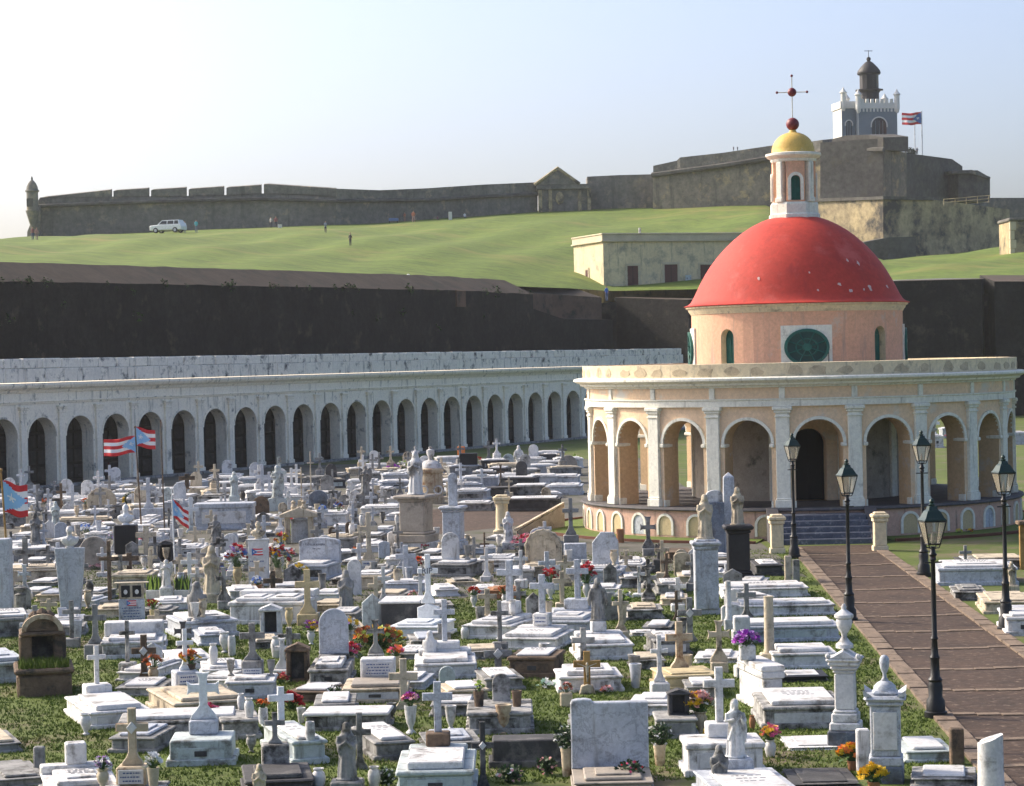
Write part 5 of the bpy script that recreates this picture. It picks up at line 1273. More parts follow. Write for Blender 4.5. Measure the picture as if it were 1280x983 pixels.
mon('B', 578, 968, [('b', 104, 62), ('c', 122, 222, 'flare')], 'yellow', 'large yellowish cross with flared foot near the double tomb', cat='cross', name='stone_cross', ground=True)
mon('B', 770, 918, [('v', 232, 'veiled')], 'grey', 'dark stained veiled statue in the centre of the graves', cat='statue', name='statue', ground=True)
mon('B', 812, 820, [('s', 70, 185, 'round')], 'white', 'white round-topped slab stone behind the dark stained statue', cat='headstone', name='headstone', ground=True)
mon('B', 902, 985, [('s', 104, 178, 'gable')], 'mint', 'pale mint house-shaped stone with arched recess', cat='headstone', name='headstone', ground=True)
tomb('B', 1040, 985, 190, 125, 1.4, -4, 'dark', 'white-topped tomb with dark hollow side beside RIP cross', .06, inset=-.05, lip=False)
mon('B', 1070, 752, [('c', 102, 188, 'plain')], 'marble', 'blue-grey plain cross left of the blue niche', cat='cross', name='stone_cross', ground=True)
tomb('B', 1060, 800, 215, 45, 1.0, 0, 'marble', 'bluish low tomb under the blue-grey plain cross', .04)
mon('B', 1118, 592, [('b', 190, 45, 150, 'white'), ('ped', 170, 235), ('v', 222, 'veiled', 'white')], 'tan', 'tall weathered pedestal carrying a white Madonna', cat='statue', name='statue_pedestal', ground=True, rot=-20)
mon('B', 1030, 600, [('c', 52, 150, 'flare')], 'grey', 'grey cross just left of the tall statue pedestal', cat='cross', name='stone_cross', ground=True)
for (x, y, h, lab) in ((700, 548, 75, 'left'), (785, 548, 100, 'right')):
    mon('B', x, y, [('s', 36, h, 'round')], 'brown', 'short dark round-topped post, the %s of a pair before the white slab' % lab, cat='post', name='stone_post', ground=True)
# ------------------------------------------------------------------ tile C
mon('C', 345, 612, [('b', 125, 30), ('ped', 118, 215), ('s', 46, 165, 'round')], 'marble', 'pedestal with round-topped shaft behind the blue niche', cat='monument', name='shaft_monument', ground=True, rot=-15)
tomb('C', 340, 728, 190, 68, 1.2, -15, 'grey', 'grey tomb with white slab carrying the blue arched niche', .06)
mon('C', 333, 640, [('s', 90, 140, 'round')], 'white', 'white arched niche stone with pale blue recess', cat='niche', name='niche_stone')
mon('C', 592, 512, [('b', 92, 20), ('col', 66, 135), ('cap', 88, 44)], 'chcream', 'cream gate pillar with moulded cap at the cross path', cat='pillar', name='gate_pillar', ground=True)
mon('C', 622, 588, [('b', 66, 40), ('v', 152, 'veiled')], 'white', 'white statue right of the cream gate pillar', cat='statue', name='statue', ground=True)
mon('C', 505, 695, [('c', 50, 195, 'thin')], 'brown', 'brown stone cross left of the shell arch grave', cat='cross', name='stone_cross', ground=True)
tomb('C', 555, 700, 200, 62, 1.4, -12, 'white', 'white slab tomb behind the brown stone cross', .06)
tomb('C', 600, 835, 150, 45, 1.0, 0, 'orange_slab', 'wooden brown slab grave between the orange flower vases', .03, 'orange_slab')
mon('C', 690, 695, [('c', 66, 130, 'flare')], 'dark', 'dark mossy cross beside the pink flowers', cat='cross', name='stone_cross', ground=True)
tomb('C', 690, 760, 120, 70, 1.2, 0, 'stained', 'stained grave under the dark mossy cross', .03)
tomb('C', 782, 742, 172, 72, 1.3, -6, 'cream', 'cream slab grave with scalloped arch and pink flowers', .05, head=[('s', 182, 165, 'shell', 'cream')])
tomb('C', 1090, 768, 195, 80, 1.3, -8, 'marble', 'bluish tomb with slanted marble headstone before the chapel', .06, head=[('s', 130, 170, 'cut', 'marble')])
mon('C', 958, 660, [('b', 112, 105)], 'marble', 'square bluish marble block beside the slanted headstone', cat='monument', ground=True)
mon('C', 936, 558, [('b', 76, 45), ('c', 82, 185, 'flare')], 'grey', 'grey-brown cross on a rough rock by the chapel lawn', cat='cross', name='stone_cross', ground=True)
mon('C', 1182, 556, [('col', 40, 72)], 'orange_slab', 'short brown pipe stump on the chapel lawn', cat='post', name='pipe_stump', ground=True)
tomb('C', 745, 398, 262, 62, 1.6, -4, 'dark', 'long dark tomb with white top beyond the cross path', .05)
tomb('C', 435, 345, 160, 50, 1.6, -5, 'marble', 'white-topped tomb behind the shaft monument', .05)
tomb('C', 730, 318, 175, 48, 1.6, -4, 'grey', 'white slab tomb resting on dark legs near the arcade end', .05)
tomb('C', 900, 318, 175, 48, 1.8, -4, 'marble', 'bluish white tomb nearest the left side of the chapel', .05)
tomb('C', 890, 262, 165, 40, 1.8, -4, 'white', 'white slab tomb before the yellow flowers', .05)
tomb('C', 445, 398, 180, 40, 1.6, -5, 'grey', 'low grey tomb with white slab behind the gate pillar', .04)
mon('C', 490, 280, [('c', 52, 98, 'flare')], 'bright', 'white cross far back between arcade and gate pillar', cat='cross', name='stone_cross', ground=True)
tomb('C', 590, 325, 150, 48, 1.0, 0, 'dark', 'dark rocky grave with small brown sculpture', .0)
mon('C', 585, 280, [('c', 36, 120, 'celtic')], 'brown', 'brown carved cross on the dark rocky grave', cat='cross', name='stone_cross')
mon('C', 525, 180, [('b', 60, 45), ('c', 52, 92, 'flare')], 'grey', 'grey cross on cream block at the arcade, right of the red sign', cat='cross', name='stone_cross', ground=True)
mon('C', 425, 215, [('b', 88, 110, 60)], 'black', 'black granite stele between two orange flower bunches', cat='headstone', name='headstone', ground=True)
mon('C', 388, 205, [('b', 6, 90, 6, 'iron'), ('b', 38, 44, 8, 'fl_orange')], 'iron', 'small red-orange sign on a post before the arcade', cat='sign', name='red_sign', ground=True)
mon('C', 675, 175, [('v', 110, 'open')], 'white', 'white statue far back at the foot of the arcade', cat='statue', name='statue', ground=True)
mon('C', 622, 178, [('s', 56, 70, 'round')], 'mint', 'pale rounded headstone left of the far white statue', cat='headstone', name='headstone', ground=True)
mon('C', 820, 172, [('b', 84, 62, 50)], 'dark', 'dark square tomb front at the foot of the arcade', cat='monument', ground=True)
mon('C', 920, 210, [('s', 98, 95, 'round')], 'tan', 'tan rounded tombstone next to the chapel left side', cat='headstone', name='headstone', ground=True)
# ------------------------------------------------------------------ monuments before the chapel
mon(*gx(884, 768), [('b', 140, 30), ('b', 118, 300, 110), ('cap', 150, 50), ('v', 225, 'veiled', 'cream')], 'marble', 'tall white pedestal with cream Madonna before the chapel', cat='statue', name='statue_pedestal', ground=True)
mon(*gx(913, 700), [('b', 90, 95), ('obel', 66, 345)], 'marble', 'slender bluish obelisk before the chapel arcade', cat='obelisk', name='obelisk', ground=True)
mon(*gx(895, 702), [('b', 92, 300, 60), ('s', 84, 60, 'ogee', 'white')], 'bluestone', 'blue-grey stele with carved white crest behind the obelisk', cat='headstone', name='headstone', ground=True)
mon(*gx(924, 728), [('ped', 142, 290), ('v', 190, 'veiled', 'cream')], 'black', 'black granite pedestal with cream praying statue', cat='statue', name='statue_pedestal', ground=True)
mon(*gx(811, 695), [('b', 60, 40), ('c', 82, 160, 'celtic')], 'grey', 'grey rounded-arm cross on the chapel lawn edge', cat='cross', name='stone_cross', ground=True)
mon(*gx(825, 716), [('b', 66, 70), ('v', 82, 'angel')], 'dark', 'small dark angel below the rounded-arm cross', cat='statue', name='statue', ground=True)
mon(*gx(972, 692), [('b', 76, 30), ('b', 62, 120, 60), ('cap', 88, 48)], 'chcream', 'cream gate pillar left of the chapel steps', cat='pillar', name='gate_pillar', ground=True)
mon(*gx(1101, 689), [('b', 76, 30), ('b', 62, 120, 60), ('cap', 88, 48)], 'chcream', 'cream gate pillar right of the chapel steps', cat='pillar', name='gate_pillar', ground=True)
mon(*gx(986, 727), [('b', 34, 130, 34)], 'cream', 'short cream post at the path edge, left one of two', cat='post', name='stone_post', ground=True)
mon(*gx(996, 731), [('b', 34, 128, 34)], 'grey', 'short grey post at the path edge, right one of two', cat='post', name='stone_post', ground=True)
tomb(*gx(962, 720), 130, 55, 1.6, 0, 'dark', 'dark low slab tomb behind the short path posts', .04)
tomb(*gx(850, 700), 110, 40, 1.6, 0, 'brown', 'brown stone grave bed right of the small dark angel', .0)
tomb(*gx(838, 745), 120, 60, 1.6, 0, 'grey', 'grey grave with brown cross near the white pedestal', .05, head=[('c', 60, 130, 'flare', 'brown')])
tomb(*gx(792, 735), 120, 50, 1.5, 0, 'stained', 'stained low grave before the chapel lawn kerb', .04)
tomb(*gx(1172, 560), 60, 60, 1.5, 0, 'white', 'white tomb seen through the right arches of the chapel', .05, head=[('c', 60, 90, 'flare', 'bright')])
tomb(*gx(1186, 548), 60, 50, 1.5, 0, 'marble', 'bluish tomb glimpsed through the chapel arch', .05)
tomb(*gx(1276, 556), 80, 60, 1.5, 0, 'marble', 'grey-blue tomb right of the chapel at the edge', .05)

# ------------------------------------------------------------------ low sloping cream wall beside the cross path
q = [at(648, 668), at(706, 660)]
lw = thing('ramp_wall', 'low sloping cream wall beside the cross path', 'wall', q[0])
d = q[1] - q[0]
MB().add([(0, 0, -.05), (d.x, d.y, -.05), (d.x, d.y, .85), (0, 0, .10), (-.05, .25, -.05), (d.x - .05, d.y + .25, -.05), (d.x - .05, d.y + .25, .85), (-.05, .25, .10)], [(0, 1, 2, 3), (4, 5, 6, 7), (0, 1, 5, 4), (1, 2, 6, 5), (2, 3, 7, 6), (3, 0, 4, 7)]).build('wall_body', 'tan', lw)
MB().add([(-.1, -.06, .11), (d.x, d.y - .06, .86), (d.x, d.y - .06, .93), (-.1, -.06, .18), (-.15, .31, .11), (d.x - .05, d.y + .31, .86), (d.x - .05, d.y + .31, .93), (-.15, .31, .18)], [(0, 1, 2, 3), (4, 5, 6, 7), (0, 1, 5, 4), (1, 2, 6, 5), (2, 3, 7, 6), (3, 0, 4, 7)]).build('coping', 'cream', lw)

# ------------------------------------------------------------------ special tombs
# barrel-roofed brown shrine with planter
P = place_ground('D', 225, 535); s = P.y / F * .25
o = thing('shrine_tomb', 'weathered brown barrel-roofed shrine with grassy planter', 'shrine', P, R(12), GR)
w = 270 * s
MB().box(-w / 2, w / 2, 0, 1.5, -.05, .42, .05).box(-w / 2 - .05, w / 2 + .05, -.05, 1.5, .42, .52, .03).build('planter', 'brown', o)
w2 = 215 * s
for q in (-1, 1): MB().box(q * w2 * .40 - .12, q * w2 * .40 + .12, .95, 1.75, .52, 1.05, .03).build('shrine_pillar', 'brown', o)
MB().box(-w2 * .4, w2 * .4, 1.45, 1.75, .52, 1.05).build('shrine_back', 'dark', o)
rf = MB().prism([(x, z + 1.12) for (x, z) in [(-w2 * .46, 0), (w2 * .46, 0)] + [(w2 * .46 * math.cos(a), w2 * .38 * math.sin(a)) for a in [PI * i / 14 for i in range(1, 14)]]], .92, 1.8, .03).build('barrel_roof', 'brown', o)
MB().box(-w2 * .54, w2 * .54, .85, 1.85, 1.05, 1.13, .03).build('roof_cornice', 'brown', o)
arch_band(MB(), w2 * .38, .09, 1.14, 1.14, w2 * .30, .86, .95, lambda u, dd, z: (u, dd, z)).build('arch_rim', 'rust', o)
for k in (-.35, 0, .35): MB().lathe([(.09, 1.12 + w2 * .36), (.12, 1.17 + w2 * .37), (.03, 1.25 + w2 * .37)], 8, xf=T4(k * w2 * .5, 1.3, -abs(k) * .14)).build('roof_knob', 'brown', o)
rg = random.Random(5); gm = MB()
for k in range(900):
    x, y = rg.uniform(-w / 2 + .05, w / 2 - .05), rg.uniform(.05, 1.0); z = .5; h = rg.uniform(.06, .2); a = rg.uniform(0, PI)
    gm.add([(x - .02 * math.cos(a), y - .02 * math.sin(a), z), (x + .02 * math.cos(a), y + .02 * math.sin(a), z), (x + rg.uniform(-.06, .06), y + rg.uniform(-.08, .04), z + h)], [(0, 1, 2)])
gm.build('planter_grass', 'blade', o)['kind'] = 'stuff'
# gabled canopy tomb
P = place_ground('B', 535, 560); s = P.y / F * .25
o = thing('canopy_tomb', 'small canopy tomb with cream gabled roof on two pillars', 'tomb', P, 0, GR)
for q in (-58, 58): MB().box(q * s - .09, q * s + .09, .1, .3, 0, 132 * s, .015).build('pillar', 'cream', o)
MB().prism([(-94 * s, 132 * s), (94 * s, 132 * s), (94 * s, 148 * s), (0, 182 * s), (-94 * s, 148 * s)], -.05, .7, .02).build('gabled_roof', 'cream', o)
MB().box(-45 * s, 50 * s, .45, .6, 0, 118 * s, .01).build('headstone', 'marble', o)
for q in (-26, 26): MB().lathe([(.07, 0), (.10, .1), (.05, .2), (.09, .28), (.02, .34)], 8, xf=T4(q * s, .2, 176 * s - abs(q) * s * .3)).build('roof_urn', 'cream', o)
# round cream mausoleum drum with urn
P = place_ground('C', 235, 362); s = P.y / F * .25
o = thing('drum_tomb', 'round cream drum tomb with domed lid and urn', 'tomb', P, 0, GR)
MB().lathe([(66 * s, -.05), (66 * s, .25), (60 * s, .3), (58 * s, 150 * s), (66 * s, 155 * s), (68 * s, 172 * s), (60 * s, 178 * s)], 28, xf=T4(0, .8, 0)).build('drum', 'rust', o, 40)
MB().lathe([(56 * s, 178 * s), (52 * s, 196 * s), (36 * s, 210 * s), (22 * s, 216 * s)], 24, xf=T4(0, .8, 0)).build('domed_lid', 'white', o, 40)
MB().lathe([(14 * s, 215 * s), (10 * s, 224 * s), (20 * s, 250 * s), (20 * s, 268 * s), (8 * s, 274 * s), (10 * s, 284 * s)], 14, xf=T4(0, .8, 0)).build('urn', 'white', o, 40)
for q in (-1, 1): MB().ring([(16 * s, -.06), (24 * s, -.06), (24 * s, .06), (16 * s, .06)], 18, xf=T4(q * 36 * s, .8 - 62 * s, 70 * s) @ Matrix.Rotation(PI / 2, 4, 'X')).build('scroll', 'white', o)
# flag tablet with two portraits on the white tomb
P = place('D', 660, 178); s = P.y / F * .25
o = thing('flag_tablet', 'upright tablet with painted flag, verses and two framed portraits', 'headstone', P, R(3), GR)
tb = MB().box(-64 * s, 64 * s, .0, .12, 0, 130 * s, .01).build('tablet', 'marble', o)
fb = MB().box(-62 * s, 62 * s, .0, .12, 131 * s, 208 * s, .012).build('portrait_frame', 'cream', o)
for q in (-1, 1):
    pt = MB().box(q * 28 * s - 22 * s, q * 28 * s + 22 * s, -.012, .01, 140 * s, 198 * s, .004).build('portrait', 'black', fb)
    MB().ball((q * 28 * s, -.012, 166 * s), 12 * s, 8, 0, (.8, .12, 1)).build('portrait_face', 'slab', pt)
pr_flag('painted_flag', tb, 48 * s, 26 * s, (-24 * s, -.008, 110 * s), .12, thick=.004, blue='flagnavy')
lines(tb, -54 * s, 54 * s, 8 * s, 92 * s, 0, 6, 'inkblue', 3)
MB().box(-86 * s, 86 * s, -.02, .2, 208 * s, 214 * s, .01).build('cap_moulding', 'cream', fb)
# flag tablet with bust on the double tomb
P = place('B', 333, 772); s = P.y / F * .25
o = thing('bust_tablet', 'white marble tablet with flag and a bust on top', 'headstone', P, R(-4), GR)
tb = MB().box(-50 * s, 50 * s, .0, .22, 0, 228 * s, .012).build('tablet', 'slab', o)
MB().box(-54 * s, 54 * s, -.02, .24, 228 * s, 236 * s, .01).build('cap_moulding', 'slab', tb)
pr_flag('painted_flag', tb, 58 * s, 34 * s, (-30 * s, -.008, 172 * s), .3, thick=.004, blue='flagnavy')
lines(tb, -42 * s, 42 * s, 110 * s, 140 * s, 0, 1, 'inkblue', 8); lines(tb, -42 * s, 42 * s, 78 * s, 108 * s, 0, 1, 'inkblue', 9)
b_ = link('bust', fig_mesh('bust', 'cream'), o, (0, .11, 236 * s)); b_.scale = (88 * s,) * 3
# lettering that can be read
for ob in [x for x in C.objects if x.get('label') == 'bright white painted tomb with RIP cross']:
    c = [x for x in ob.children if x.name.startswith('cross')][0]
    zz = [v.co.z for v in c.data.vertices]; hz_ = max(zz); yy = min(v.co.y for v in c.data.vertices)
    text_mesh('RIP', hz_ * .17, c, (0, yy - .004, hz_ * .655), 'ink')
for ob in [x for x in C.objects if x.get('label') == 'marble tomb with wide family headstone and rounded corner']:
    c = [x for x in ob.children if x.name.startswith('headstone')][0]
    yy = min(v.co.y for v in c.data.vertices); zz = max(v.co.z for v in c.data.vertices)
    text_mesh('FAMILIA RIVERA', .085, c, (-.12, yy - .004, zz - .2), 'ink'); text_mesh('1881 - 1921', .05, c, (-.08, yy - .004, zz - .32), 'ink')
# crucifix, golden wood with a small figure
P = place_ground('F', 1018, 525); s = P.y / F * .25
o = thing('crucifix', 'golden wooden crucifix with figure before the broad white tomb', 'crucifix', P, 0, GR)
MB().prism(cross_poly(136 * s, 215 * s, 'plain'), .05, .12, .01).build('cross', 'gold', o)
MB().prism([(-42 * s, 0), (42 * s, 0), (30 * s, 40 * s), (0, 52 * s), (-30 * s, 40 * s)], .0, .2, .015).build('foot_block', 'cream', o)
fg = MB()
fg.tube([(0, .03, 60 * s), (2 * s, .02, 90 * s), (0, .01, 115 * s), (0, .02, 138 * s)], [4 * s, 7 * s, 8 * s, 9 * s], 8)
for q in (-1, 1): fg.tube([(q * 8 * s, .02, 138 * s), (q * 30 * s, .03, 148 * s), (q * 50 * s, .04, 153 * s)], [4 * s, 3.4 * s, 2.6 * s], 6)
fg.ball((0, .0, 152 * s), 8 * s, 8, 0, (.85, .9, 1.15))
me = fuse(fg, .012, 'crucified_figure'); me.materials.clear(); me.materials.append(MATS['cream']); link('figure', me, o)
# dark cross and wreath details
P = place('A', 508, 372)
mon('A', 505, 384, [('c', 52, 66, 'celtic')], 'dark', 'dark iron-coloured cross leaning on the scalloped shell headstone', cat='cross', name='stone_cross', ground=True)
# ------------------------------------------------------------------ vases, pots and flowers
vase('D', 430, 728, 62, 108, 'urn', 'white', 'white urn on the bare block, bottom left')
vase('D', 515, 1002, 66, 105, 'urn', 'cream', 'cream urn with lilac flowers left of the diamond cross', (82, 70, ['lilac', 'whitef']), 14)
vase('D', 768, 998, 64, 108, 'taper', 'cream', 'cream vase with white flowers right of the diamond cross', (74, 80, ['whitef']), 16)
vase('D', 862, 700, 50, 84, 'jar', 'white', 'white jar left of the flared-arm cross')
vase('D', 1062, 695, 52, 80, 'jar', 'white', 'white jar with dark pink flowers right of the flared-arm cross', (66, 48, ['pink', 'crimson']), 12)
vase('D', 768, 478, 56, 92, 'urn', 'rust', 'tan urn with orange dried flowers beside the inscribed block', (80, 66, ['orange', 'rustf']), 18)
vase('D', 950, 400, 62, 30, 'pot', 'brown', 'pot of orange and yellow flowers behind the white flared cross', (95, 66, ['orange', 'yellowf', 'rustf']), 20)
vase('D', 1068, 375, 46, 106, 'jar', 'white', 'tall white jar beside the dark rounded cross')
vase('D', 1160, 332, 42, 100, 'barrel', 'white', 'tall white jar at the corner of the two-jar grave')
vase('D', 1155, 432, 42, 80, 'goblet', 'grey', 'grey vase left of the lettered grey cross')
vase('D', 305, 368, 46, 66, 'urn', 'brown', 'brown urn standing in the shrine planter')
vase('D', 625, 450, 44, 74, 'jar', 'grey', 'grey jar at the foot of the narrow white slab')
vase('E', 397, 432, 42, 80, 'goblet', 'grey', 'grey vase right of the lettered grey cross')
vase('E', 246, 600, 40, 80, 'jar', 'white', 'left white jar on the blackened low tomb')
vase('E', 287, 640, 50, 96, 'jar', 'white', 'right white jar on the blackened low tomb')
vase('E', 357, 672, 52, 82, 'barrel', 'white', 'white pot with rusty flowers beside the thick white cross', (58, 50, ['rustf', 'orange']), 10)
vase('E', 547, 667, 46, 76, 'taper', 'white', 'white vase on the mint tomb beside crimson flowers')
flowers('E', 500, 600, 100, 90, ['crimson', 'red'], 'crimson flowers hanging on the thick white cross', 26)
flowers('E', 450, 470, 70, 60, ['crimson', 'rustf'], 'small red bouquet tied to the top of the thick white cross', 12)
vase('E', 592, 752, 54, 92, 'barrel', 'white', 'tall white barrel vase on the mint tomb corner')
vase('E', 297, 815, 54, 88, 'urn', 'stained', 'blackened urn left of the mossy cross')
vase('E', 515, 808, 60, 92, 'urn', 'stained', 'blackened urn right of the mossy cross')
vase('E', 635, 1005, 70, 112, 'jar', 'white', 'white jar left of the Madonna statue, bottom centre')
vase('E', 912, 992, 66, 108, 'jar', 'white', 'white jar right of the Madonna statue, bottom centre')
vase('E', 793, 422, 52, 92, 'taper', 'cream', 'cream pot of pink and orange flowers left of the double plaque', (92, 66, ['pink', 'orange', 'red']), 22)
vase('E', 1020, 398, 50, 66, 'taper', 'cream', 'cream pot of pink and orange flowers right of the double plaque', (78, 52, ['pink', 'orange']), 18)
vase('E', 596, 276, 44, 70, 'urn', 'white', 'white urn with lilac flowers left of round-topped headstone', (72, 58, ['lilac', 'yellowf', 'purple']), 14)
vase('E', 793, 268, 44, 66, 'urn', 'white', 'white urn with pale flowers right of round-topped headstone', (74, 66, ['whitef', 'yellowf', 'lilac']), 16)
flowers('E', 930, 292, 245, 115, ['rustf', 'orange', 'lime', 'yellowf', 'rustf'], 'large mound of dried rust and green flowers', 70, 130)
vase('E', 487, 198, 44, 106, 'urn', 'yellow', 'yellowish urn on a post beside the white niche shrine')
vase('F', 135, 722, 66, 142, 'goblet', 'white', 'goblet urn with pink flowers left of the large grey cross', (85, 66, ['pink', 'purple', 'palepink']), 18)
vase('F', 335, 708, 60, 128, 'goblet', 'white', 'empty goblet urn right of the large grey cross')
vase('F', 38, 645, 58, 78, 'urn', 'grey', 'small stone urn left of the cream cross with curved foot')
vase('F', 405, 248, 42, 68, 'jar', 'white', 'white jar right of the tall grey centre cross')
vase('F', 208, 248, 36, 56, 'jar', 'yellow', 'small yellow jar left of the tall grey centre cross')
mon('F', 232, 412, [('v', 210, 'veiled', 180)], 'white', 'slim white statue seen from behind on the framed slab tomb', cat='statue', name='statue')
flowers('F', 225, 415, 60, 42, ['yellowf', 'red'], 'yellow and red flowers at the feet of the slim white statue', 10)
vase('C', 450, 878, 38, 62, 'urn', 'white', 'left vase of orange flowers beside the centre cross', (62, 42, ['orange', 'red']), 14)
vase('C', 606, 868, 38, 58, 'urn', 'white', 'right vase of orange flowers beside the centre cross', (66, 42, ['orange', 'rustf']), 14)
vase('C', 645, 938, 42, 98, 'urn', 'white', 'tall white urn left of the slim cross tomb')
vase('C', 825, 932, 38, 86, 'taper', 'cream', 'tall cream vase right of the slim cross')
vase('C', 832, 838, 42, 78, 'urn', 'white', 'left white urn with bright red flowers', (75, 85, ['red', 'crimson']), 20)
vase('C', 1014, 838, 44, 80, 'urn', 'white', 'right white urn with bright red flowers', (90, 100, ['red', 'crimson']), 24)
vase('C', 1025, 962, 50, 100, 'taper', 'cream', 'tall cream vase left of the open-armed Madonna')
vase('C', 1192, 962, 52, 100, 'taper', 'cream', 'tall cream vase with lime flowers right of the open-armed Madonna', (88, 66, ['lime', 'whitef']), 22)
vase('F', 965, 325, 44, 74, 'jar', 'cream', 'left cream jar on the broad white tomb')
vase('F', 1103, 325, 44, 72, 'jar', 'cream', 'right cream jar on the broad white tomb')
vase('F', 600, 720, 86, 145, 'goblet', 'rust', 'large mossy stone goblet vase before the blackened tablet')
vase('F', 475, 585, 56, 78, 'pot', 'brown', 'brown pot with a leafy plant left of the blackened tablet', (50, 50, ['lime']), 6, cat='pot', name='plant_pot')
vase('F', 665, 585, 52, 80, 'pot', 'brown', 'empty brown pot right of the blackened tablet', cat='pot', name='plant_pot')
flowers('F', 500, 438, 90, 50, ['mintf', 'palepink'], 'pale green and pink flowers at the foot of the grey diamond cross', 12)
flowers('F', 815, 495, 88, 44, ['mintf', 'whitef'], 'pale green artificial roses lying in the grass', 9)
vase('F', 912, 585, 62, 70, 'block', 'rust', 'square planter with dry pink flowers left of the big marble headstone', (56, 50, ['palepink', 'rustf']), 10, cat='planter', name='planter')
flowers('F', 1112, 520, 60, 42, ['palepink', 'rustf'], 'withered pink flowers right of the golden crucifix', 10)
vase('B', 1108, 905, 34, 70, 'goblet', 'white', 'white goblet with dried brown flowers left of RIP cross', (48, 46, ['rustf', 'palepink']), 10)
vase('F', 26, 170, 40, 62, 'jar', 'white', 'white jar before the hollow-sided tomb')
vase('G', 465, 718, 70, 108, 'urn', 'rust', 'stained urn with pale pink flowers left of the tall white cross', (135, 100, ['palepink', 'palepink', 'yellowf', 'whitef']), 30)
vase('G', 530, 830, 52, 82, 'jar', 'white', 'jar with pink, blue and yellow flowers left of Sacred Heart statue', (82, 82, ['pink', 'bluef', 'yellowf']), 20)
vase('G', 812, 838, 58, 86, 'jar', 'white', 'jar with pink and yellow flowers right of Sacred Heart statue', (88, 85, ['pink', 'yellowf']), 22)
vase('G', 722, 700, 32, 70, 'jar', 'orange_slab', 'small orange jar behind the Sacred Heart statue')
vase('G', 330, 328, 46, 92, 'jar', 'bright', 'white urn with dark foot on the grey stepped grave')
vase('G', 697, 352, 78, 76, 'block', 'white', 'white block planter with purple flowers beside the long tombs', (108, 68, ['purple', 'purple', 'lilac']), 26, cat='planter', name='planter')
vase('G', 1225, 905, 60, 50, 'pot', 'orange_slab', 'terracotta pot of yellow flowers beside the narrow white pillar', (125, 88, ['yellowf', 'yellowf', 'orange']), 30, cat='pot', name='flower_pot')
vase('G', 1330, 1010, 66, 50, 'pot', 'orange_slab', 'terracotta pot of yellow flowers at the bottom edge', (125, 88, ['yellowf', 'yellowf']), 30, cat='pot', name='flower_pot')
vase('A', 440, 885, 42, 92, 'urn', 'cream', 'cream urn right of the tapered stele')
vase('A', 365, 955, 36, 60, 'goblet', 'white', 'white goblet before the open stone book')
vase('A', 770, 950, 46, 62, 'taper', 'yellow', 'yellowish vase with red flowers right of the flag tablet', (68, 50, ['crimson', 'red', 'lime']), 16)
vase('A', 722, 690, 38, 72, 'urn', 'white', 'white urn beside the squat brown block cross')
vase('A', 1010, 605, 34, 72, 'goblet', 'white', 'white goblet urn right of the small red flag')
flowers('A', 480, 600, 80, 62, ['pink', 'lilac', 'palepink'], 'pink balloon-like flowers on the tan round-topped stone', 14)
flowers('A', 478, 690, 55, 36, ['lilac', 'palepink'], 'lilac flowers at the foot of the tan round-topped stone', 8)
flowers('A', 430, 512, 82, 48, ['whitef', 'whitef', 'bluef'], 'white and blue flower cluster behind the white bust', 18)
flowers('A', 505, 478, 42, 34, ['red', 'crimson'], 'red flowers on the low cream slab', 8)
vase('A', 432, 418, 36, 56, 'taper', 'cream', 'cream pot with orange flowers left of the shell headstone', (42, 34, ['orange', 'rustf']), 9)
vase('A', 545, 392, 36, 34, 'taper', 'cream', 'cream pot with orange flowers right of the shell headstone', (42, 34, ['orange', 'red']), 9)
for (x, y, c, l) in ((225, 362, ['orange', 'palepink'], 'leftmost of the orange flower pots by the arcade'), (330, 365, ['orange', 'red'], 'orange flower pot between two slim crosses by the arcade'), (402, 372, ['orange', 'rustf'], 'orange flower pot nearest the shell headstone'), (985, 308, ['red', 'red'], 'red flower bunch left of the gabled stele by the arcade'), (848, 380, ['pink', 'red'], 'pink flowers beside the second brown flagpole'), (695, 560, ['pink', 'crimson'], 'dark pink flowers right of the black bust pedestal'), (560, 540, ['pink', 'lilac'], 'pale pink flowers left of the black bust pedestal'), (835, 520, ['red', 'crimson'], 'small red flowers above the dark stone niche')):
    flowers('A', x, y, 42, 34, c, l, 8)
# round wreath
P = place_ground('A', 662, 385); s = P.y / F * .25; rg = random.Random(3)
o = thing('flower_wreath', 'round white flower wreath beside the bluish cross', 'wreath', P, 0, 'loose flower bunches on the graves')
wm = MB()
for k in range(60):
    a = rg.uniform(0, 2 * PI); bloom(wm, (44 * s * math.cos(a), rg.uniform(-.05, .05), 46 * s + 34 * s * math.sin(a)), 9 * s, rg.choice((0, 0, 1, 2)), rg)
wm.build('blooms', ['fl_whitef', 'fl_yellowf', 'leaf'], o)
MB().ring([(30 * s, -.02), (38 * s, -.02), (38 * s, .02), (30 * s, .02)], 20, xf=T4(0, 0, 46 * s) @ Matrix.Rotation(PI / 2, 4, 'X')).build('ring', 'leafdark', o)
vase('B', 228, 772, 48, 98, 'urn', 'yellow', 'yellowish urn with red, white and lilac flowers left of bust tablet', (105, 110, ['red', 'whitef', 'lilac', 'bluef', 'crimson']), 34)
vase('B', 430, 745, 46, 66, 'urn', 'cream', 'urn with red, white and blue flowers right of bust tablet', (105, 130, ['red', 'whitef', 'bluef', 'crimson', 'yellowf']), 34)
vase('B', 492, 712, 40, 68, 'urn', 'cream', 'cream urn with pink flowers before the family headstone', (50, 62, ['palepink', 'red', 'whitef']), 14)
vase('B', 148, 770, 36, 50, 'urn', 'white', 'white urn with purple flowers behind the cream Madonna', (50, 50, ['purple', 'lilac', 'bluef']), 12)
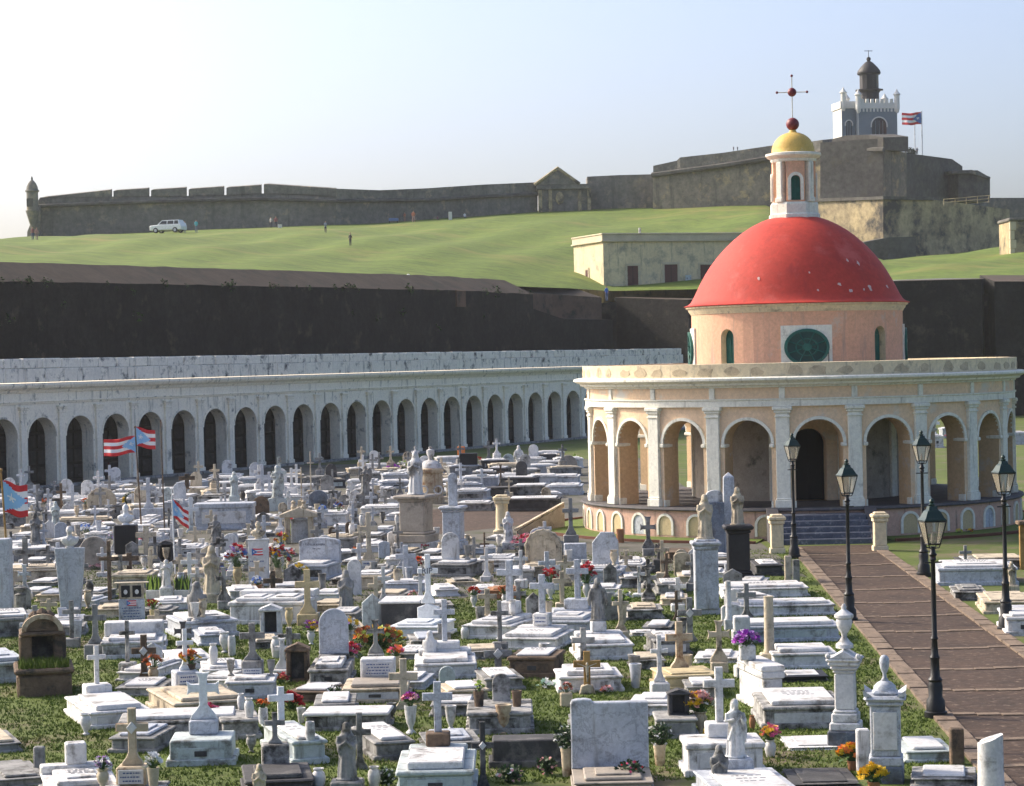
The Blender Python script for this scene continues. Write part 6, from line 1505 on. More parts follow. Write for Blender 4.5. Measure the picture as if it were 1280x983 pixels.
vase('B', 330, 806, 42, 42, 'pot', 'orange_slab', 'basket of blue and white flowers at the front of the double tomb', (56, 42, ['bluef', 'bluef', 'whitef']), 16, cat='basket', name='flower_basket')
vase('B', 540, 750, 40, 36, 'pot', 'white', 'white pot of cream flowers before the family headstone', (66, 56, ['whitef', 'yellowf']), 14)
vase('B', 620, 672, 32, 50, 'urn', 'white', 'white urn on the right of the family headstone tomb', (44, 40, ['palepink', 'whitef']), 16)
flowers('B', 500, 552, 62, 90, ['lime', 'yellowf', 'lime'], 'tall lime and yellow flowers under the gabled canopy', 22)
flowers('B', 450, 562, 66, 60, ['yellowf', 'rustf', 'red'], 'yellow and red flowers left of the gabled canopy pillar', 14)
flowers('B', 512, 452, 44, 40, ['red', 'red'], 'red flowers inside the gabled canopy', 8)
flowers('B', 660, 400, 52, 34, ['bluef', 'mintf'], 'light blue flower cushion before the dark blue gravestone', 12)
flowers('B', 735, 395, 62, 44, ['rustf', 'bluef', 'whitef'], 'mixed rust and white flowers right of the blue flower cushion', 12)
flowers('B', 818, 612, 42, 36, ['yellowf', 'orange'], 'small yellow flowers left of the tall cream cross', 8)
flowers('B', 1125, 680, 75, 58, ['orange', 'red', 'palepink'], 'orange and red flowers beside the blue-grey plain cross', 16)
vase('B', 922, 335, 38, 66, 'taper', 'cream', 'cream funnel vase before the arcade, left of statue pedestal')
vase('B', 1005, 218, 50, 20, 'pot', 'dark', 'pot of purple flowers by the arcade', (72, 34, ['purple', 'lilac']), 14)
vase('B', 1055, 215, 30, 30, 'pot', 'white', 'white pot of pale green flowers by the arcade', (50, 42, ['lime', 'whitef']), 10)
vase('B', 1025, 742, 40, 56, 'barrel', 'cream', 'cream round jar left of the blue-grey plain cross')
flowers('E', 500 + 330, 300, 40, 30, ['lilac', 'yellowf'], 'small lilac bunch before the dried flower mound', 6)
for (x, y, w, c, l) in ((375, 168, 56, ['orange', 'red'], 'left orange bunch beside the black stele'), (463, 158, 48, ['orange', 'red'], 'right orange bunch beside the black stele'), (630, 195, 44, ['orange', 'rustf'], 'orange flowers behind the dark rocky grave'), (890, 195, 50, ['yellowf', 'orange'], 'yellow flowers by the tan rounded tombstone'), (775, 198, 34, ['yellowf', 'lime'], 'tiny yellow flowers left of the tan tombstone'), (955, 150, 36, ['lime', 'whitef'], 'lime flowers beside the chapel left side')):
    flowers('C', x, y, w, 40, c, l, 10)
vase('C', 620, 245, 28, 44, 'goblet', 'white', 'small white goblet behind the dark rocky grave')
vase('C', 770, 252, 32, 50, 'barrel', 'cream', 'cream jar on the white tombs near the chapel')
flowers('C', 722, 596, 165, 92, ['pink', 'palepink', 'palepink', 'red'], 'large spray of pink flowers before the scalloped arch', 44, 60)
flowers('C', 318, 618, 36, 30, ['crimson', 'red'], 'small red flowers in the blue arched niche', 7)
vase('C', 840, 612, 36, 66, 'taper', 'cream', 'cream vase right of the scalloped arch')
vase('C', 575, 578, 30, 62, 'urn', 'white', 'white urn left of the gate pillar statue')
vase('C', 445, 612, 28, 48, 'urn', 'white', 'white urn right of the blue arched niche')
vase('C', 1155, 582, 32, 46, 'urn', 'cream', 'small cream urn near the brown pipe stump')
vase('C', 1150, 668, 42, 78, 'urn', 'cream', 'cream urn right of the slanted marble headstone')
vase('C', 205, 615, 26, 34, 'pot', 'grey', 'pot with small red flowers right of statue pedestal', (34, 24, ['crimson']), 6)
for (px, py, c, l) in ((1169, 550, ['orange', 'red'], 'orange flowers seen through the chapel arch, left bunch'), (1184, 549, ['orange', 'pink'], 'orange flowers seen through the chapel arch, right bunch'), (1199, 668, ['yellowf', 'lime'], 'yellow flowers left of the marble niche plate'), (1212, 667, ['yellowf', 'rustf'], 'yellow flowers right of the marble niche plate')):
    flowers(*gx(px, py), 36, 30, c, l, 8)
# small round stones and cups on graves
# potted shrubs and garden plants
def shrub(t, x, y, w, h, label, pot=None, cols=('palepink',), n=260, up=0):
    P = place(t, x, y); s = P.y / F * .25; rg = random.Random(int(x + y * 3)); w *= s; h *= s
    o = thing('potted_plant' if pot else 'garden_plant', label, 'plant', P, 0, 'small green plants among the graves')
    z0 = 0
    if pot:
        link('pot', vase_mesh('pot', pot[0] * s, pot[1] * s, pot[2]), o); z0 = pot[1] * s - .03
    mb = MB()
    for k in range(7):
        a = rg.uniform(0, 2 * PI); mb.tube([(0, 0, z0), (w * .2 * math.cos(a), w * .2 * math.sin(a), z0 + h * .5), (w * .38 * math.cos(a), w * .38 * math.sin(a), z0 + h * rg.uniform(.6, .9))], .008, 3, 2)
    for k in range(n):
        d = Vector((rg.gauss(0, 1), rg.gauss(0, 1), rg.gauss(0, 1))).normalized(); q = rg.random() ** .45
        p = Vector((d.x * w / 2 * q, d.y * w / 2 * q, z0 + h * .52 + d.z * h * .48 * q))
        L = rg.uniform(.05, .10); e = Vector((rg.uniform(-1, 1), rg.uniform(-1, 1), rg.uniform(-.3, 1))).normalized(); sd_ = e.orthogonal().normalized()
        mb.add([p, p + e * L * .5 + sd_ * L * .28, p + e * L, p + e * L * .5 - sd_ * L * .28], [(0, 1, 2, 3)], rg.choice((0, 1, 1)))
    for k in range(int(n * .06)):
        d = Vector((rg.gauss(0, 1), -abs(rg.gauss(0, 1)), rg.gauss(.3, 1))).normalized()
        bloom(mb, (d.x * w / 2, d.y * w / 2, z0 + h * .52 + d.z * h * .48), .028, 3 + rg.randrange(len(cols)), rg)
    mb.build('foliage', ['leaf', 'leafdark', 'stem'] + ['fl_' + c for c in cols], o)
shrub('F', 916, 935, 122, 118, 'potted plant with dark leaves left of the big marble headstone', (60, 145, 'rust'), ('whitef',))
shrub('G', 260, 880, 122, 118, 'potted plant with dark leaves right of the big marble headstone', (62, 105, 'rust'), ('whitef',))
shrub('F', 630, 965, 135, 80, 'low white-flowering plant in the grass, bottom centre', None, ('whitef', 'palepink'))
shrub('F', 815, 928, 95, 90, 'small round plant with pale flowers beside the potted plant', None, ('palepink',))
shrub('F', 1232, 975, 130, 120, 'dark leafy plant with red flowers at the foot of the marble headstone', None, ('red', 'pink'))
shrub('F', 15, 985, 75, 90, 'low dark plant at the bottom edge left of the large mint tomb', None, ('whitef',))
shrub('E', 715, 562, 80, 78, 'dark shrub with white flower behind the table tomb', None, ('whitef',))
for (x, l) in ((765, 'left'), (905, 'right')):
    P = place_ground('A', x, 838); s = P.y / F * .25; rg = random.Random(x)
    o = thing('plant_box', 'white box of spiky snake plants, %s of the small angel' % l, 'planter', P, 0, 'small green plants among the graves')
    MB().box(-36 * s, 36 * s, 0, .35, 0, 46 * s, .015).build('box', 'white', o)
    mb = MB()
    for k in range(46):
        bx, by = rg.uniform(-34, 34) * s, rg.uniform(.05, .3); h = rg.uniform(45, 85) * s; lean = rg.uniform(-16, 16) * s
        mb.add([(bx - 4 * s, by, 44 * s), (bx + 4 * s, by, 44 * s), (bx + 3.6 * s + lean * .5, by, 44 * s + h * .6), (bx + lean, by + rg.uniform(-.05, .05), 44 * s + h), (bx - 3.6 * s + lean * .5, by, 44 * s + h * .6)], [(0, 1, 2, 3, 4)], rg.choice((0, 1, 2)))
    mb.build('snake_plants', ['leafdark', 'leaf', 'fl_lime'], o)

# ------------------------------------------------------------------ rows filling the back of the cemetery
rg = random.Random(21)
FILL = []
NSUP = len(SUP); FOBJ = []
MATN = dict(white='white', grey='grey', marble='bluish marble', stained='blackened', cream='cream', dark='dark', brown='brown')
for k in range(260):
    px, py = rg.uniform(0, 715), 0
    base = 612 - px * .075
    py = base + 13 + rg.random() * 36
    if px > 520 and py > 622: continue
    P = at(px, py)
    if any((P - q).length < 1.9 for q in FILL) or any((P.xy - q[0] - Vector((0, .8))).length < max(q[3], q[4]) * .8 + .5 for q in SUP[:NSUP]): continue
    FILL.append(P)
    t, x, y = 'A', px * 4, (py - 540) * 4
    m = rg.choice(('white', 'grey', 'marble', 'stained', 'cream', 'white', 'dark'))
    sc_ = 130 / max(P.y, 1)
    hd = rg.choice(([], [], [('c', 44 * sc_, 88 * sc_, rg.choice(('flare', 'plain')))], [('b', 40 * sc_, 30 * sc_), ('c', 42 * sc_, 80 * sc_, 'flare')], [('s', 52 * sc_, 70 * sc_, 'round')]))
    o = tomb(t, x, y, rg.uniform(95, 170) * sc_, rg.uniform(30, 52) * sc_, 1.6, rg.uniform(-10, 14), m, 'small %s grave %sin the crowded rows before the arcade' % (MATN[m], ('with headstone ' if hd[0][0] == 's' else 'with cross ') if hd else ''), .05, head=hd)
    FOBJ.append((o, 'small %s grave%s' % (MATN[m], (' with headstone' if hd[0][0] == 's' else ' with cross') if hd else '')))
    o['group'] = 'small %s graves %sbefore the arcade' % (MATN[m], ('with headstone ' if hd[0][0] == 's' else 'with cross ') if hd else '')
cnt = 0
HAND = [(q.location.x, q.location.y, 'tomb' in q.name) for q in C.objects if not q.parent and q.get('group') and 'before the arcade' not in q['group']]
def clear(x, y, r):
    for (c, ux, uy, hx, hy, z) in SUP:
        d = Vector((x, y)) - c
        if abs(d.dot(ux)) < hx + r and abs(d.dot(uy)) < hy + r: return False
    return True
for k in range(4200):
    px, py = rg.uniform(5, 965), 622 + 330 * rg.random() ** 1.35
    P = at(px, py)
    kind = rg.random()
    if kind >= .45 and py > 740 and (py > 870 or any(abs(hx_ - P.x) < .5 and -.3 < hy_ - P.y < 2.6 for (hx_, hy_, tm) in HAND)): continue
    if kind < .45:
        if not all(clear(P.x + dx, P.y + dy, .12) for dx in (-.45, 0, .45) for dy in (0, .6, 1.1)): continue
    elif not clear(P.x, P.y + .1, .25): continue
    if py > 740 and any(not tm and math.hypot(hx_ - P.x, (hy_ - P.y - .5) * .8) < .85 for (hx_, hy_, tm) in HAND): continue
    if any((P - q).length < .95 for q in FILL) or P.x > 6.3 or (px > 700 and py < 705) or (px < 150 and py > 815) or (520 < px < 700 and 625 < py < 675) or (px > 640 and py > 850 and px < 720): continue
    FILL.append(P); cnt += 1
    sc_ = 70 / P.y; m = rg.choice(('white', 'grey', 'stained', 'cream', 'grey', 'marble', 'white'))
    if kind < .45:
        o = tomb('A', px * 4, (py - 540) * 4, rg.uniform(100, 150) * sc_, rg.uniform(18, 45) * sc_, rg.uniform(1.0, 1.35), rg.uniform(-12, 14), m, 'low plain %s slab grave squeezed between larger tombs' % MATN[m], .05)
        o['group'] = 'plain %s slab graves between the tombs' % MATN[m]
        FOBJ.append((o, 'low %s slab grave' % MATN[m]))
    elif kind < .75:
        o = mon('A', px * 4, (py - 540) * 4, [('b', 60 * sc_, rg.uniform(18, 45) * sc_), ('c', rg.uniform(55, 85) * sc_, rg.uniform(95, 160) * sc_, rg.choice(('flare', 'plain', 'flare', 'celtic')))], m, 'small plain %s cross squeezed between larger tombs' % MATN[m], rg.uniform(-10, 10), 'cross', 'stone_cross', True)
        o['group'] = 'plain %s crosses between the tombs' % MATN[m]
        FOBJ.append((o, 'small %s cross' % MATN[m]))
    elif kind < .88:
        o = vase('A', px * 4, (py - 540) * 4, 42 * sc_, 80 * sc_, rg.choice(('urn', 'jar', 'taper', 'goblet')), m, 'empty %s urn standing between the graves' % MATN[m])
        o['group'] = 'empty %s urns between the graves' % MATN[m]
        FOBJ.append((o, 'empty %s urn' % MATN[m]))
    else:
        o = mon('A', px * 4, (py - 540) * 4, [('s', rg.uniform(60, 90) * sc_, rg.uniform(80, 130) * sc_, rg.choice(('round', 'low', 'gable')))], m, 'small plain %s headstone squeezed between larger tombs' % MATN[m], rg.uniform(-10, 10), 'headstone', 'headstone', True)
        o['group'] = 'plain %s headstones between the tombs' % MATN[m]
        FOBJ.append((o, 'small %s headstone' % MATN[m]))

# which one is which: name each of them after the nearest thing that stands out
MARKS = {}
for (lab, short) in (('weathered brown barrel', 'brown barrel-roofed shrine'), ('white marble tomb with plain cross on a block', 'plain-cross tomb by the left lawn'), ('mint painted tomb with blackened', 'flared-arm white cross'), ('wide white slab tomb with black', 'wide black-sided slab tomb'), ('cream tomb with white cross', 'white cross on inscribed block'), ('dark brown stone cross with white diamond', 'brown diamond cross'), ('upright tablet with painted flag', 'flag tablet with portraits'), ('grey robed statue turned away', 'back-turned statue'), ('white tomb with framed slab and grey cross', 'grey cross on lettered block'), ('dark weathered tomb', 'dark weathered tomb'), ('tall mint tomb', 'thick white cross with red flowers'), ('tall veiled Madonna statue', 'bottom centre Madonna'), ('long low table tomb', 'long white table tomb'), ('cream tomb with tan slab', 'double blue-lettered plaque'), ('white slab tomb with tall round', 'tall round-topped headstone'), ('brown stained niche', 'brown niche box'), ('white niche shrine', 'white niche shrine'), ('broad double tomb', 'double tomb'), ('large mint and white', 'goblet urn tomb'), ('bright white painted', 'RIP cross'), ('white tomb with tall grey cross and framed', 'tall grey centre cross'), ('white tomb with grey cross between two orange', 'orange-vase cross'), ('white tomb with slim cross', 'slim cross with name plate'), ('bluish tomb with tall cross between two red', 'red-vase cross'), ('white tomb with standing Madonna', 'open-armed Madonna'), ('broad white tomb with framed', 'broad tomb with crucifix'), ('collapsed brown', 'collapsed brown tomb'), ('dark kerbed grave', 'dark kerbed grave'), ('grave with tan slab and large', 'big marble headstone'), ('yellowish tomb with rust', 'rust-streaked cross'), ('third and tallest', 'long white tombs'), ('tall narrow marble chest', 'narrow marble chest'), ('white tomb carrying a tall plain', 'tall plain white cross'), ('rough blackened stone', 'rough blackened grave'), ('tapered blue-grey', 'tapered stele with bust'), ('black granite pedestal carrying a white bust', 'black bust pedestal'), ('weathered brown stone cross', 'weathered brown cross'), ('grey cross with spread', 'spread-foot grey cross'), ('cream scalloped', 'scalloped shell headstone'), ('bluish stone cross with broad', 'broad-based bluish cross'), ('bright white cross right', 'bright white cross by the red flag'), ('big plain marble', 'big marble box tomb'), ('dark stone niche', 'dark stone niche'), ('tan round-topped', 'tan round-topped stone'), ('small white angel', 'small white angel'), ('tall cream Madonna', 'tall cream Madonna'), ('bluish statue leaning', 'leaning bluish statue'), ('dark blue rounded', 'dark blue gravestone'), ('small canopy tomb', 'gabled canopy'), ('grey angel on', 'grey angel on rock'), ('long white slab tomb right', 'long slab by the canopy'), ('marble tomb with wide', 'family headstone'), ('tall cream cross on a block', 'tall cream cross'), ('large yellowish', 'large yellowish cross'), ('dark stained veiled', 'dark stained statue'), ('pale mint house', 'mint house-shaped stone'), ('white-topped tomb with dark', 'hollow-sided tomb'), ('blue-grey plain cross', 'blue-grey plain cross'), ('tall weathered pedestal', 'tall Madonna pedestal'), ('round cream drum', 'round drum tomb'), ('pedestal with round-topped', 'round-topped shaft'), ('white arched niche', 'blue arched niche'), ('cream gate pillar with', 'gate pillar at the cross path'), ('brown stone cross left', 'brown cross by the shell arch'), ('cream slab grave with scalloped', 'scalloped arch grave'), ('bluish tomb with slanted', 'slanted marble headstone'), ('long dark tomb', 'long dark tomb'), ('dark rocky', 'dark rocky grave'), ('black granite stele', 'black stele'), ('tall white pedestal', 'white Madonna pedestal by the chapel'), ('small dark angel', 'small dark angel'), ('brown pole with two', 'two-flag pole'), ('slim grey cross by', 'slim grey far left cross'), ('grey-brown cross', 'rock-based cross'), ('very slim tall', 'very slim cream cross'), ('narrow grey cross', 'narrow grey cross'), ('small red-orange sign', 'red-orange sign'), ('white cross far back', 'far white cross'), ('tan rounded', 'tan rounded tombstone'), ('pale cross by', 'pale cross by the arcade'), ('brownish cross', 'brownish cross by the pots'), ('short brown cross', 'short brown cross'), ('blue-grey cross by', 'blue-grey cross by the arcade'), ('grey cross on cream', 'grey cross on cream block'), ('white statue far', 'far white statue'), ('dark square tomb', 'dark square tomb front'), ('pot of purple', 'purple flower pot'), ('bluish white tomb nearest', 'bluish tomb nearest the chapel')):
    for ob in C.objects:
        if not ob.parent and str(ob.get('label', '')).startswith(lab): MARKS[short] = ob.location.copy()
seen = {}
for (ob, what) in FOBJ:
    P = ob.location
    opts = []
    for (short, q) in MARKS.items():
        d = P - q
        side = ('behind' if d.y > 0 else 'before') if abs(d.y) * .45 > abs(d.x) else ('right of' if d.x > 0 else 'left of')
        opts.append((math.hypot(d.x, d.y * .6), '%s %s the %s' % (what, side, short)))
    opts.sort()
    lab = next((l_ for (_, l_) in opts[:7] if l_ not in seen), opts[0][1])
    seen[lab] = 1; ob['label'] = lab
# ------------------------------------------------------------------ street lamps
def make_lamp(label, loc, H, rz):
    o = thing('street_lamp', label, 'street lamp', loc, rz, 'cast-iron street lamps along the path')
    k = H / 3.75
    me = MB().lathe([(r * k, z * k) for (r, z) in [(.20, 0), (.20, .10), (.17, .12), (.16, .30), (.12, .36), (.13, .55), (.11, .62), (.13, .66), (.085, .72), (.075, 1.0), (.09, 1.05), (.065, 1.1), (.05, 1.35), (.07, 1.38), (.048, 1.42), (.04, 2.72), (.06, 2.75), (.05, 2.8), (.075, 2.84), (.045, 2.88), (.04, 2.98)]], 12).mesh('lamp_post', 'iron', 40)
    link('lamp_post', me, o)
    MB().tube([(-.16 * k, 0, 2.70 * k), (.16 * k, 0, 2.70 * k)], .014 * k, 6).build('ladder_bar', 'iron', o)
    z0, z1, b, t = 3.02 * k, 3.42 * k, .105 * k, .19 * k
    fr = MB()
    for sx in (-1, 1):
        for sy in (-1, 1):
            fr.tube([(sx * b, sy * b, z0), (sx * t, sy * t, z1)], .013 * k, 4); fr.tube([(0, 0, 2.94 * k), (sx * b * .8, sy * b * .8, 2.96 * k), (sx * b, sy * b, z0)], .012 * k, 4)
    for (q, z) in ((b, z0), (t, z1)):
        for (p0, p1) in (((-q, -q), (q, -q)), ((q, -q), (q, q)), ((q, q), (-q, q)), ((-q, q), (-q, -q))): fr.tube([(*p0, z), (*p1, z)], .013 * k, 4)
    fr.build('lantern_frame', 'iron', o)
    for i in range(4):
        pn = MB().add([(-b, -b, z0), (b, -b, z0), (t, -t, z1), (-t, -t, z1)], [(0, 1, 2, 3)]).mesh('pane', 'lampglass'); link('pane', pn, o, rz=i * PI / 2)
    MB().lathe([(.02 * k, z0), (.035 * k, z0 + .05 * k), (.03 * k, z0 + .12 * k), (.012 * k, z0 + .2 * k)], 8).build('bulb', 'tan', o)
    MB().lathe([(t * 1.45, z1 + .002), (t * 1.5, z1 + .02 * k), (t * 1.25, z1 + .06 * k), (t * .85, z1 + .17 * k), (t * .6, z1 + .20 * k), (t * .5, z1 + .26 * k)], 4, a0=PI / 4).build('lantern_roof', 'irongreen', o)
    MB().lathe([(.05 * k, z1 + .255 * k), (.065 * k, z1 + .29 * k), (.03 * k, z1 + .31 * k), (.05 * k, z1 + .345 * k), (.035 * k, z1 + .375 * k), (.005 * k, z1 + .40 * k)], 10).build('finial', 'irongreen', o, 50)
    return o
for (px, py, ht, l) in ((993, 698, 544, 'street lamp in front of the dark chapel doorway'), (1062, 778, 577, 'street lamp right of the steps behind the urn monument'), (1155, 721, 541, 'street lamp before the right arches, farther of two at the path bend'), (1170, 897, 627, 'large near street lamp standing on the path edge, bottom right'), (1258, 790, 572, 'street lamp at the far right beside the path')):
    P = at(px, py); Hh = (py - ht) * P.y / F
    make_lamp(l, P, Hh, R(8 + px % 7))
# wooden post with little roof at the right edge
P = at(1279, 712)
o = thing('wooden_post', 'ochre wooden post with small roof cut by the right edge', 'post', P)
s = P.y / F
MB().box(-.5 * 8 * s, 3 * s, -.06, .06, 0, 56 * s, .01).build('post', 'gold', o)
MB().box(-7 * s, 7 * s, -.25, .25, 56 * s, 61 * s, .02).build('roof', 'brown', o)

# ------------------------------------------------------------------ flags
def flagpole(px, py, ptop, label, m, r, flags, lean=0.0):
    P = at(px, py); s = P.y / F; top = Vector(((ptop[0] - px) * s, 0, (py - ptop[1]) * s))
    o = thing('flagpole', label, 'flagpole', P, 0, 'flagpoles among the graves')
    MB().tube([(0, 0, -.05), top * .5, top], [r, r * .9, r * .75], 8).build('pole', m, o)
    MB().ball(top + Vector((0, 0, r)), r * 1.3, 8).build('pole_ball', m, o, 60)
    for (fw, fh, yc, flip, wave, drop, rz, tilt) in flags:
        t = (py - yc) * s / top.z
        pr_flag('flag', o, fw * s, fh * s, top * t, wave, drop, rz, flip, tilt)
    return o
flagpole(177, 664, (172, 535), 'brown pole with two Puerto Rican flags beside black bust pedestal', 'brown', .035, [(40, 21, 555, -1, 1.0, 0, .15, .12), (27, 24, 545, 1, .7, .25, .35, .05)])
flagpole(206, 668, (204, 527), 'bare slim brown pole right of the two-flag pole', 'brown', .028, [])
flagpole(219, 718, (217, 612), 'white pole with drooping red and white flag', 'bright', .025, [(28, 22, 634, 1, 1.3, .9, .4, 0)])
flagpole(12, 738, (5, 589), 'yellowish pole with large flag at the left edge', 'gold', .035, [(34, 40, 620, 1, 1.0, .35, .3, 0)])
# flags on the fortress
P = atd(1153, 196, 380); s = 380 / F
o = thing('flagpole', 'white pole with striped flag beside the lighthouse', 'flagpole', P)
MB().tube([(0, 0, -1), (0, 0, 57 * s)], .09, 6).build('pole', 'bright', o)
pr_flag('flag', o, 25 * s, 15 * s, (0, 0, 48 * s), 1.1, 0, .2, -1, .05, .02, 'flagnavy')
P = atd(1144, 194, 380)
o = thing('flagpole', 'second bare white pole beside the lighthouse', 'flagpole', P)
MB().tube([(0, 0, -1), (0, 0, 42 * s)], .08, 6).build('pole', 'bright', o)

# ------------------------------------------------------------------ people on the field
flat('skin', (.42, .24, .16), .6); flat('hair', (.03, .02, .015), .7)
def person_mesh(pose):
    b = MB()
    spread = .10 if pose != 'walk' else .16
    loft(b, [(.84, 0, 0, .15, .11, 0), (.95, 0, 0, .165, .115, 0), (1.08, 0, 0, .14, .10, 0), (1.25, 0, 0, .175, .115, 0), (1.40, 0, 0, .19, .11, 0), (1.46, 0, 0, .12, .08, 0), (1.50, 0, 0, .055, .055, 0), (1.56, 0, 0, .05, .055, 0)], 16)
    b.ball((0, -.01, 1.635), .095, 10, 0, (.85, 1, 1.2))
    if pose == 'sit':
        for q in (-1, 1): b.tube([(q * .09, 0, .90), (q * .12, -.42, .86), (q * .12, -.46, .45), (q * .12, -.58, .42)], [.09, .075, .055, .04], 8)
    else:
        dy = .22 if pose == 'walk' else .03
        for q in (-1, 1): b.tube([(q * .09, 0, .90), (q * .10, -q * dy * .6, .48), (q * spread, -q * dy * (-.2) if pose == 'walk' else 0, .09), (q * spread, -.14 - (q * dy * .3), .04)], [.095, .068, .048, .042], 8)
    for q in (-1, 1):
        if pose == 'phone': b.tube([(q * .19, 0, 1.40), (q * .25, .02, 1.12), (q * .10, -.25, 1.25)], [.055, .045, .035], 7)
        else: b.tube([(q * .19, 0, 1.40), (q * .25, .02, 1.12), (q * .24, -.08, .86)], [.055, .045, .035], 7)
    me = fuse(b, .03, 'person_' + pose)
    return me
PM = {k: person_mesh(k) for k in ('stand', 'walk', 'phone', 'sit')}
def person(P, h, pose, shirt, trousers, label, rz=0.0, hair='hair'):
    me = PM[pose].copy(); me.materials.clear()
    for c, nm in ((shirt, 'shirt'), (trousers, 'trousers')):
        k = '%s_%d_%d_%d' % (nm, *[int(v * 100) for v in c])
        me.materials.append(MATS.get(k) or flat(k, c, .8, 0, 1, .1))
    me.materials.append(MATS['skin']); me.materials.append(MATS[hair])
    for p in me.polygons:
        z, x, y = p.center.z, p.center.x, p.center.y
        p.material_index = (3 if (z > 1.68 or (z > 1.58 and y > .03)) else 2) if z > 1.48 else (2 if abs(x) > .20 and z < 1.05 and z > .75 else (0 if z > .92 else 1))
    o = link('person', me, None, P - Vector((0, 0, .03 + (.42 if pose == 'sit' else 0))), rz, label, None, 'person', 'visitors on the field and walls')
    o.scale = (h / 1.74,) * 3
    return o
D_ = (.05, .05, .06); W_ = (.7, .7, .7); NV = (.05, .08, .16)
for (px, py, hpx, pose, sh_, tr, l) in (
        (245.5, 291, 16.5, 'stand', (.10, .50, .55), (.15, .18, .25), 'person in turquoise shirt standing right of the white vehicle'),
        (221, 291, 15, 'walk', W_, D_, 'person in white shirt leaning beside the white vehicle'),
        (231, 291, 15, 'stand', W_, NV, 'person in white at the rear of the white vehicle'),
        (41, 300, 17, 'stand', (.25, .10, .10), NV, 'person in dark red below the sentry box'),
        (46, 300, 16, 'stand', (.45, .25, .22), (.3, .2, .2), 'person in pinkish shirt below the sentry box'),
        (339, 285, 14, 'stand', (.5, .45, .42), D_, 'person in pale shirt with box near the fortress wall'),
        (345, 285, 15, 'walk', (.30, .09, .09), D_, 'person in red shirt near the white box'),
        (407, 291, 15, 'phone', (.30, .33, .40), D_, 'person in grey shirt on the upper field'),
        (438, 307.5, 16.5, 'stand', (.06, .055, .05), (.05, .05, .05), 'dark-clad person alone in the middle of the field'),
        (506, 277, 12, 'stand', (.55, .20, .10), (.35, .18, .12), 'person in orange near the fortress wall, left of a pair'),
        (517, 278, 15, 'walk', (.55, .18, .10), (.5, .3, .25), 'taller person in orange near the fortress wall'),
        (547, 275, 9, 'sit', (.25, .12, .12), D_, 'person sitting by the fortress wall'),
        (581, 273, 11, 'sit', W_, NV, 'person in white sitting right of the white door panel'),
        (758.5, 376, 19, 'stand', (.05, .16, .50), (.10, .14, .25), 'person in bright blue in the gap of the rampart')):
    if px > 700:
        P = atd(px, py, 228)
    else: P = onfield(px, py)
    person(P, hpx * P.y / F, pose, sh_, tr, l, random.uniform(-.8, .8))
for (px, py, hpx, l) in ((1127, 189, 9, 'dark figure on the bastion left of the bush'), (1146.5, 193, 9, 'dark figure on the bastion beside the bare pole'), (917, 189, 6, 'tiny figure on the bastion parapet, left of two'), (922, 189, 6, 'tiny figure on the bastion parapet, right of two')):
    P = atd(px, py, 377); person(P, hpx * 377 / F, 'stand', (.12, .12, .14), D_, l)
# things lying about on the field
P = onfield(470, 279); s = P.y / F
o = thing('sign_board', 'small wooden board on legs by the fortress wall', 'sign', P)
MB().box(-5 * s, 5 * s, -.06, .06, 2 * s, 7 * s, .01).build('board', 'housetrim', o)
for q in (-4, 4): MB().box(q * s - .06, q * s + .06, -.08, .08, -.2, 2 * s).build('leg', 'brown', o)
P = onfield(492, 279)
o = thing('park_bench', 'blue bench by the fortress wall', 'bench', P)
flat('benchblue', (.12, .2, .36), .6)
MB().box(-6 * s, 6 * s, -.2, .25, 2.6 * s, 3.4 * s, .01).build('seat', 'benchblue', o); MB().box(-6 * s, 6 * s, .25, .32, 3.6 * s, 6.2 * s, .01).build('backrest', 'benchblue', o)
for q in (-5, 5): MB().box(q * s - .06, q * s + .06, -.15, .3, -.2, 2.6 * s).build('leg', 'iron', o)
P = onfield(563, 275)
tag(MB().box(-2.2 * s, 2.2 * s, -.1, .1, -.2, 10 * s, .02).prism([(-1.6 * s, .5), (1.6 * s, .5), (1.6 * s, 9 * s), (-1.6 * s, 9 * s)], -.14, -.09, .02).build('white_panel', 'lhwhite', None, loc=P), 'tall white door panel against the fortress wall', 'panel')
P = onfield(350, 285)
o = thing('cool_box', 'white box on the grass beside the person in red', 'box', P)
MB().box(-2.2 * s, 2.2 * s, -.25, .25, -.05, 3 * s, .03).build('body', 'lhwhite', o); MB().box(-2.4 * s, 2.4 * s, -.28, .28, 3 * s, 3.8 * s, .03).build('lid', 'lhwhite', o)
P = onfield(512, 349.5)
o = thing('flood_lamp', 'small white floodlight on the rampart edge', 'lamp', Vector((P.x, P.y, P.z)))
MB().box(-.35, .35, -.2, .2, 0, .12, .02).build('base', 'lhwhite', o); MB().ball((-.1, 0, .28), .17, 8).build('lamp_head', 'lhwhite', o, 60)
# shrub by the flag on the bastion
rg = random.Random(4); P = atd(1138.5, 193.5, 379); mb = MB()
for k in range(260):
    d = Vector((rg.gauss(0, 1), rg.gauss(0, 1), abs(rg.gauss(0, 1)))).normalized() * rg.random() ** .4; p = Vector((d.x * 1.0, d.y * .8, d.z * 1.1)); e = Vector((rg.uniform(-1, 1), rg.uniform(-1, 1), rg.uniform(-1, 1))) * .25
    mb.add([p, p + e, p + e.cross(Vector((.3, .5, .8)))], [(0, 1, 2)])
tag(mb.build('bush', 'leafdark', None, loc=P), 'small bush on the bastion beside the flagpoles', 'bush')
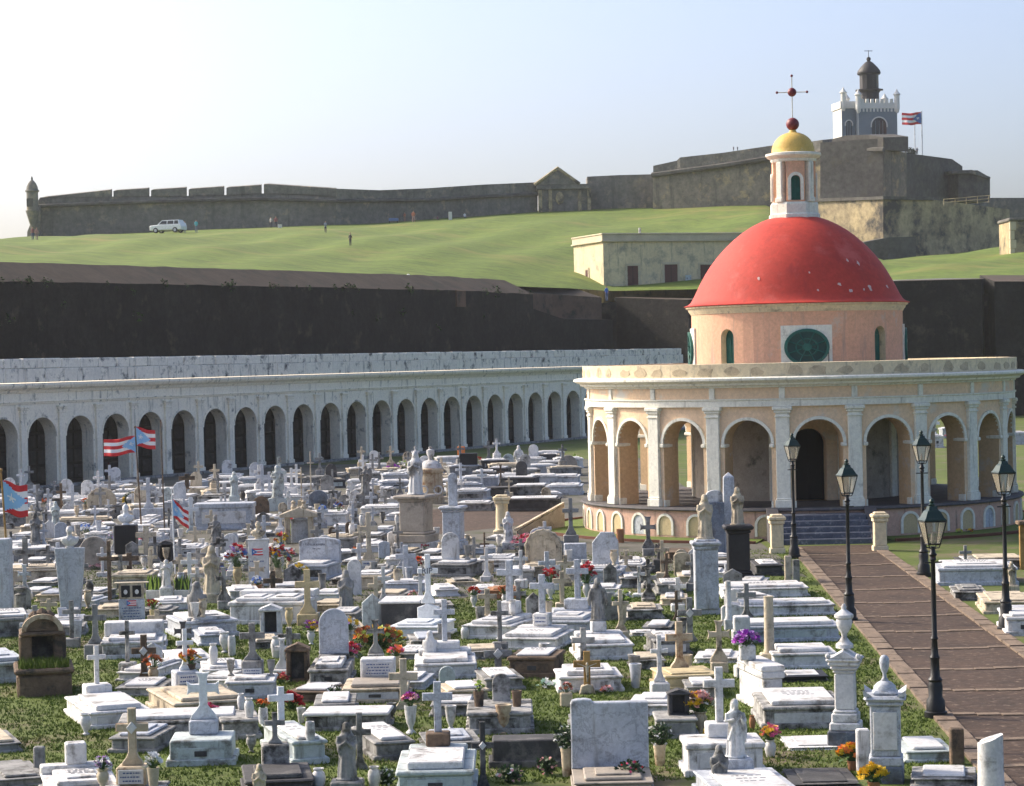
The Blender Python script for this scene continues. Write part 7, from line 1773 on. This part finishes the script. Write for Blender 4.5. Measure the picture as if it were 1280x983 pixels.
# ------------------------------------------------------------------ white vehicle
P = onfield(210.5, 291.5)
car = thing('parked_car', 'white sport utility vehicle parked on the field below the fortress', 'car', P, R(-20))
flat('carpaint', (.78, .79, .80), .25); flat('tyre', (.02, .02, .02), .8); flat('rimmetal', (.5, .5, .52), .3, .8); flat('headlight', (.8, .82, .85), .1)
prof_ = [(-2.35, .35), (2.35, .35), (2.38, .75), (2.30, 1.02), (1.0, 1.10), (-2.25, 1.12), (-2.38, .8)]
bd = MB().prism([(-x, z) for (x, z) in prof_][::-1], -.88, .88, .08).build('body', 'carpaint', car)
cab = MB(); lo, hi = [(-1.25, -.84), (2.15, -.84), (2.15, .84), (-1.25, .84)], [(-.55, -.66), (1.85, -.66), (1.85, .66), (-.55, .66)]
cab.add([(x, y, 1.08) for (x, y) in lo] + [(x, y, 1.70) for (x, y) in hi], [(4, 5, 6, 7), (0, 1, 5, 4), (1, 2, 6, 5), (2, 3, 7, 6), (3, 0, 4, 7)])
cab.build('cabin', 'carpaint', car)
def pane(pts): MB().add(pts, [(0, 1, 2, 3)]).build('window', 'dark_glass', car)
pane([(-1.12, -.78, 1.14), (-1.12, .78, 1.14), (-.62, .62, 1.62), (-.62, -.62, 1.62)])
for q in (-1, 1):
    for (a, b) in ((-.95, .2), (.3, 1.2), (1.3, 1.95)):
        ca = max(a, -.95); pane([(ca, q * .845, 1.15), (b, q * .845, 1.15), (min(b, 1.85) - .03, q * .715, 1.60), (ca + (.42 if a < 0 else .02), q * .715, 1.60)])
for (x, q) in ((-1.45, -1), (1.45, -1), (-1.45, 1), (1.45, 1)):
    wxf = T4(x, q * .80, .36) @ Matrix.Rotation(PI / 2, 4, 'X')
    wl = MB().lathe([(.30, -.13), (.36, -.10), (.36, .10), (.30, .13)], 18, xf=wxf).build('wheel', 'tyre', car, 40)
    MB().lathe([(.21, -.14), (.21, .14)], 12, xf=wxf).build('rim', 'rimmetal', wl, 40)
for q in (-1, 1):
    MB().box(-2.42, -2.2, q * .62 - .18, q * .62 + .18, .78, .95, .03).build('headlight', 'headlight', car)
MB().box(-2.43, -2.3, -.42, .42, .60, .92, .03).build('grille', 'dark_glass', car)
MB().box(-.45, 1.5, -.5, -.44, 1.72, 1.78).box(-.45, 1.5, .44, .5, 1.72, 1.78).box(-.2, -.1, -.5, .5, 1.70, 1.74).build('roof_rack', 'iron', car)
# ------------------------------------------------------------------ grass between the near graves
rg = random.Random(9); gm = MB()
V, Fc = [], []
def tufts(n, x0, x1, y0, y1, hs):
    for k in range(n):
        D = y0 + (y1 - y0) * rg.random(); hw = D * .215
        x = rg.uniform(max(x0, -hw), min(x1, hw)); 
        if x > pathx(D)[0] - .1: continue
        for b in range(3):
            a = rg.uniform(0, PI); h = rg.uniform(.4, 1) * hs; w = .012 + .004 * (D / 40)
            bx, by = x + rg.uniform(-.05, .05), D + rg.uniform(-.05, .05)
            i = len(V); c, s_ = math.cos(a) * w, math.sin(a) * w
            V.extend([(bx - c, by - s_, -.01), (bx + c, by + s_, -.01), (bx + rg.uniform(-.05, .05), by + rg.uniform(-.05, .05), h)]); Fc.append((i, i + 1, i + 2))
tufts(60000, -13, 9, 36, 64, .06)
tufts(14000, -16, 12, 64, 78, .06)
me = bpy.data.meshes.new('grass'); me.from_pydata(V, [], Fc); me.materials.append(MATS['blade'])
tag(link('grass', me), 'short green grass growing between the graves', 'grass', None, 'stuff')
# weeds rooted along the rampart crest and in its cracks
rg = random.Random(14); wm = MB()
for k in range(45):
    px = rg.uniform(-40, 664); D = Dw(px)
    yt = 352 + px * .0222 - .5 if rg.random() < .72 else 352 + px * .0222 + rg.uniform(4, 60)
    c0 = atd(px, yt, D - .05); sz = rg.uniform(.12, .42)
    for q in range(26):
        d = Vector((rg.gauss(0, 1), rg.gauss(0, .6), rg.gauss(.3, 1))).normalized() * sz * rg.random() ** .5
        e = Vector((rg.uniform(-1, 1), rg.uniform(-1, 1), rg.uniform(-1, 1))) * sz * .5
        wm.add([c0 + d, c0 + d + e, c0 + d + e.cross(Vector((.4, .7, .6)))], [(0, 1, 2)], rg.choice((0, 1)))
tag(wm.build('weeds', ['leafdark', 'leaf']), 'dark weeds rooted along the crest of the rampart', 'weeds', None, 'stuff')
# ------------------------------------------------------------------ hazy sea air
hz = bpy.data.materials.new('haze'); hz.use_nodes = True
n, l = hz.node_tree.nodes, hz.node_tree.links; n.clear()
out = n.new('ShaderNodeOutputMaterial'); pv = n.new('ShaderNodeVolumePrincipled')
pv.inputs['Color'].default_value = (.92, .93, .95, 1); pv.inputs['Density'].default_value = .00012; pv.inputs['Anisotropy'].default_value = .35
l.new(pv.outputs[0], out.inputs['Volume'])
MATS['haze'] = hz
MB().box(-720, 720, -62, 920, -1.2, 72).build('haze', 'haze', kind='stuff')
